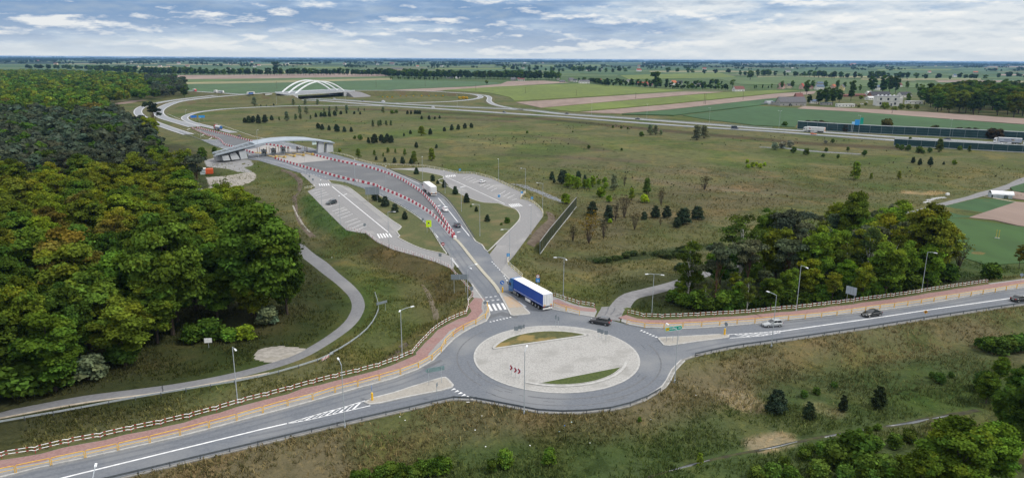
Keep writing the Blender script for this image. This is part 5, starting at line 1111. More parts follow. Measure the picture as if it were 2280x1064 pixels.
    for s in (-1, 1): MB().box((x0+.03, s*1.0, 1.05), (.12,.32,.14)).build("tail_light", tail_l, r); MB().box((x0-.06, s*.85, b0+.25), (.02,.55,.22)).build("marker_plate", mat("amber_marker", (.75,.36,.02), .5), r)
    return r
cab_blue = paintm("cab_blue", (.012,.13,.36)); curtain = mat("blue_curtain", (.008,.066,.36), .45, (.007,.058,.32), .5, 4, stretch=(1, 1, .2)); wht_pan = mat("white_panel", (.72,.725,.72), .45, (.64,.645,.64), .6, 4); cream = mat("white_roof_sheet", (.83,.84,.85), .6, (.76,.77,.78), .6, 4)
t1 = truck(cab_blue, curtain, roof_m=cream, rear_m=wht_pan, rail=white_p)
A, B = np.array(P(1208.5, 694, 0)), np.array(P(1134, 650.5, 0)); d = (B-A)/np.linalg.norm(B-A); nn = np.array([d[1], -d[0], 0]); c = A+d*8.1+nn*1.27
t1.location = (c[0], c[1], 0); t1.rotation_euler = (0, 0, math.atan2(d[1], d[0])); tag(t1, "blue curtain-sided semi-trailer truck with a white roof and rear entering the roundabout", "truck")
put(truck(white_c, wht_pan, name="box_truck", roof_m=cream, top=4.0), (967.5,438.7), (945.5,421.5), "white semi-trailer truck seen from behind on the main road", "truck")
put(truck(paintm("cab_red", (.42,.02,.03)), wht_pan, name="tanker_truck", tank=(mat("polished_tank", (.66,.68,.70), .35, (.56,.58,.6), .6, 3, metal=.3), paintm("tank_blue", (.02,.11,.33))), L=11), (502,293.5), (471,286.5), "tanker truck with a red cab and silver tank with blue end", "truck")
tw = put(truck(white_c, wht_pan, roof_m=cream, rear_m=mat("orange_rear", (.70,.42,.30), .5)), (1846,296.5), (1779,292.2), "white semi-trailer truck with a small red emblem on the far carriageway", "truck", .25)
def side_logo(t, items):
    for txt, x, z, sz, m in items:
        if txt == "bar": MB().box((x, 1.282, z), (sz, .02, .32)).build("faded_lettering", m, t); continue
        if txt: text(txt, sz, m, t, (x, 1.29, z), (math.pi/2, 0, math.pi), .006)
        else: q = MB(); q.add([(x+a, 1.287, z+b) for a, b in ((-.55,-.5), (-.1,-.5), (.55,.5), (.1,.5))]+[(x+a+.75, 1.287, z+b) for a, b in ((-.55,-.5), (-.1,-.5), (.55,.5), (.1,.5))], [(3,2,1,0), (7,6,5,4)]); q.build("emblem", m, t)
side_logo(tw, [("", 2.6, 2.75, 1, red_p), ("nac", .6, 2.7, 1.0, mat("logo_grey", (.22,.23,.25), .5)), ("bar", -3.1, 2.65, 5.0, mat("logo_pale", (.55,.57,.60), .5))])
tg = put(truck(white_c, mat("grey_curtain", (.38,.41,.46), .5, (.33,.36,.41), .3, 3, stretch=(1, 1, .2)), name="semi_trailer_truck", roof_m=cream), (2275,322), (2210,318.3), "white cab truck with a grey curtain trailer behind the near noise wall", "truck", .25)
side_logo(tg, [("bar", .3, 2.5, 3.6, mat("logo_purple", (.10,.08,.20), .5)), ("", -3.0, 2.9, 1, mat("logo_purple", (.10,.08,.20), .5)), ("", -3.6, 2.6, 1, mat("logo_gold", (.45,.36,.12), .5))])
put(truck(white_c, mat("grey_curtain2", (.40,.43,.47), .5), name="semi_trailer_truck", roof_m=cream), (2340,326), (2280,322.5), "second grey curtain trailer cut off by the right picture edge", "truck", .25)
put(truck(paintm("cab_red", (.42,.02,.03)), wht_pan, name="box_truck", trailer=False, L=7.5), (426,204), (441,205.3), "white truck with a red cab far away at the end of the wood", "truck", 4.0)
put(truck(white_c, wht_pan, name="box_truck", trailer=False, L=7.0), (487,207.8), (474,206.6), "small white truck ahead of the grey tanker on the far road", "truck", 5.1)
put(truck(white_c, wht_pan, name="tanker_truck", tank=(mat("grey_tank", (.33,.36,.40), .5), white_p), L=9), (501,208.5), (484,207.6), "grey tanker truck on the far road left of the bridge", "truck", 5.3)
def bus():
    r = empty("coach", (0,0,0)); MB().box((0,0,1.95), (12,2.5,2.7), taper=.97).build("body", wht_pan, r); MB().box((-1.2,0,1.3), (8.6,2.54,1.5)).build("livery_band", paintm("coach_blue", (.02,.12,.40)), r); MB().box((.3,0,2.5), (10.6,2.53,.8)).build("side_window", auto_glass, r); MB().box((5.95,0,2.2), (.12,2.2,1.5)).build("windscreen", auto_glass, r)
    for s in (-1, 1):
        for x in (4.0, -3.6): wheel(r, x, s*1.12, .5, .3)
    return r
put(bus(), (547,211), (570,209.8), "blue and white coach driving towards the arched bridge", "coach", 6.6)
# ---------------------------------------------------------------- houses
WALLS = dict(w=(.68,.67,.63), c=(.56,.47,.33), p=(.58,.40,.33), g=(.34,.33,.31), b=(.26,.13,.095), y=(.60,.50,.26)); ROOFS = dict(r=(.33,.06,.045), o=(.40,.13,.06), g=(.115,.115,.125), d=(.050,.052,.060), m=(.17,.07,.06), b=(.09,.13,.19), w=(.55,.56,.56))
win_m = mat("window_glass", (.03,.04,.05), .1, (.04,.05,.06), 2, 2)
def house(base, w, d, h, rh, rz, wc, rc, label, name="house", flat=False, cat="house", grp=None, wins=3):
    b = P(*base); r = empty(name, (b[0], b[1], b[2]), rz); wm, rm = mat("wall_"+wc, WALLS[wc], .85, tuple(v*.88 for v in WALLS[wc]), .6, 4), mat("roof_"+rc, ROOFS[rc], .8, tuple(v*.8 for v in ROOFS[rc]), .8, 5)
    if flat: MB().box((0,0,h/2), (w,d,h)).build("wall", wm, r); MB().box((0,0,h+.2), (w+.3,d+.3,.4)).build("roof", rm, r)
    else:
        MB().box((0,0,h/2), (w,d,h)).add([(-w/2,-d/2,h), (w/2,-d/2,h), (w/2,d/2,h), (-w/2,d/2,h), (-w/2,0,h+rh-.1), (w/2,0,h+rh-.1)], [(3,0,4), (1,2,5)]).build("wall", wm, r)
        e, t = .45, .22; ro = MB()
        for s in (-1, 1): ro.add([(-w/2-e, s*(d/2+e), h-.25), (w/2+e, s*(d/2+e), h-.25), (w/2+e, 0, h+rh), (-w/2-e, 0, h+rh), (-w/2-e, s*(d/2+e), h-.25+t), (w/2+e, s*(d/2+e), h-.25+t), (w/2+e, 0, h+rh+t), (-w/2-e, 0, h+rh+t)], [(0,1,2,3), (4,5,6,7), (0,1,5,4), (1,2,6,5), (3,0,4,7), (2,3,7,6)])
        ro2 = ro.build("roof", rm, r); MB().box((w*.2, d*.12, h+rh+.3), (.6,.6,1.6)).build("chimney", mat("chimney_brick", (.24,.10,.075), .9), ro2)
    for lv in range(max(1, int(h/2.9))):
        for k in range(wins):
            x = (k+.5)/wins*w-w/2; MB().box((x, -d/2-.02, 1.5+2.8*lv), (1.1,.08,1.3)).build("window", win_m, r)
    MB().box((w*.3, -d/2-.03, 1.05), (1.0,.1,2.1)).build("door", mat("door_brown", (.12,.07,.04), .7), r); MB().box((w/2+.02, 0, h-1.2), (.08,1.1,1.2)).build("window", win_m, r); MB().box((-w/2-.02, 0, h-1.2), (.08,1.1,1.2)).build("window", win_m, r)
    return tag(r, label, cat, grp)
HS = [("C 85,230",9,7,3,2.5,.2,"g","g","low grey house at the left end of the village by the ploughed field"), ("C 155,228",16,8,3.4,2.5,.1,"w","m","long pale house with a brown roof beside the ploughed field"), ("C 465,222",8,7,5,4,1.4,"w","g","white gabled house above the ploughed field edge"), ("C 500,243",13,8,3,2,.2,"g","g","low grey shed left of the large white house"), ("C 575,235",12,9,5,4,.5,"g","g","grey house with a steep roof behind the large white house"), ("C 610,240",9,7,4,3,-.3,"w","d","white house with a dark roof left of the large white house"),
 ("C 685,252",24,11,5,3,.25,"w","g","large white house with a grey roof at the bright green field"), ("C 810,232",11,8,3.5,3,.2,"w","r","red roofed house behind the trees right of the large white house"), ("C 1075,242",16,9,4,3,.3,"w","g","pale house with a grey roof left of the tall village tree"), ("C 1180,268",22,9,4,3,.1,"c","r","long house with a bright red roof at the field edge"), ("C 1240,275",11,8,3,2.5,.15,"g","m","brown roofed annex right of the bright red roof"), ("C 1440,265",12,9,5,5,.5,"w","o","white house with an orange gable roof in the village"), ("C 1495,262",11,8,4.5,4,-.2,"w","d","white house with a dark roof next to the orange gable"),
 ("C 1615,268",9,8,5,3.5,.9,"w","g","white house between the village hedges"), ("C 1670,278",15,9,3.5,3.5,.2,"c","d","house with a broad dark roof among the hedges"), ("C 1990,318",20,10,4,5,.35,"w","m","white house with a large brown roof alone at the field"), ("D 225,298",12,9,6.5,5,.5,"p","m","pink gabled house at the far field road"), ("D 290,292",10,8,5,4,.2,"c","d","house with a dark roof right of the pink gable"), ("D 398,300",8,8,5,6,.8,"p","r","narrow house with a steep red roof among the trees"), ("D 470,300",9,7,4,3,.2,"p","m","small pink house behind the far trees"),
 ("D 548,304",15,9,5.5,4,.1,"w","b","house with a blue grey roof among the far trees"), ("D 550,268",13,9,5,3,.1,"g","b","grey house behind the blue grey roof"), ("D 665,298",8,7,5,4,.5,"p","o","house with an orange roof behind the oak"), ("D 738,312",10,8,6,5,.9,"y","g","yellow gabled house behind the oak"), ("D 780,365",16,7,2.8,1.2,.1,"b","m","low brick outbuilding left of the tall poplar"), ("D 885,362",18,7,2.8,1.2,.1,"b","m","low brick outbuilding right of the tall poplar"), ("D 1050,378",30,12,5,5,.1,"b","d","long brick house with a dark roof behind the white villa"),
 ("D 965,352",9,8,4,2.5,.3,"w","w","white house at the left end of the dark roof"), ("D 975,390",12,8,3,2,.4,"w","w","low white pavilion left of the white villa"), ("D 1265,368",18,11,4,4,.2,"w","d","white bungalow with a dark hipped roof right of the villa"), ("D 1220,285",10,8,5,4,.2,"w","m","house with a brown roof behind the tall trees"), ("D 1345,425",20,8,3.6,0,.05,"w","w","flat white building at the edge of the dark wood"), ("D 1690,200",12,9,6,5,.3,"w","b","far house with a blue roof near the dark wood"), ("D 1045,310",9,8,6,4,.3,"w","b","pale house between the tall trees"),
 ("B 1420,187",13,8,4.5,4,.4,"w","g","white gabled house in front of the far tree row"), ("B 1620,195",10,8,4,3,.3,"g","b","grey house left of the blue roof"), ("B 1680,210",18,10,4.5,4,.2,"w","b","white house with a blue grey roof at the teal field"), ("B 1745,212",12,7,3,2,.1,"w","w","low white annex right of the blue grey roof"), ("B 2215,222",14,8,3.5,2.5,.2,"g","g","grey farm shed in front of the far tree row"), ("B 2270,222",12,8,3.5,3,.1,"w","m","pale farmhouse in front of the far tree row"), ("C 800,240",7,6,3,2,.1,"w","r","small shed with a red roof in the village trees")]
for s, w_, d_, h_, rh_, rz_, wc, rc, lab in HS: house(_p(s), w_, d_, h_, rh_, rz_, wc, rc, lab, flat=rh_ == 0)
def villa():
    b = P(*_p("D 1110,440")); r = empty("white_villa", b, -.22, 1.45); wm = mat("villa_render", (.66,.66,.62), .8, (.58,.58,.55), .5, 4)
    MB().box((0,0,4.0), (18,12,8.0)).build("wall", wm, r); MB().box((10.5,2,3.6), (4,8,7.2)).build("wall", wm, r); MB().box((0,0,8.15), (18.4,12.4,.35)).build("roof", mat("villa_roof", (.30,.31,.33), .8), r)
    for k in range(5): MB().box((-6.5+3.2*k, 2, 8.8), (1.1,1.1,1.2)).build("chimney", white_p, r)
    for x in (-6, -.2, 5.6):
        for z in (2.2, 5.9): MB().box((x, -6.03, z), (1.5,.1,1.9)).build("window", win_m, r)
    MB().box((0,-6.06,4.0), (18.1,.14,.25)).build("cornice", conc_l, r); MB().box((2.7,-6.05,1.2), (1.2,.12,2.4)).build("door", dark_steel, r); tag(r, "large white flat-roofed villa with two rows of windows", "villa")
villa()
def barn():
    house(_p("D 305,438"), 34, 13, 4.5, 6.0, .12, "g", "g", "long old barn with a grey roof at the dark green crop", "barn", cat="barn", wins=4); house(_p("D 190,432"), 13, 8, 3.6, 0, .1, "g", "b", "flat grey shed left of the old barn", "shed", True, "shed", wins=1); house(_p("D 370,395"), 10, 9, 5, 5, .12, "b", "m", "brick house with a brown roof behind the old barn", wins=2)
    house(_p("D 765,448"), 22, 6, 3.2, 0, .12, "w", "w", "long pale greenhouse at the ploughed strip", "greenhouse", True, "greenhouse", wins=5); house(_p("D 605,435"), 13, 6, 3, 0, .1, "g", "b", "flat grey shed under the oak trees", "shed", True, "shed", wins=1); house(_p("D 500,420"), 9, 6, 3, 2, .1, "w", "b", "small white shed at the foot of the oak", "shed", cat="shed", wins=1)
    b = P(*_p("D 120,428")); r = empty("tarpaulin_store", b, .2); n = 10; vs = []
    for x in np.linspace(-5, 5, 6):
        for k in range(n+1): a = math.pi*k/n; vs.append((x, -4*math.cos(a), 4.5*math.sin(a)))
    MB().add(vs, [(i*(n+1)+k, (i+1)*(n+1)+k, (i+1)*(n+1)+k+1, i*(n+1)+k+1) for i in range(5) for k in range(n)]+[tuple(range(n+1)), tuple(range(5*(n+1), 6*(n+1)))]).build("cover", mat("grey_tarpaulin", (.28,.30,.32), .6), r, True); MB().box((5.02,0,1.2), (.1,2.4,2.4)).build("opening", black_p, r); tag(r, "rounded grey tarpaulin store at the left of the farm", "store")
    for i, s in enumerate(("D 248,440", "D 305,442")):
        t = empty("tractor", P(*_p(s)), .2); MB().box((1.0,0,1.3), (2.0,1.0,.9)).build("bonnet", paintm("tractor_green", (.02,.07,.03)), t); MB().box((-.7,0,2.1), (1.5,1.5,1.6), taper=.85).build("cab", auto_glass, t)
        for y in (-.95, .95): wheel(t, -.9, y, .85, .5); wheel(t, 1.5, y, .5, .35)
        tag(t, ("left", "right")[i]+" of two dark green tractors parked before the old barn", "tractor", "tractors at the farm")
    tr = empty("farm_trailer", P(*_p("D 80,430")), .1); MB().box((0,0,1.3), (7,2.4,.9)).build("bed", mat("trailer_bed", (.16,.17,.18), .8), tr); [wheel(tr, x, y, .45, .3) for x in (-1.5, 1.5) for y in (-1, 1)]; tag(tr, "long low farm trailer left of the tarpaulin store", "trailer")
    for i, (s, m) in enumerate((("D 860,440", paintm("maroon_paint", (.08,.02,.03))), ("D 910,430", white_c), ("D 950,415", white_c))): o = car("hatch", m); o.location = P(*_p(s)); o.rotation_euler = (0,0,.3*i); tag(o, ("maroon car parked by the long greenhouse", "white car parked between the greenhouse and the villa", "white car parked beside the white pavilion")[i], "car")
barn()
far_h = []
for nm, wc, rc in (("f1","w","w"), ("f2","w","o"), ("f3","c","g")): far_h.append(nm)
FH = random.Random(21)
for i in range(64):                                                         # scattered farms towards the horizon
    px_ = FH.uniform(0, 2270); py_ = FH.choice((139, 140.5, 142, 144, 147, 150, 154, 158))+FH.uniform(-.8, .8)+(px_-1140)*.0057
    if px_ < 420 and py_ > 150: continue
    b = P(px_, py_); sz = FH.uniform(.9, 1.5)*(1.0 if py_ > 146 else 1.6); big = FH.random() < .18
    h = empty("farmhouse" if not big else "farm_hall", (b[0], b[1], 0), FH.uniform(-.4, .4), sz); wc = FH.choice("wwwwcg"); rc = FH.choice("oggwrm"); w_, d_ = (34, 14) if big else (14, 9)
    MB().box((0,0,2.5), (w_,d_,5)).add([(-w_/2,-d_/2,5), (-w_/2,d_/2,5), (-w_/2,0,8), (w_/2,-d_/2,5), (w_/2,d_/2,5), (w_/2,0,8)], [(1,0,2), (3,4,5)]).build("wall", mat("wall_"+wc, WALLS[wc]), h)
    MB().add([(-w_/2-.5,-d_/2-.6,4.8), (w_/2+.5,-d_/2-.6,4.8), (w_/2+.5,0,8.2), (-w_/2-.5,0,8.2), (w_/2+.5,d_/2+.6,4.8), (-w_/2-.5,d_/2+.6,4.8)], [(0,1,2,3), (2,4,5,3)]).build("roof", mat("roof_"+rc, ROOFS[rc]), h)
    tag(h, "tiny far "+("hall" if big else "farmhouse")+" with "+dict(o="an orange", g="a grey", w="a white", r="a red", m="a brown")[rc]+" roof near the horizon", "farm hall" if big else "farmhouse", "tiny far buildings with "+rc.replace("o","orange").replace("g","grey").replace("w","white").replace("r","red").replace("m","brown")[:8]+" roofs" if 0 else "tiny far "+("halls" if big else "farmhouses")+", "+dict(o="orange", g="grey", w="white", r="red", m="brown")[rc]+" roofs")
# ---------------------------------------------------------------- power poles
wood = mat("pole_wood", (.10,.075,.055), .9, (.14,.11,.085), .5, 3)
for i, (s, ty) in enumerate((("C 190,335",285), ("C 620,357",305), ("C 1122,383",330), ("C 1700,428",338), ("C 1712,430",338), ("C 2030,392",318), ("B 1055,290",225), ("B 1470,280",230), ("B 1898,318",255), ("B 215,300",235), ("D 1162,510",445), ("D 385,370",255))):
    b = P(*_p(s)); w = WIN[s[0]]; hh = h_from(b, w[1]+ty/w[2]); r = empty("power_pole", b); MB().tube((0,0,0), (0,0,hh), .24, .14, 8).build("pole", wood, r); MB().box((0,0,hh-.5), (2.2,.14,.16)).build("crossarm", wood, r)
    tag(r, ("wooden power pole at the left of the bright green field", "wooden power pole in the middle of the bright green field", "wooden power pole on the narrow ploughed strip", "left leg of the paired power poles in the ploughed strip", "right leg of the paired power poles in the ploughed strip", "power pole at the far end of the ploughed strip", "power pole in the teal field right of the bridge", "power pole at the edge of the ploughed wedge", "power pole in the bright field near the curved slip road", "power pole in the teal field left of the bridge", "power pole in the ploughed strip below the villa", "power pole near the pink gabled house")[i], "power pole", "power poles in the fields")
# ================================================================ VEGETATION
def leaf_mat(name, trans=.28, gloss=.0):
    m = bpy.data.materials.new(name); m.use_nodes = True; nt = m.node_tree; L = nt.links; nt.nodes.remove(nt.nodes["Principled BSDF"]); out = nt.nodes["Material Output"]
    at = nt.nodes.new("ShaderNodeAttribute"); at.attribute_name = "tint"; oi = nt.nodes.new("ShaderNodeObjectInfo")
    x = nt.nodes.new("ShaderNodeMix"); x.data_type = 'RGBA'; x.blend_type = 'MULTIPLY'; x.inputs[0].default_value = 1; L.new(oi.outputs["Color"], x.inputs[6]); L.new(at.outputs["Color"], x.inputs[7])
    d = nt.nodes.new("ShaderNodeBsdfDiffuse"); t = nt.nodes.new("ShaderNodeBsdfTranslucent"); L.new(x.outputs[2], d.inputs[0]); L.new(x.outputs[2], t.inputs[0])
    ms = nt.nodes.new("ShaderNodeMixShader"); ms.inputs[0].default_value = trans; L.new(d.outputs[0], ms.inputs[1]); L.new(t.outputs[0], ms.inputs[2]); L.new(ms.outputs[0], out.inputs[0]); return m
leaf = leaf_mat("leaves"); needle = leaf_mat("needles", .12)
bark = mat("bark", (.075,.058,.043), .95, (.045,.035,.027), 3, 5); bark_pine = mat("pine_bark", (.14,.075,.042), .95, (.08,.05,.035), 2, 5); bark_birch = mat("birch_bark", (.52,.51,.48), .85, (.10,.095,.09), 1.6, 6, .52, .60, stretch=(1, 1, 3)); twig_m = mat("twigs", (.085,.066,.050), .95, (.06,.047,.037), 3, 3)
def leaves_at(C, Nn, size, rg, aspect=.75):
    n = len(C); r = rg.normal(size=(n, 3)); Nn = Nn/(np.linalg.norm(Nn, axis=1)[:, None]+1e-9); t = np.cross(Nn, r); t /= np.linalg.norm(t, axis=1)[:, None]+1e-9; b = np.cross(Nn, t)
    s = (size*np.ones(n))[:, None]*.5; V = np.stack([C-t*s-b*s*aspect, C+t*s*.8-b*s*aspect, C+t*s*1.1+b*s*aspect*.9, C-t*s*.9+b*s*aspect], 1).reshape(-1, 3)
    return V, np.arange(4*n).reshape(n, 4)
def crown(lumps, per, size, rg, up=.35, rand=.9, hollow=.45, var=.16, lumpvar=.22, flat=1.0, warm=.0):
    """Leaf-sized faces spread over the branch clusters (x, y, z, r); colour varies from cluster to cluster."""
    Cs, Ns, cols, szs = [], [], [], []
    for (x, y, z, r) in lumps:
        n = max(4, int(per*r*r)); d = rg.normal(size=(n, 3)); d /= np.linalg.norm(d, axis=1)[:, None]; d[:, 2] = np.where(d[:, 2] < -.3, -d[:, 2]*.6, d[:, 2])
        rad = r*(hollow+(1-hollow)*rg.random(n)**.45)*(1+.18*rg.normal(size=n)); p = np.array((x, y, z))+d*rad[:, None]*np.array((1, 1, .78*flat))
        Cs.append(p); Ns.append(d+rand*rg.normal(size=(n, 3))*.75+np.array((0, 0, up))); k = 1+rg.normal()*lumpvar; w = rg.normal()*.07+warm
        c = np.stack([k*(1+w)*np.ones(n), k*np.ones(n), k*(1-w)*np.ones(n)], 1)*(1+var*rg.normal(size=n))[:, None]; cols.append(np.clip(c, .25, 2.2)); szs.append(size*(.65+.7*rg.random(n)))
    V, F = leaves_at(np.concatenate(Cs), np.concatenate(Ns), np.concatenate(szs), rg); return V, F, np.concatenate(cols)
def limbs(h, r0, ends, rg, m, n=7, lean=.03, name="trunk"):
    mb = MB(); p = np.array((0, 0, -.3)); tops = []; K = 6
    pts_ = [np.array((rg.normal()*lean*h*k/K, rg.normal()*lean*h*k/K, h*k/K)) for k in range(K+1)]; pts_[0] = p
    for k in range(K): mb.tube(pts_[k], pts_[k+1], r0*(1-.85*k/K), r0*(1-.85*(k+1)/K), n)
    for e in ends:
        e = np.array(e); k = min(K-1, max(1, int((e[2]*.62)/h*K))); a = pts_[k]; mid = (a*.5+e*.5)+np.array((0, 0, .06*h*rg.random())); r = r0*.34
        mb.tube(a, mid, r, r*.65, 5); mb.tube(mid, e, r*.65, r*.2, 5)
    return mb
PROTO = {}
def proto(kind, var, name, tr, cr, trm, lm):
    r = empty(name, (0, 0, 0)); tr.build("trunk", trm, r); V, F, c = cr; o = npmesh("crown", V, F, lm, c, r); PROTO.setdefault(kind, []).append(r); return r
def lumps_ellipsoid(n, cx, cz, rx, rz, r, rg, shell=.62, top=1.0):
    L = []
    while len(L) < n:
        d = rg.normal(size=3); d /= np.linalg.norm(d); k = shell+(1-shell)*rg.random()
        p = (cx+d[0]*rx*k, d[1]*rx*k, cz+d[2]*rz*k*(top if d[2] > 0 else 1)); L.append((*p, r*(.75+.55*rg.random())))
    return L
for v in range(6):                                                          # broad crowns, 15 m
    g = np.random.default_rng(100+v); L = lumps_ellipsoid(46, 0, 9.0, 3.5+.35*(v % 3), 5.9, 1.3, g)+lumps_ellipsoid(8, 0, 8, 1.6, 3.0, 1.6, g)
    proto("broad", v, "broadleaf_tree", limbs(12.5, .30, [l[:3] for l in L[:14]], g, bark), crown(L, 175, .40, g, lumpvar=.27), bark, leaf)
for v in range(3):                                                          # large old crowns, 24 m
    g = np.random.default_rng(150+v); L = lumps_ellipsoid(96, 0, 13.8, 5.2, 9.6, 1.75, g, .66)+lumps_ellipsoid(14, 0, 12, 2.4, 5.5, 2.0, g)
    proto("big", v, "broadleaf_tree", limbs(20, .42, [l[:3] for l in L[:20]], g, bark), crown(L, 88, .52, g, lumpvar=.26), bark, leaf)
for v in range(3):                                                          # airy spring crowns with visible branches
    g = np.random.default_rng(200+v); L = lumps_ellipsoid(40, 0, 9.8, 3.5, 5.0, 1.15, g, .45)
    proto("airy", v, "open_crowned_tree", limbs(13.5, .22, [l[:3] for l in L[:24]], g, bark), crown(L, 95, .36, g, rand=1.2), bark, leaf)
for v in range(3):                                                          # scots pines
    g = np.random.default_rng(300+v); L = [(g.normal()*1.7, g.normal()*1.7, 9.0+5.5*g.random(), 1.0+.6*g.random()) for _ in range(22)]
    proto("pine", v, "pine_tree", limbs(14.2, .24, [l[:3] for l in L[:14]], g, bark_pine), crown(L, 170, .36, g, rand=1.4, flat=.75, up=.5), bark_pine, needle)
for v in range(3):                                                          # birches
    g = np.random.default_rng(400+v); L = []
    for k in range(38): z = 5+9.6*g.random(); w = 2.6*math.sin(math.pi*min(1, (15.3-z)/11))**.7; a = g.random()*6.28; L.append((w*math.cos(a)*g.random()**.5, w*math.sin(a)*g.random()**.5, z-.3*w, .75+.5*g.random()))
    proto("birch", v, "birch_tree", limbs(14.6, .17, [l[:3] for l in L[:14]], g, bark_birch), crown(L, 95, .28, g, rand=1.3, up=.1), bark_birch, leaf)
for v in range(3):                                                          # young pines, 4 m, layered cones
    g = np.random.default_rng(500+v); L = []
    for k in range(34): z = .35+3.5*(k/34)**1.05; w = (1.66-.12*v)*(1-z/4.3)**(.5+.1*v)*min(1, .72+z*.28)*(1+.15*g.normal()); a = k*2.4+g.random(); L.append((w*.72*math.cos(a), w*.72*math.sin(a), z, .30+.30*w/1.7))
    proto("ypine", v, "young_pine", MB().tube((0,0,-.2), (0,0,3.9), .09, .02, 6), crown(L, 520, .21, g, rand=1.1, up=.5, var=.22), bark_pine, needle)
for v in range(3):                                                          # round shrubs, 3 m
    g = np.random.default_rng(600+v); L = [(.95*math.cos(k*2.4)*g.random()**.5*(1.1-k/34), .95*math.sin(k*2.4)*g.random()**.5*(1.1-k/34), .45+1.95*(k/22)**.8, .50+.25*g.random()) for k in range(22)]
    mb = MB(); [mb.tube((0,0,-.2), (l[0]*.8, l[1]*.8, l[2]), .05, .02, 5) for l in L[:7]]
    proto("shrub", v, "shrub", mb, crown(L, 260, .26, g, rand=1.1), twig_m, leaf)
for v in range(2):                                                          # upright willow bushes, 6 m
    g = np.random.default_rng(700+v); L = [(1.35*math.cos(k*2.4+g.random())*g.random()**.5*(1.15-.8*k/30), 1.35*math.sin(k*2.4+g.random())*g.random()**.5*(1.15-.8*k/30), .7+4.6*(k/30)**.9, .55+.3*g.random()) for k in range(30)]
    mb = MB(); [mb.tube((0,0,-.2), (l[0]*.9, l[1]*.9, l[2]), .07, .02, 5) for l in L[:10]]
    proto("willow", v, "willow_bush", mb, crown(L, 150, .28, g, rand=1.2, up=.2), twig_m, leaf)
for v in range(2):                                                          # bare spring shrubs, 5 m
    g = np.random.default_rng(800+v); mb = MB(); tips = []
    for k in range(15):
        a, t = g.random()*6.28, .15+.5*g.random(); e = np.array((math.cos(a)*t*2.6, math.sin(a)*t*2.6, 3.2+1.8*g.random())); m_ = e*.5+g.normal(size=3)*.15; mb.tube((0,0,-.2), m_, .05, .035, 5); mb.tube(m_, e, .035, .012, 4)
        for q in range(4): f = m_+(e-m_)*g.random(); t2 = f+g.normal(size=3)*.5+np.array((0,0,.4)); mb.tube(f, t2, .018, .008, 3); tips.append(t2)
        tips.append(e)
    proto("bare", v, "bare_shrub", mb, crown([(*t, .34) for t in tips], 70, .15, g, rand=1.5), twig_m, leaf)
for v in range(3):                                                          # simple crowns for far rows, 15 m
    g = np.random.default_rng(900+v); L = lumps_ellipsoid(16, 0, 9.0, 3.8-.5*v, 5.4, 2.0, g, .5)
    proto("far", v, "row_tree", MB().tube((0,0,-.3), (0,0,8), .4, .25, 5), crown(L, 10, 1.5, g), bark, leaf)
def low(seed):
    g = np.random.default_rng(seed); L = lumps_ellipsoid(12, 0, 9.4, 4.2, 5.2, 2.2, g, .55); return crown(L, 7, 1.9, g)
LOW = [low(950+k) for k in range(4)]
H0 = dict(big=24, broad=15, airy=15, pine=15, birch=15, ypine=4, shrub=3, willow=6, bare=5, far=15)
DGREEN, MGREEN, YGREEN, OLIVE, ORANGE, PINEC, YELL, BLUEG, GREYG = (.050,.088,.013), (.082,.142,.018), (.150,.185,.016), (.112,.142,.017), (.125,.118,.022), (.060,.076,.046), (.19,.26,.015), (.036,.054,.031), (.125,.150,.082)
def jit(c, k=.14): f = 1+random.uniform(-k, k); return tuple(max(.004, v*f*(1+random.uniform(-.08, .08))) for v in c)
def plant(kind, xyz, h, col, label, cat, group=None, wide=1.0, var=None):
    pr = PROTO[kind]; r = pr[random.randrange(len(pr)) if var is None else var % len(pr)]; s = h/H0[kind]; w = s*(wide if kind not in ('shrub', 'willow') else .35+.65*wide)*random.uniform(.92, 1.08)
    g_ = 1.4 if kind in ('shrub', 'willow') else 1.15 if kind == 'ypine' else 1.0; return dup(r, xyz, random.uniform(0, 6.28), (w, w, s), label, cat, group, jit(tuple(q*g_ for q in col)))
def plant_px(kind, base, topy, col, label, cat, group=None, wide=1.0): b = P(*base); return plant(kind, b, max(.6, h_from(b, topy)), col, label, cat, group, wide)
def scatter(poly, sp, n=20000, seed=1, avoid=None):
    rg = np.random.default_rng(seed); p = np.array([q[:2] for q in poly]); lo, hi = p.min(0), p.max(0); cell = {}; out = []
    X = rg.uniform(lo, hi, (n, 2)); ok = in_poly(X[:, 0], X[:, 1], poly)
    for x, y in X[ok]:
        s = sp(y) if callable(sp) else sp; i, j = int(x//s), int(y//s)
        if callable(sp): key = (i, j, round(s, 1))
        if all((x-a)**2+(y-b)**2 >= s*s for di in (-1, 0, 1) for dj in (-1, 0, 1) for a, b in cell.get((i+di, j+dj), ())): cell.setdefault((i, j), []).append((x, y)); out.append((x, y))
    return out
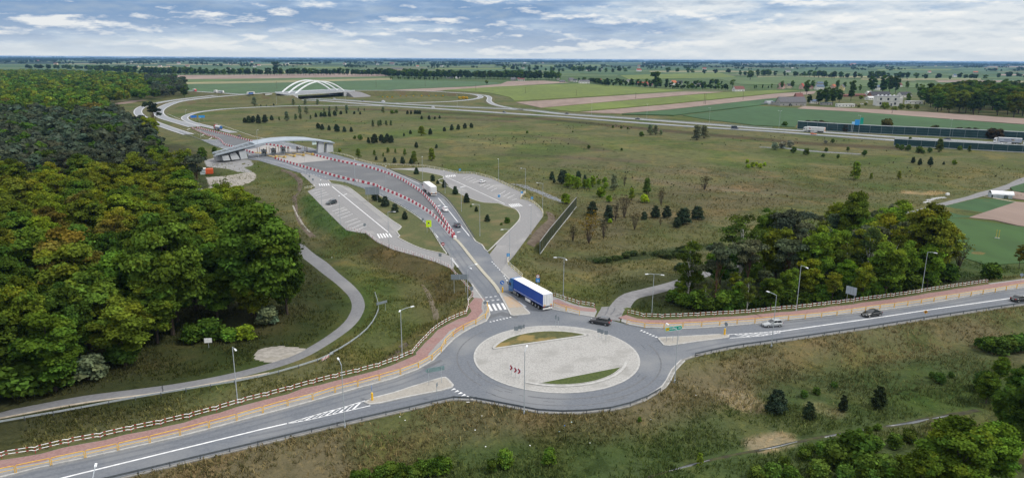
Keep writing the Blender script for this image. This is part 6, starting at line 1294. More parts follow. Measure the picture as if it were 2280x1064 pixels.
# ---- the left wood: the trees that show largest as things, the deep wood behind as one mass
WOOD = PL("Z -120,1010 0,905 150,868 330,795 440,755 560,728 640,706 648,660 615,590 570,535 500,490 440,455 400,430 365,395 345,345 330,310 300,300 230,300 -40,330 -200,420 -260,700")
pw = scatter(WOOD, 7.6, 9000, 3); pw.sort(key=lambda q: q[0]**2+q[1]**2)
pw = [q for q in pw if -.80*q[1]-12 < q[0]]
rest = pw[200:]
for x, y in pw[:200]:
    u, v = proj((x, y, h_at(x, y)))
    if u > 425 and 375 < v < 505: continue
    b = (x, y, h_at(x, y)); rnd = random.random(); edge_ = u > 400+(v-430)*.75 or v > 860-.27*u
    if v < 430 and u < 345: k, c, h, lab, cat = "pine", PINEC, random.uniform(13, 16), "dark grey-green pine in the upper part of the left wood", "pine tree"
    elif v < 470 and u > 330: k, c, h, lab, cat = "airy", (OLIVE, YGREEN)[rnd < .4], random.uniform(12, 16), "slender olive tree with visible branches at the wood edge near the canopy", "tree"
    elif v < 610: k, c, h, lab, cat = ("airy" if rnd < .25 else "broad"), (YGREEN if rnd < .42 else ORANGE if rnd < .47 else OLIVE if rnd < .78 else MGREEN), random.uniform(11.5, 18), "broad yellowish green tree in the middle of the left wood", "tree"
    else: k, c, h, lab, cat = ("broad", DGREEN if rnd < .5 else MGREEN if rnd < .84 else OLIVE, random.uniform(12, 19), "tall dark green tree at the near side of the left wood", "tree")
    if k == "broad" and random.random() < .6: k = "big"
    if c is ORANGE and not (120 < u < 260 and 540 < v < 720): c = YGREEN
    if 120 < u < 260 and 560 < v < 700 and rnd > .7: c = ORANGE
    if edge_ and v > 560: h *= random.uniform(.75, 1.0)
    plant(k, b, h, c, lab, cat, "left wood: "+lab, 1.25 if k == "broad" else 1.25 if k == "big" else 1.0)
for s, ty, k, c, wd, lab in (("Z 590,715", 455, "big", MGREEN, 1.1, "tall broad bright green tree at the right end of the left wood"), ("Z 640,700", 520, "big", DGREEN, .9, "dark tree standing closest to the footpath bend"), ("Z 560,700", 450, "big", MGREEN, 1.0, "tall green tree second from the footpath in the left wood"), ("Z 385,745", 470, "big", MGREEN, 1.1, "large layered green tree in the middle of the near wood edge"), ("Z 70,850", 620, "big", OLIVE, .85, "feathery olive tree at the far left of the near wood edge"), ("Z 165,830", 630, "big", DGREEN, 1.0, "dark green tree right of the feathery olive tree"),
    ("Z 498,470", 395, "bare", OLIVE, .8, "thin half-bare tree alone in front of the gravel yard"), ("Z 443,445", 345, "pine", PINEC, .8, "dark slim pine in front of the orange container"), ("Z 418,432", 322, "airy", OLIVE, 1.0, "branchy olive tree left of the dark slim pine"), ("Z 345,300", 226, "pine", BLUEG, .8, "dark conifer at the wood corner beside the slip road"), ("Z 338,330", 258, "broad", YGREEN, .8, "yellow-green tree at the wood corner beside the slip road")):
    plant_px(k, _p(s), ty, c, lab, "tree", None, wd)
for i, (s, ty, c) in enumerate((("Z 200,845", 790, GREYG), ("Z 595,722", 680, GREYG), ("Z 545,755", 722, YGREEN), ("Z 510,760", 728, MGREEN), ("Z 270,812", 755, DGREEN), ("Z 120,868", 800, DGREEN), ("Z 40,885", 800, DGREEN), ("Z 430,762", 720, DGREEN), ("Z 470,755", 705, DGREEN), ("Z 635,560", 505, YGREEN), ("Z 570,520", 470, OLIVE))):
    plant_px("shrub", _p(s), ty, c, ("pale flowering shrub at the foot of the near wood edge", "pale flowering shrub under the tree at the footpath bend", "bright green shrub behind the blank white board", "green shrub left of the bright green shrub behind the white board", "dark shrub filling the wood edge at the left", "dark shrub below the feathery olive tree", "dark shrub at the left picture edge", "dark shrub left of the blank white board", "dark shrub just behind the blank white board", "yellow-green shrub where the footpath leaves the wood", "olive shrub at the upper wood edge near the path")[i], "shrub", None, 1.5)
def mass(name, P_, hs, cols, label, cat="wood", gain=1.1):
    """Many crowns as one mass."""
    Vs, Fs, Cs = [], [], []; n0 = 0
    for (x, y), h, c in zip(P_, hs, cols):
        V, F, C = LOW[random.randrange(4)]; a = random.uniform(0, 6.28); s = h/15; w = s*random.uniform(.9, 1.25); ca, sa = math.cos(a)*w, math.sin(a)*w
        q = np.stack([V[:, 0]*ca-V[:, 1]*sa+x, V[:, 0]*sa+V[:, 1]*ca+y, V[:, 2]*s+h_at(x, y)], 1); Vs.append(q); Fs.append(F+n0); Cs.append(C*np.array(c)*gain); n0 += len(V)
    return tag(npmesh(name, np.concatenate(Vs), np.concatenate(Fs), leaf, np.concatenate(Cs)), label, cat, None, "stuff")
FARW = PL("Z -60,330 230,300 300,298 250,262 228,243 300,229 400,219 416,212 408,190 390,182 330,178 250,172 130,168 -60,167")
pf = scatter(FARW, lambda y: 6.8 if y < 520 else 9.5 if y < 1100 else 15.0, 26000, 5); pf = [q for q in pf if q[0] > -.80*q[1]-20]+rest
cols = []; hs = []
for x, y in pf:
    u, v = proj((x, y, 0)); r_ = random.random()
    c = PINEC if (v < 425 and v > 268 and u < 350 and r_ < .85) or (u > 330 and v < 222 and r_ < .7) else (YGREEN if r_ < .16 else OLIVE if r_ < .38 else ORANGE if r_ < .40 else MGREEN if r_ < .72 else DGREEN)
    cols.append(jit(c, .2)); hs.append(random.uniform(12, 16.5)*(1.12 if y > 1100 else 1))
mass("forest", pf, hs, cols, "deep mixed wood stretching back on the left with dark pines and yellow-green crowns")
# ---- the copse at the right
COPSE = PL("Z 1500,668 1560,690 1690,690 1800,675 1900,668 2000,655 2085,636 2100,610 2030,572 1960,545 1880,560 1780,592 1690,618 1600,640 1530,652")
cps = scatter(COPSE, 5.4, 6000, 8); print("copse", len(cps))
for x, y in cps:
    u, v = proj((x, y, h_at(x, y))); r_ = random.random(); h = (11.5 if u < 1600 else 13.5 if u < 1720 else 16.5)*random.uniform(.72, 1.08)
    if r_ < .2: k, c, lab, cat = "pine", PINEC, "dark pine among the leafy trees of the right copse", "pine tree"
    elif r_ < .36: k, c, lab, cat = "birch", (.070,.098,.020), "slender birch with a white trunk inside the right copse", "birch tree"
    elif r_ < .5: k, c, lab, cat = "airy", OLIVE, "loose olive tree inside the right copse", "tree"
    else: k, c, lab, cat = "broad", DGREEN if r_ < .64 else MGREEN if r_ < .85 else OLIVE, "dense green tree inside the right copse", "tree"
    if v > 660: h *= .62
    plant(k, (x, y, h_at(x, y)), h, tuple(v_*q_ for v_, q_ in zip(c, (1.4, 1.35, 1.1))), lab, cat, "right copse: "+lab, 1.0)
for s, ty, k, c, wd, lab in (("Z 2048,632", 455, "big", (.135,.155,.016), 1.1, "large yellow-green tree at the right end of the copse"), ("Z 2072,618", 515, "big", MGREEN, .95, "green tree closing the right end of the copse"), ("Z 1530,668", 530, "birch", (.075,.105,.016), 1.2, "leaning birch at the left end of the copse"), ("Z 1645,640", 475, "birch", (.070,.100,.020), 1.5, "tall birch with a white forked trunk in the left half of the copse"), ("Z 1590,680", 545, "pine", PINEC, 1.0, "dark pine near the left end of the copse"), ("Z 1925,655", 500, "birch", (.065,.095,.022), .8, "birch with a bare white trunk behind the white board back"),
    ("Z 1740,620", 468, "pine", PINEC, 1.2, "broad dark pine in the middle of the copse"), ("Z 1890,590", 428, "big", (.110,.140,.018), .8, "bright green tree standing out at the back of the copse"), ("Z 1700,608", 465, "big", MGREEN, .9, "green tree at the top left of the copse"), ("Z 1985,490", 452, "airy", GREYG, .9, "pale loose tree beside the grey track behind the copse"), ("Z 2135,598", 530, "bare", (.09,.10,.02), 1.0, "thin rounded tree beside the right crop field"), ("Z 2205,622", 585, "shrub", DGREEN, 1.3, "dark shrub at the pavement near the right edge"), ("Z 2268,600", 545, "airy", ORANGE, .8, "brownish shrub at the right picture edge by the field")):
    plant_px(k, _p(s), ty, c, lab, "tree", None, wd)
for i, s in enumerate(("Z 1500,672", "Z 1520,680", "Z 1548,688", "Z 1580,692", "Z 1612,692", "Z 1645,690", "Z 1680,688", "Z 1715,684", "Z 1750,680", "Z 1790,676", "Z 1830,672", "Z 1870,668", "Z 1912,664", "Z 1950,660", "Z 1990,654", "Z 2030,646", "Z 2070,636", "Z 2110,625")):
    b = _p(s); plant("shrub", P(*b), random.uniform(3.0, 5.2), (DGREEN, MGREEN, DGREEN)[i % 3], "dense dark shrub along the road side foot of the right copse", "shrub", "shrubs at the foot of the right copse", 1.4)
plant_px("shrub", _p("O 920,470"), 622, GREYG, "pale flowering shrub under the bare white birch trunk", "shrub", None, 1.2)
# ---- young pines, shrubs and small trees in the meadow: window, (x, base y, top y)
def bunch(kind, w, rows, col, label, cat, wide=1.0):
    ww = WIN[w]
    for i, (x, by, ty) in enumerate(rows):
        plant_px(kind, (ww[0]+x/ww[2], ww[1]+by/ww[2]), ww[1]+ty/ww[2], col, label, cat, "planting: "+label if len(rows) > 1 else None, wide)
t3 = lambda s: [tuple(map(float, q.split(','))) for q in s.split()]
YP = "young pine"
bunch("ypine", "B", t3("15,585,525 60,592,515 115,585,515 172,565,520 -55,587,540 -20,587,525"), BLUEG, "dark young pine in the row beyond the toll canopy", YP)
bunch("ypine", "B", t3("545,538,500 590,535,495 620,535,490 660,535,485 705,528,480 757,515,482 805,508,480 870,512,485 920,515,488"), BLUEG, "dark young pine in the loose group below the arched bridge", YP)
bunch("ypine", "B", t3("565,635,585 600,645,595 657,650,605 722,662,595 785,663,615 845,662,618"), BLUEG, "dark young pine in the ragged row right of the canopy", YP)
bunch("ypine", "B", t3("990,757,705 1042,757,678 1098,742,682 1122,757,705 1150,745,675 1182,755,690"), BLUEG, "dark young pine in the tight clump above the car park railing", YP)
bunch("ypine", "B", t3("1632,657,620 1694,650,598 1750,643,597 1806,635,587 1860,630,585"), BLUEG, "dark young pine in the straight row of five in the middle meadow", YP)
bunch("ypine", "B", t3("1320,512,480 1350,512,478 1385,512,475 1405,512,478 1425,512,478"), BLUEG, "dark young pine in the small block below the highway", YP)
bunch("ypine", "B", t3("1440,555,525 1503,558,520 1552,555,530 1592,550,522"), BLUEG, "dark young pine on the brown patch below the highway", YP)
bunch("ypine", "B", t3("1290,697,670 1345,680,645 1513,685,632 1395,797,745 1565,800,765"), BLUEG, "single dark young pine scattered in the middle meadow", YP)
bunch("ypine", "B", t3("1055,900,865 1130,915,875 1210,925,875 1278,935,870 1350,935,885"), BLUEG, "dark young pine just behind the yellow and white railing", YP)
bunch("ypine", "F", t3("1520,165,75 1727,252,165 1790,290,235 1872,335,235 2012,420,310 2155,525,400"), BLUEG, "young pine in the row on the right grass island", YP)
bunch("ypine", "G", t3("940,765,670 800,640,565"), BLUEG, "young pine in the lower half of the right grass island", YP); bunch("shrub", "G", t3("735,580,545 1190,785,700 1115,810,770"), DGREEN, "small shrub in the turf of the right grass island", "shrub")
bunch("ypine", "F", t3("1005,500,345 1125,575,435 1060,520,455 1250,650,530 1375,740,625"), BLUEG, "young pine in the row on the left grass island", YP)
bunch("ypine", "R", t3("540,460,312 705,510,350"), BLUEG, "young pine right of the overgrown noise wall", YP); bunch("ypine", "R", t3("1068,495,415 1180,480,355 1295,480,355 1400,575,465 1465,545,375 1605,497,358"), BLUEG, "broad young pine in the row above the copse", YP, 1.15)
bunch("ypine", "R", t3("130,95,10 230,135,-10 155,125,75 400,90,5 465,105,40 260,110,-5"), BLUEG, "dark pine in the thicket behind the rubble slope", YP, .9)
bunch("ypine", "D", t3("1340,925,872 1397,942,885 1485,945,872 1600,938,912"), BLUEG, "grey young pine in the right meadow below the near noise wall", YP)
bunch("ypine", "Q", t3("180,510,315"), BLUEG, "largest dark pine on the lower right bank", YP, 1.15); bunch("ypine", "Q", t3("458,560,420"), (.028,.040,.018), "small pine second on the lower right bank", YP, .95); bunch("ypine", "Q", t3("745,500,360"), (.030,.042,.018), "thin pine third on the lower right bank", YP, .8); bunch("ypine", "Q", t3("1045,470,285"), (.030,.042,.018), "ragged pine fourth on the lower right bank", YP, .9)
ST = "small tree"
bunch("willow", "R", t3("295,170,20 390,185,55 500,185,70 545,165,45 460,175,80 340,150,40"), (.110,.165,.016), "fresh green young tree in the thicket behind the rubble slope", ST, 1.1)
bunch("shrub", "R", t3("630,270,160 680,175,115 670,120,60 590,75,50 710,320,245 270,335,228 610,140,85"), (.115,.175,.016), "fresh green shrub between thicket and young pines", "shrub")
bunch("shrub", "R", t3("1070,325,235"), YELL, "bright yellow-green bush in front of the tall narrow tree", "shrub", 1.1); bunch("willow", "R", t3("1095,240,65"), (.070,.110,.022), "tall narrow green tree in the meadow right of the noise wall", ST, .9); bunch("willow", "R", t3("940,300,165"), OLIVE, "thin leafy tree left of the bright yellow-green bush", ST, .7); bunch("shrub", "R", t3("720,535,485"), YELL, "tiny yellow bush at the foot of a young pine", "shrub"); bunch("willow", "R", t3("760,200,20"), GREYG, "thin grey-green tree above the meadow clearing", ST, .6)
bunch("bare", "R", t3("1680,195,50"), (.05,.045,.02), "bare brown tree alone in the dry meadow", ST, 1.2); bunch("bare", "R", t3("505,740,430"), (.15,.115,.012), "tall yellowish budding shrub near the noise wall", "bare shrub", .9); bunch("bare", "R", t3("345,720,550 655,690,470 775,505,330 865,480,250 970,600,420 1240,355,180 865,160,50 1230,560,490"), (.06,.055,.03), "bare spring shrub in the meadow right of the noise wall", "bare shrub", .8)
bunch("willow", "B", t3("905,880,795 1040,860,810 1115,870,835 1155,840,790 1217,840,800 1297,862,800 1375,930,815"), (.085,.125,.020), "light green young tree behind the car park railing", ST, .9); bunch("shrub", "B", t3("875,722,690 918,730,680 1190,510,470 1225,505,470"), (.070,.105,.020), "light green bush in the upper meadow", "shrub")
bunch("willow", "B", t3("1440,692,605"), OLIVE, "large olive bush left of a single young pine", "shrub", 1.4); bunch("willow", "B", t3("1525,905,790"), OLIVE, "tall olive bush behind the right car park railing", "shrub", .9)
bunch("willow", "B", t3("355,435,375 455,432,380 560,432,380"), GREYG, "grey-green willow between highway and slip road", "willow bush"); bunch("willow", "B", t3("25,440,360"), GREYG, "grey-green willow on the slip road embankment", "willow bush", 1.2)
bunch("willow", "B", t3("300,570,480 410,505,435 465,510,440 660,490,440 720,490,440 806,490,430 1113,500,445 615,490,455 905,490,455 955,485,460"), GREYG, "grey-green young willow in the upper meadow", "willow bush", .9)
bunch("willow", "B", t3("1027,620,555 1075,615,560 1092,610,555 1140,610,560 1180,610,560 500,555,515 415,555,500 375,560,505 235,565,530"), (.075,.105,.040), "slender young willow in the middle of the meadow", "willow bush", .7)
bunch("willow", "C", t3("1245,685,590 1290,685,600 1335,690,640"), GREYG, "grey willow of the clump below the highway", "willow bush", 1.1); bunch("willow", "C", t3("1640,730,595 1700,715,595"), GREYG, "tall grey willow of the pair below the highway", "willow bush", 1.1); bunch("shrub", "C", t3("1170,700,655 930,630,605 1000,635,610 1055,640,620 725,805,770 1003,820,795 205,675,650 590,665,650"), DGREEN, "small dark shrub in the upper right meadow", "shrub")
bunch("shrub", "C", t3("2065,925,890 2072,970,930 2112,960,915 2172,968,925 2145,945,915 2212,950,915"), YELL, "round yellow-green bush in the cluster below the rubble basin", "shrub", 1.1); bunch("shrub", "D", t3("1688,938,895"), (.10,.15,.012), "round bright green bush beside the grey young pines", "shrub", 1.1)
bunch("shrub", "D", t3("435,858,795 330,840,780 580,875,840 705,885,850 605,830,790 790,820,785 660,755,715 930,860,810"), (.050,.080,.018), "green shrub round the rubble basin", "shrub", .9); bunch("shrub", "D", t3("600,760,730 170,810,745 235,800,740 300,790,730"), (.16,.17,.12), "pale grey shrub above the rubble basin", "shrub", 1.3)
bunch("willow", "D", t3("850,1064,900 985,1060,1005 1220,1060,985"), OLIVE, "upright olive bush in the right meadow", "shrub", .9); bunch("shrub", "D", t3("255,612,570"), DGREEN, "dark bush left of the far noise wall", "shrub", 1.3)
bunch("shrub", "D", t3("450,632,560 500,636,562 560,640,562 620,648,575 660,652,580 770,660,590 1590,690,630 1720,700,620 1790,705,620 1860,710,625 1995,722,625 2050,726,630"), (.040,.032,.016), "brown creeper climbing the far noise wall", "creeper", 1.15); bunch("shrub", "D", t3("1515,690,600 1110,660,545"), (.055,.062,.016), "olive tree grown in front of the far noise wall", "shrub")
bunch("shrub", "D", t3("1915,802,750 1975,804,750 2110,812,760 2180,818,755 2250,825,760"), (.045,.042,.018), "brown-green creeper on the near noise wall", "creeper", 1.3)
bunch("shrub", "D", t3("1205,800,760 1245,815,765 1300,820,765 1390,840,780 1480,835,790 1425,845,810 1735,815,775"), (.055,.090,.018), "green shrub at the foot of the near noise wall", "shrub", 1.1); bunch("willow", "D", t3("1560,830,710 1815,830,770 1310,770,700"), (.055,.080,.022), "taller bush in front of the near noise wall", "shrub", 1.0)
bunch("shrub", "R", t3("590,935,890 640,930,880 700,922,872 770,905,855 820,900,862 880,885,830 960,862,810 660,900,865 1180,860,820 1240,880,835 1310,890,835 1380,880,820 1440,865,780 1500,850,755 1490,890,830 900,850,815 1060,850,815"), (.042,.060,.021), "low dark thicket shrub on the bank above the side track", "shrub", 2.6); bunch("shrub", "R", t3("1430,1010,930"), (.035,.055,.030), "bluish low shrub at the left end of the copse", "shrub", 1.8)
bunch("shrub", "B", t3("1110,372,362 1150,372,360 1190,374,360 1260,362,352 1310,362,352 1370,362,353 1440,362,350 1500,362,350 1560,360,350 1620,362,350 1760,385,362 1790,385,358 1820,385,362"), (.45,.30,.01), "yellow flowering broom in the loop of the slip road", "shrub", 1.6)
bunch("ypine", "U", t3("1870,590,545 1995,585,555 2100,590,560 2165,580,525"), BLUEG, "dark shrub beside the slip road left of the bridge", "shrub"); bunch("broad", "U", t3("115,395,150"), DGREEN, "dark round tree alone at the end of the far wood", "tree")
bunch("ypine", "H", t3("1712,345,258 1815,300,255"), DGREEN, "dark bush at the left foot of the toll canopy", "shrub", 1.3); bunch("shrub", "E", t3("1000,655,620 2030,450,400"), OLIVE, "small dark shrub on the verge by the toll canopy", "shrub")
# foreground
FG = (.075,.125,.016)
bunch("shrub", "N", t3("100,965,825"), FG, "round bright shrub at the bottom centre", "shrub", 1.15); bunch("shrub", "N", t3("465,955,805"), FG, "narrower bright shrub right of the round bright shrub", "shrub", .8); bunch("willow", "N", t3("1740,955,840"), OLIVE, "thin olive bush beside the stream", "shrub", .7); bunch("shrub", "N", t3("-20,1010,900 1230,600,545"), DGREEN, "small dark shrub on the lower bank", "shrub", .8)
bunch("shrub", "L", t3("880,1075,1000 960,1070,985 1090,1060,960 1170,1055,935 1250,1058,940 1340,1055,960 1440,1040,915 1540,1025,900 1620,1010,890 1380,1080,980"), (.052,.090,.013), "bright green shrub of the hedge along the bottom edge", "shrub", 1.5)
bunch("shrub", "Q", t3("680,960,740 840,950,670 540,1080,920 950,1075,860 1100,1075,880 150,1075,930 300,1090,960 20,1080,960 760,1100,940 420,900,800 560,860,760 880,700,640 960,690,625 1040,660,600 820,730,660 620,800,740 480,830,770 1000,840,700 1180,800,680 1300,760,650 720,840,740 250,960,880"), (.060,.100,.016), "light green shrub on the far bank of the stream", "shrub", 1.3)
bunch("shrub", "Q", t3("1560,260,165 1660,210,160 420,380,320 520,350,290 670,300,245 1930,330,160 1500,215,160"), (.048,.085,.016), "dark green shrub on the lower right slope", "shrub", 1.2)
bunch("shrub", "O", t3("1900,960,880 1980,1000,870 2060,1010,870 2130,1000,860 2210,990,850 2270,970,840"), (.045,.080,.014), "dense green shrub at the right edge below the road", "shrub", 1.5)
for s, ty, c, wd, lab in (("Z 2112,1120", 937, (.085,.150,.016), 1.5, "large rounded green tree at the lower right corner"), ("Z 2200,1085", 945, (.085,.148,.016), 1.3, "rounded green tree right of the largest one in the lower right corner"), ("Z 2035,1150", 1005, (.085,.150,.016), 1.2, "green tree at the bottom edge left of the largest one"), ("Z 2290,1030", 842, DGREEN, 1.1, "dark tree at the right picture edge above the corner"), ("Z 2238,965", 862, (.066,.115,.015), 1.2, "green tree beside the stream's right end"), ("Z 2195,900", 830, (.062,.110,.015), 1.2, "green bushy tree on the slope above the stream"), ("Z 2225,850", 795, (.080,.135,.016), 1.1, "fresh green bushy tree highest on the right slope"), ("Z 2265,900", 815, DGREEN, 1.2, "dark bushy tree beside the right picture edge")):
    plant_px("big", _p(s), ty, c, lab, "tree", None, wd)
for s, ty, c in (("Z 1980,1085", 1040, FG), ("Z 1940,1100", 1045, (.065,.105,.02)), ("Z 2000,1060", 1010, FG)): plant_px("willow", _p(s), ty, c, "light feathery bush left of the trees in the lower right corner", "shrub", "feathery bushes in the lower right corner", 1.2)
# ---- the dark wood at the upper right
RW = PL("Z 2046,247 2110,252 2280,264 2345,268 2345,225 2240,212 2150,214 2090,224 2050,236")
for x, y in scatter(RW, 15.5, 2500, 12):
    u, v = proj((x, y, 0)); plant("broad", (x, y, 0), random.uniform(21, 27), random.choice((DGREEN, MGREEN, OLIVE, (.040,.070,.012))), "tall dense tree of the dark wood at the upper right", "tree", "upper right wood: tall dense trees", 1.1)
# ---- farm and village trees
bunch("broad", "D", t3("460,430,345 540,432,300 600,436,288 660,432,285 715,415,300"), DGREEN, "dark oak between the old barn and the greenhouse", "tree", .95); bunch("broad", "D", t3("815,402,225"), DGREEN, "tall columnar tree left of the white villa", "tree", .6); bunch("broad", "D", t3("990,345,185 1080,345,180 1190,335,190 1140,330,185"), DGREEN, "tall dense tree behind the white villa", "tree", .8); bunch("broad", "D", t3("440,345,225 320,298,225 230,300,230 490,300,225 600,300,225 700,300,222 760,300,235 890,322,260 1290,300,230 1370,300,250 1400,400,260 1300,420,330"), MGREEN, "roadside tree between the far houses at right", "tree", .8)
bunch("shrub", "D", t3("1100,470,405 900,385,350 1240,470,420 1300,470,420 1370,470,425 1180,480,440 880,455,430 940,440,410"), OLIVE, "garden bush round the white villa", "shrub", 1.3)
plant_px("far", _p("C 1282,288"), 157.5, DGREEN, "tallest tree of the village, standing above the red roofs", "tree", None, 1.0)
FAR_ROW = []
def row(spec, sp, h, col, label, seed, jy=.0, dens=1.0, wide=1.0, kind="far", deep=False):
    rg = random.Random(seed); pl = resample(PL(spec, 0), sp); n = 0
    for p in pl:
        if rg.random() > dens: continue
        d = rg.uniform(-jy, jy)
        if deep: FAR_ROW.append((p[0]+rg.uniform(-sp, sp)*.3, p[1]+d, rg.uniform(*h), jit(rg.choice(col)))); continue
        plant(kind, (p[0]+rg.uniform(-sp, sp)*.3, p[1]+d, 0), rg.uniform(*h), rg.choice(col), label, "tree", "rows: "+label, wide)
GR = [DGREEN, (.036,.064,.014), MGREEN, (.032,.055,.016)]
row("C 640,245 760,248 880,275 1020,276 1130,278 1230,288 1330,292 1480,300 1600,304 1700,302 1800,306 1905,312", 9, (7, 14), GR, "village tree in the hedge along the bright green field", 31, 14, .9, 1.05)
row("C 880,250 1100,262 1400,270 1700,275 1850,262", 16, (8, 14), GR, "village tree behind the red roofed houses", 32, 18, .8)
row("Z 312,167.5 420,168 600,168.5 760,168.5 868,170", 8, (17, 26), GR, "tree of the long avenue behind the ploughed strip", 33, 12, .92, .95)
row("B 1130,200 1300,203 1500,212 1700,212 1900,216 2100,216 2280,220 C 120,222 300,224 470,224", 8.5, (15, 24), GR, "tree of the dense row behind the teal field", 34, 25, .95)
row("B 1170,218 1300,218 1420,222 1570,225", 10, (5, 8), GR, "low hedge tree in front of the dense row", 35, 5, .9, 1.2)
row("C 0,150 200,150 470,160 760,165 1030,168", 24, (14, 24), GR, "far tree of the line beyond the village fields", 36, 40, .85, 1, "far", True); row("C 0,120 400,126 900,140", 42, (14, 22), GR, "far tree near the horizon left of centre", 37, 60, .7, 1, "far", True)
row("C 1360,170 1560,172 1680,180 1920,180", 26, (18, 26), GR, "far tree in the broken line behind the village", 38, 30, .55, 1, "far", True); row("C 2010,190 2160,195 2280,192 D 40,192 220,194", 18, (17, 25), GR, "far tree in the clumps right of the village", 39, 25, .8)
row("D 280,196 430,197 570,205 660,212 760,212 880,214 1010,218 1070,206 1180,205 1310,216", 17, (16, 26), GR, "far tree in the line behind the blue roofs", 40, 22, .72); row("D 1350,222 1480,225 1560,222 1660,224 1800,226 1960,218 2100,212 2280,205", 22, (11, 20), GR, "far tree behind the dark wood", 41, 30, .6, 1, "far", True)
row("D 0,302 60,300 140,300 200,300", 12, (7, 11), GR, "small dark tree along the far field road", 42, 4, .8, .6); row("Z 200,160.5 260,163 300,166", 15, (14, 20), GR, "far tree beyond the left wood", 43, 25, .9, 1, "far", True); row("C 560,145 760,150", 16, (15, 20), GR, "far tree in the dense patch above the village", 44, 20, .9, 1, "far", True)
plant_px("far", _p("C 2090,222"), 156, MGREEN, "round tree alone on the far ploughed field", "tree", None, 1.2); plant_px("far", _p("C 1940,282"), 176.5, MGREEN, "round tree alone left of the large brown roof", "tree", None, 1.1); plant_px("far", _p("B 205,140"), 137, DGREEN, "big tree standing above the avenue left of the bridge", "tree", None, 1.3); plant_px("far", _p("B 1990,262"), 178, OLIVE, "small tree at the end of the teal field", "tree", None, 1.2)
for s_, sp_, h_, sd in (("C 640,240 760,245 880,272 1020,274 1130,276 1230,284 1330,288 1480,296 1600,300 1700,298 1800,302", 6, (4, 9), 61), ("C 880,246 1100,256 1400,264 1700,268", 10, (6, 12), 62), ("Z 312,167 420,167.5 600,168 760,168 868,169.5", 7, (8, 17), 63), ("B 1130,198 1300,201 1500,209 1700,209 1900,213 2100,213 2280,216 C 120,218 300,220 470,220", 6, (12, 21), 64), ("B 1130,190 1500,200 1900,206 2280,208", 9, (14, 22), 65), ("D 280,193 430,194 570,202 660,209 760,209 880,211 1010,215", 12, (8, 15), 66), ("Z 60,155 180,157 300,160 420,161", 9, (14, 20), 67), ("C 20,196 200,190 470,200", 10, (12, 20), 68)): row(s_, sp_, h_, GR, "", sd, 16, .85, 1, "far", True)
# ---- far woods towards the horizon, one mass
fw = []; fh = []; fc = []; g = random.Random(77)
for yb, n, ln, hh in ((134.6, 1500, 90, 26), (135.2, 1500, 80, 26), (136.0, 1300, 60, 24), (137.0, 1100, 50, 22), (138.2, 950, 44, 21), (139.6, 1500, 60, 21), (141.2, 1300, 50, 20), (143.2, 900, 36, 19), (145.8, 640, 28, 18), (149, 380, 20, 17), (153, 190, 14, 15)):
    k = 0
    while k < n:
        x0 = g.uniform(-90, 2370); m = g.randint(2, ln); dx = .9+.12*(yb-134)
        for q in range(m):
            px_ = x0+q*dx*g.uniform(.7, 1.3); py_ = yb+(px_-1140)*.0057+g.uniform(-.25, .25)*(1+.3*(yb-134)); 
            if py_ < 134.2+(px_-1140)*.0057: py_ = 134.2+(px_-1140)*.0057
            if px_ < 420 and yb > 150: continue
            b = P(px_, py_, 0); fw.append((b[0], b[1])); fh.append(hh*g.uniform(.7, 1.2)*(1.25 if yb < 136 else 1)); fc.append(jit(g.choice((DGREEN, (.036,.060,.018), (.040,.066,.020)))))
            k += 1
for a_, b_, c_, d_ in FAR_ROW: fw.append((a_, b_)); fh.append(c_*1.1); fc.append(d_)
mass("far_woods", fw, fh, fc, "dark far woods and tree lines along the horizon", gain=.85)
# ---- low scrub and heather in the meadow, one mass
sw, sh_, sc2 = [], [], []
for k in range(5200):
    x = g.uniform(-190, 400); y = g.uniform(215, 640)
    n_ = math.sin(x*.031+1.7*math.sin(y*.017))+math.sin(y*.041+1.3*math.sin(x*.023))+g.gauss(0, .7)
    u, v = proj((x, y, 0))
    if n_ < 1.15 or v > 660 or u < 640+(v-250)*1.1 or u > 2320: continue
    if any(in_box(u, v) for in_box in (lambda u, v: u < 1290 and v > 330+(u-700)*.19, lambda u, v: v < 262+(u-1100)*.062, lambda u, v: u > 2050 and v > 395, lambda u, v: u > 1480 and v > 450)): continue
    sw.append((x, y)); sh_.append(g.uniform(.35, 1.1)); sc2.append(jit(g.choice(((.055,.048,.030), (.060,.070,.028), (.080,.066,.040), (.050,.066,.022), (.10,.088,.05))), .2))
mass("undergrowth", sw, sh_, sc2, "low brown and green scrub scattered through the meadow", "undergrowth")
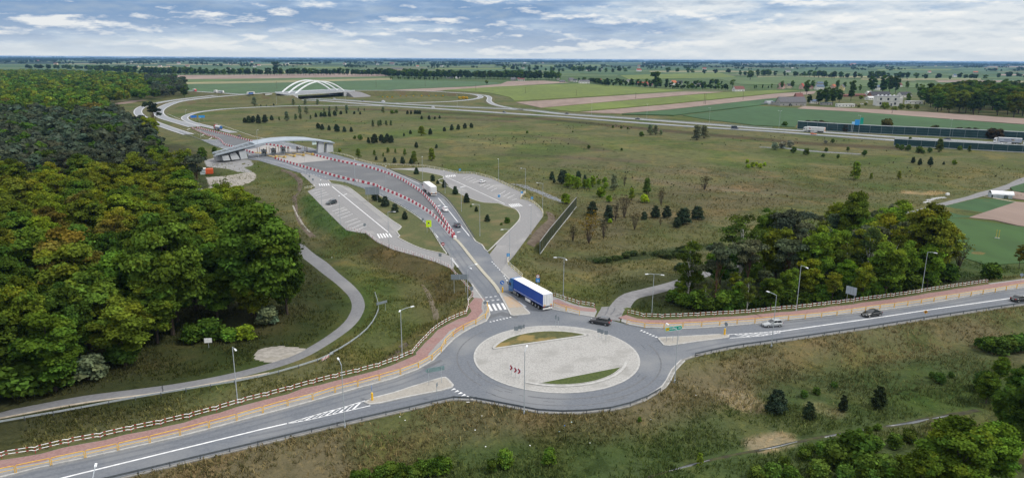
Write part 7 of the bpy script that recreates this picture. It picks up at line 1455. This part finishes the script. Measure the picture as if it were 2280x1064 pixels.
# ---- standing dry grass on the near banks and in the meadow, one mass
def tufts():
    rg = np.random.default_rng(55); n = 150000; r = 84+np.cumsum(np.ones(n))*0; yy = 82*np.exp(rg.random(n)*1.55); xx = (rg.random(n)*2-1)*.76*yy; pl = np.array([q[:2] for q in plat])
    ins = in_poly(xx, yy, plat); gx_ = np.clip((xx-GX0).astype(int), 0, dist_p.shape[1]-1); gy_ = np.clip((yy-GY0).astype(int), 0, dist_p.shape[0]-1); keep = (~ins) & (dist_p[gy_, gx_] > .8)
    for spec, w in (("J -300,680 0,535 300,470 700,395 1100,345 1500,290 1900,215 2280,120 L 0,165 150,110 K 420,1030 600,930 720,850 820,770 880,690 905,610 880,530 820,460 740,390 640,310 520,215 420,140 330,75 Z 620,520 570,490", 3.3), ("Z 2290,398 2200,428 2080,460 1985,487 1850,530 1690,578 1570,610 1490,637 1440,650 1396,664 1366,686 1352,712", 3.6), ("Z 1521,1039 1626,1013 1785,981 1917,958 2048,937 2180,913", 1.2), ("G 1480,1060 1560,960 1650,850 1760,740", 2.6)):
        keep &= seg_dist(xx, yy, PL(spec), False) > w
    for s in ("Z 560,800 578,771 634,769 689,777 640,799", "Z 2070,478 2172,440 2290,440 2290,600 2100,570"): keep &= ~in_poly(xx, yy, PL(s))
    keep &= np.sin(xx*.31+1.3*np.sin(yy*.23))+np.sin(yy*.37+xx*.11)+rg.normal(size=n)*.8 > -.35
    x, y = xx[keep], yy[keep]; m = len(x); z = h_at(x, y); d2 = np.argsort(np.arctan2(GV[:, 0], GV[:, 1]))[:0]
    # colour of the turf under each tuft
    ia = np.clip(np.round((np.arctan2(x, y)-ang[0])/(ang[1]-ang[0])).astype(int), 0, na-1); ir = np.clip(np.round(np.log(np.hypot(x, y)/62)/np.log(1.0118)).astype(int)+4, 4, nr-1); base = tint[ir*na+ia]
    k = 3; X = np.repeat(x, k)+rg.normal(size=m*k)*.22; Y = np.repeat(y, k)+rg.normal(size=m*k)*.22; Zb = np.repeat(z, k)-.05; hh = (.28+.34*rg.random(m*k))*np.repeat(.6+.8*rg.random(m), k); a = rg.random(m*k)*6.28; w = .05+.07*rg.random(m*k); lx, ly = rg.normal(size=m*k)*.22, rg.normal(size=m*k)*.22
    c, s = np.cos(a)*w, np.sin(a)*w; V = np.stack([np.stack([X-c, Y-s, Zb], 1), np.stack([X+c, Y+s, Zb], 1), np.stack([X+c*.4+lx, Y+s*.4+ly, Zb+hh], 1), np.stack([X-c*.4+lx, Y-s*.4+ly, Zb+hh], 1)], 1).reshape(-1, 3)
    dry = np.repeat((rg.random(m) < .5)[:, None], k, 0); col = np.repeat(base, k, 0)*np.where(dry, np.array((2.1, 1.95, 1.6)), np.array((1.1, 1.18, .9)))*(1+.22*rg.normal(size=m*k))[:, None]
    return tag(npmesh("grass", V, np.arange(4*m*k).reshape(-1, 4), leaf, np.clip(col, .01, .6)), "dry and green grass standing on the banks and meadow", "grass", None, "stuff")
tufts()
for k in PROTO.values():
    for r in k: drop(r)
KIDS.clear()
# ---- litter on the near bank
for i, (s, c) in enumerate((("N 655,610", "pale"), ("N 595,662", "blue"), ("N 550,735", "pale"), ("N 810,797", "white"), ("N 1325,601", "white"), ("N 1705,380", "white"), ("N 305,813", "white"), ("L 1255,563", "white"), ("L 1300,597", "white"), ("L 1893,690", "white"), ("L 1980,815", "white"), ("L 1950,580", "white"), ("L 1830,430", "drain"), ("K 680,213", "white"), ("E 1110,775", "white"), ("E 718,958", "white"))):
    b = P(*_p(s)); rg = np.random.default_rng(i); n = 9; a = np.linspace(0, 6.28, n, endpoint=False); rr = .11*(.7+.6*rg.random(n)); V = [(rr[k]*math.cos(a[k]), rr[k]*math.sin(a[k]), .34+.1*rg.random()) for k in range(n)]+[(0, 0, .5)]
    o = MB().add(V, [(k, (k+1) % n, n) for k in range(n)]).build("plastic_litter" if c != "drain" else "concrete_lid", mat("litter_"+c, dict(pale=(.45,.62,.62), blue=(.03,.13,.42), white=(.75,.76,.76), drain=(.5,.49,.46))[c], .6)); o.location = b; o.scale = (3.2, 2.0, .6) if c == "drain" else (1, 1, 1)
    tag(o, ("crumpled "+c+" scrap of plastic lying in the grass" if c != "drain" else "pale round concrete lid at the edge of the left road"), "litter" if c != "drain" else "lid", "scraps of litter, "+c if c != "drain" else None)
# ---- the air
def haze():
    o = MB().box((0, 14000, 27.5), (60000, 34000, 63)).build("haze", []) if 0 else None
    mb = MB().box((0, 15500, 26.0), (64000, 33000, 60.5)); me = bpy.data.meshes.new("haze"); me.from_pydata(mb.v, [], mb.f); me.update(); o = bpy.data.objects.new("haze", me); S.collection.objects.link(o)
    m = bpy.data.materials.new("air"); m.use_nodes = True; nt = m.node_tree; nt.nodes.remove(nt.nodes["Principled BSDF"]); v = nt.nodes.new("ShaderNodeVolumePrincipled"); v.inputs["Color"].default_value = (.27,.54,.92,1); v.inputs["Density"].default_value = 3.8e-5; v.inputs["Anisotropy"].default_value = .2
    nt.links.new(v.outputs[0], nt.nodes["Material Output"].inputs["Volume"]); me.materials.append(m); tag(o, "thin bluish haze over the far fields", "haze", None, "stuff")
haze()
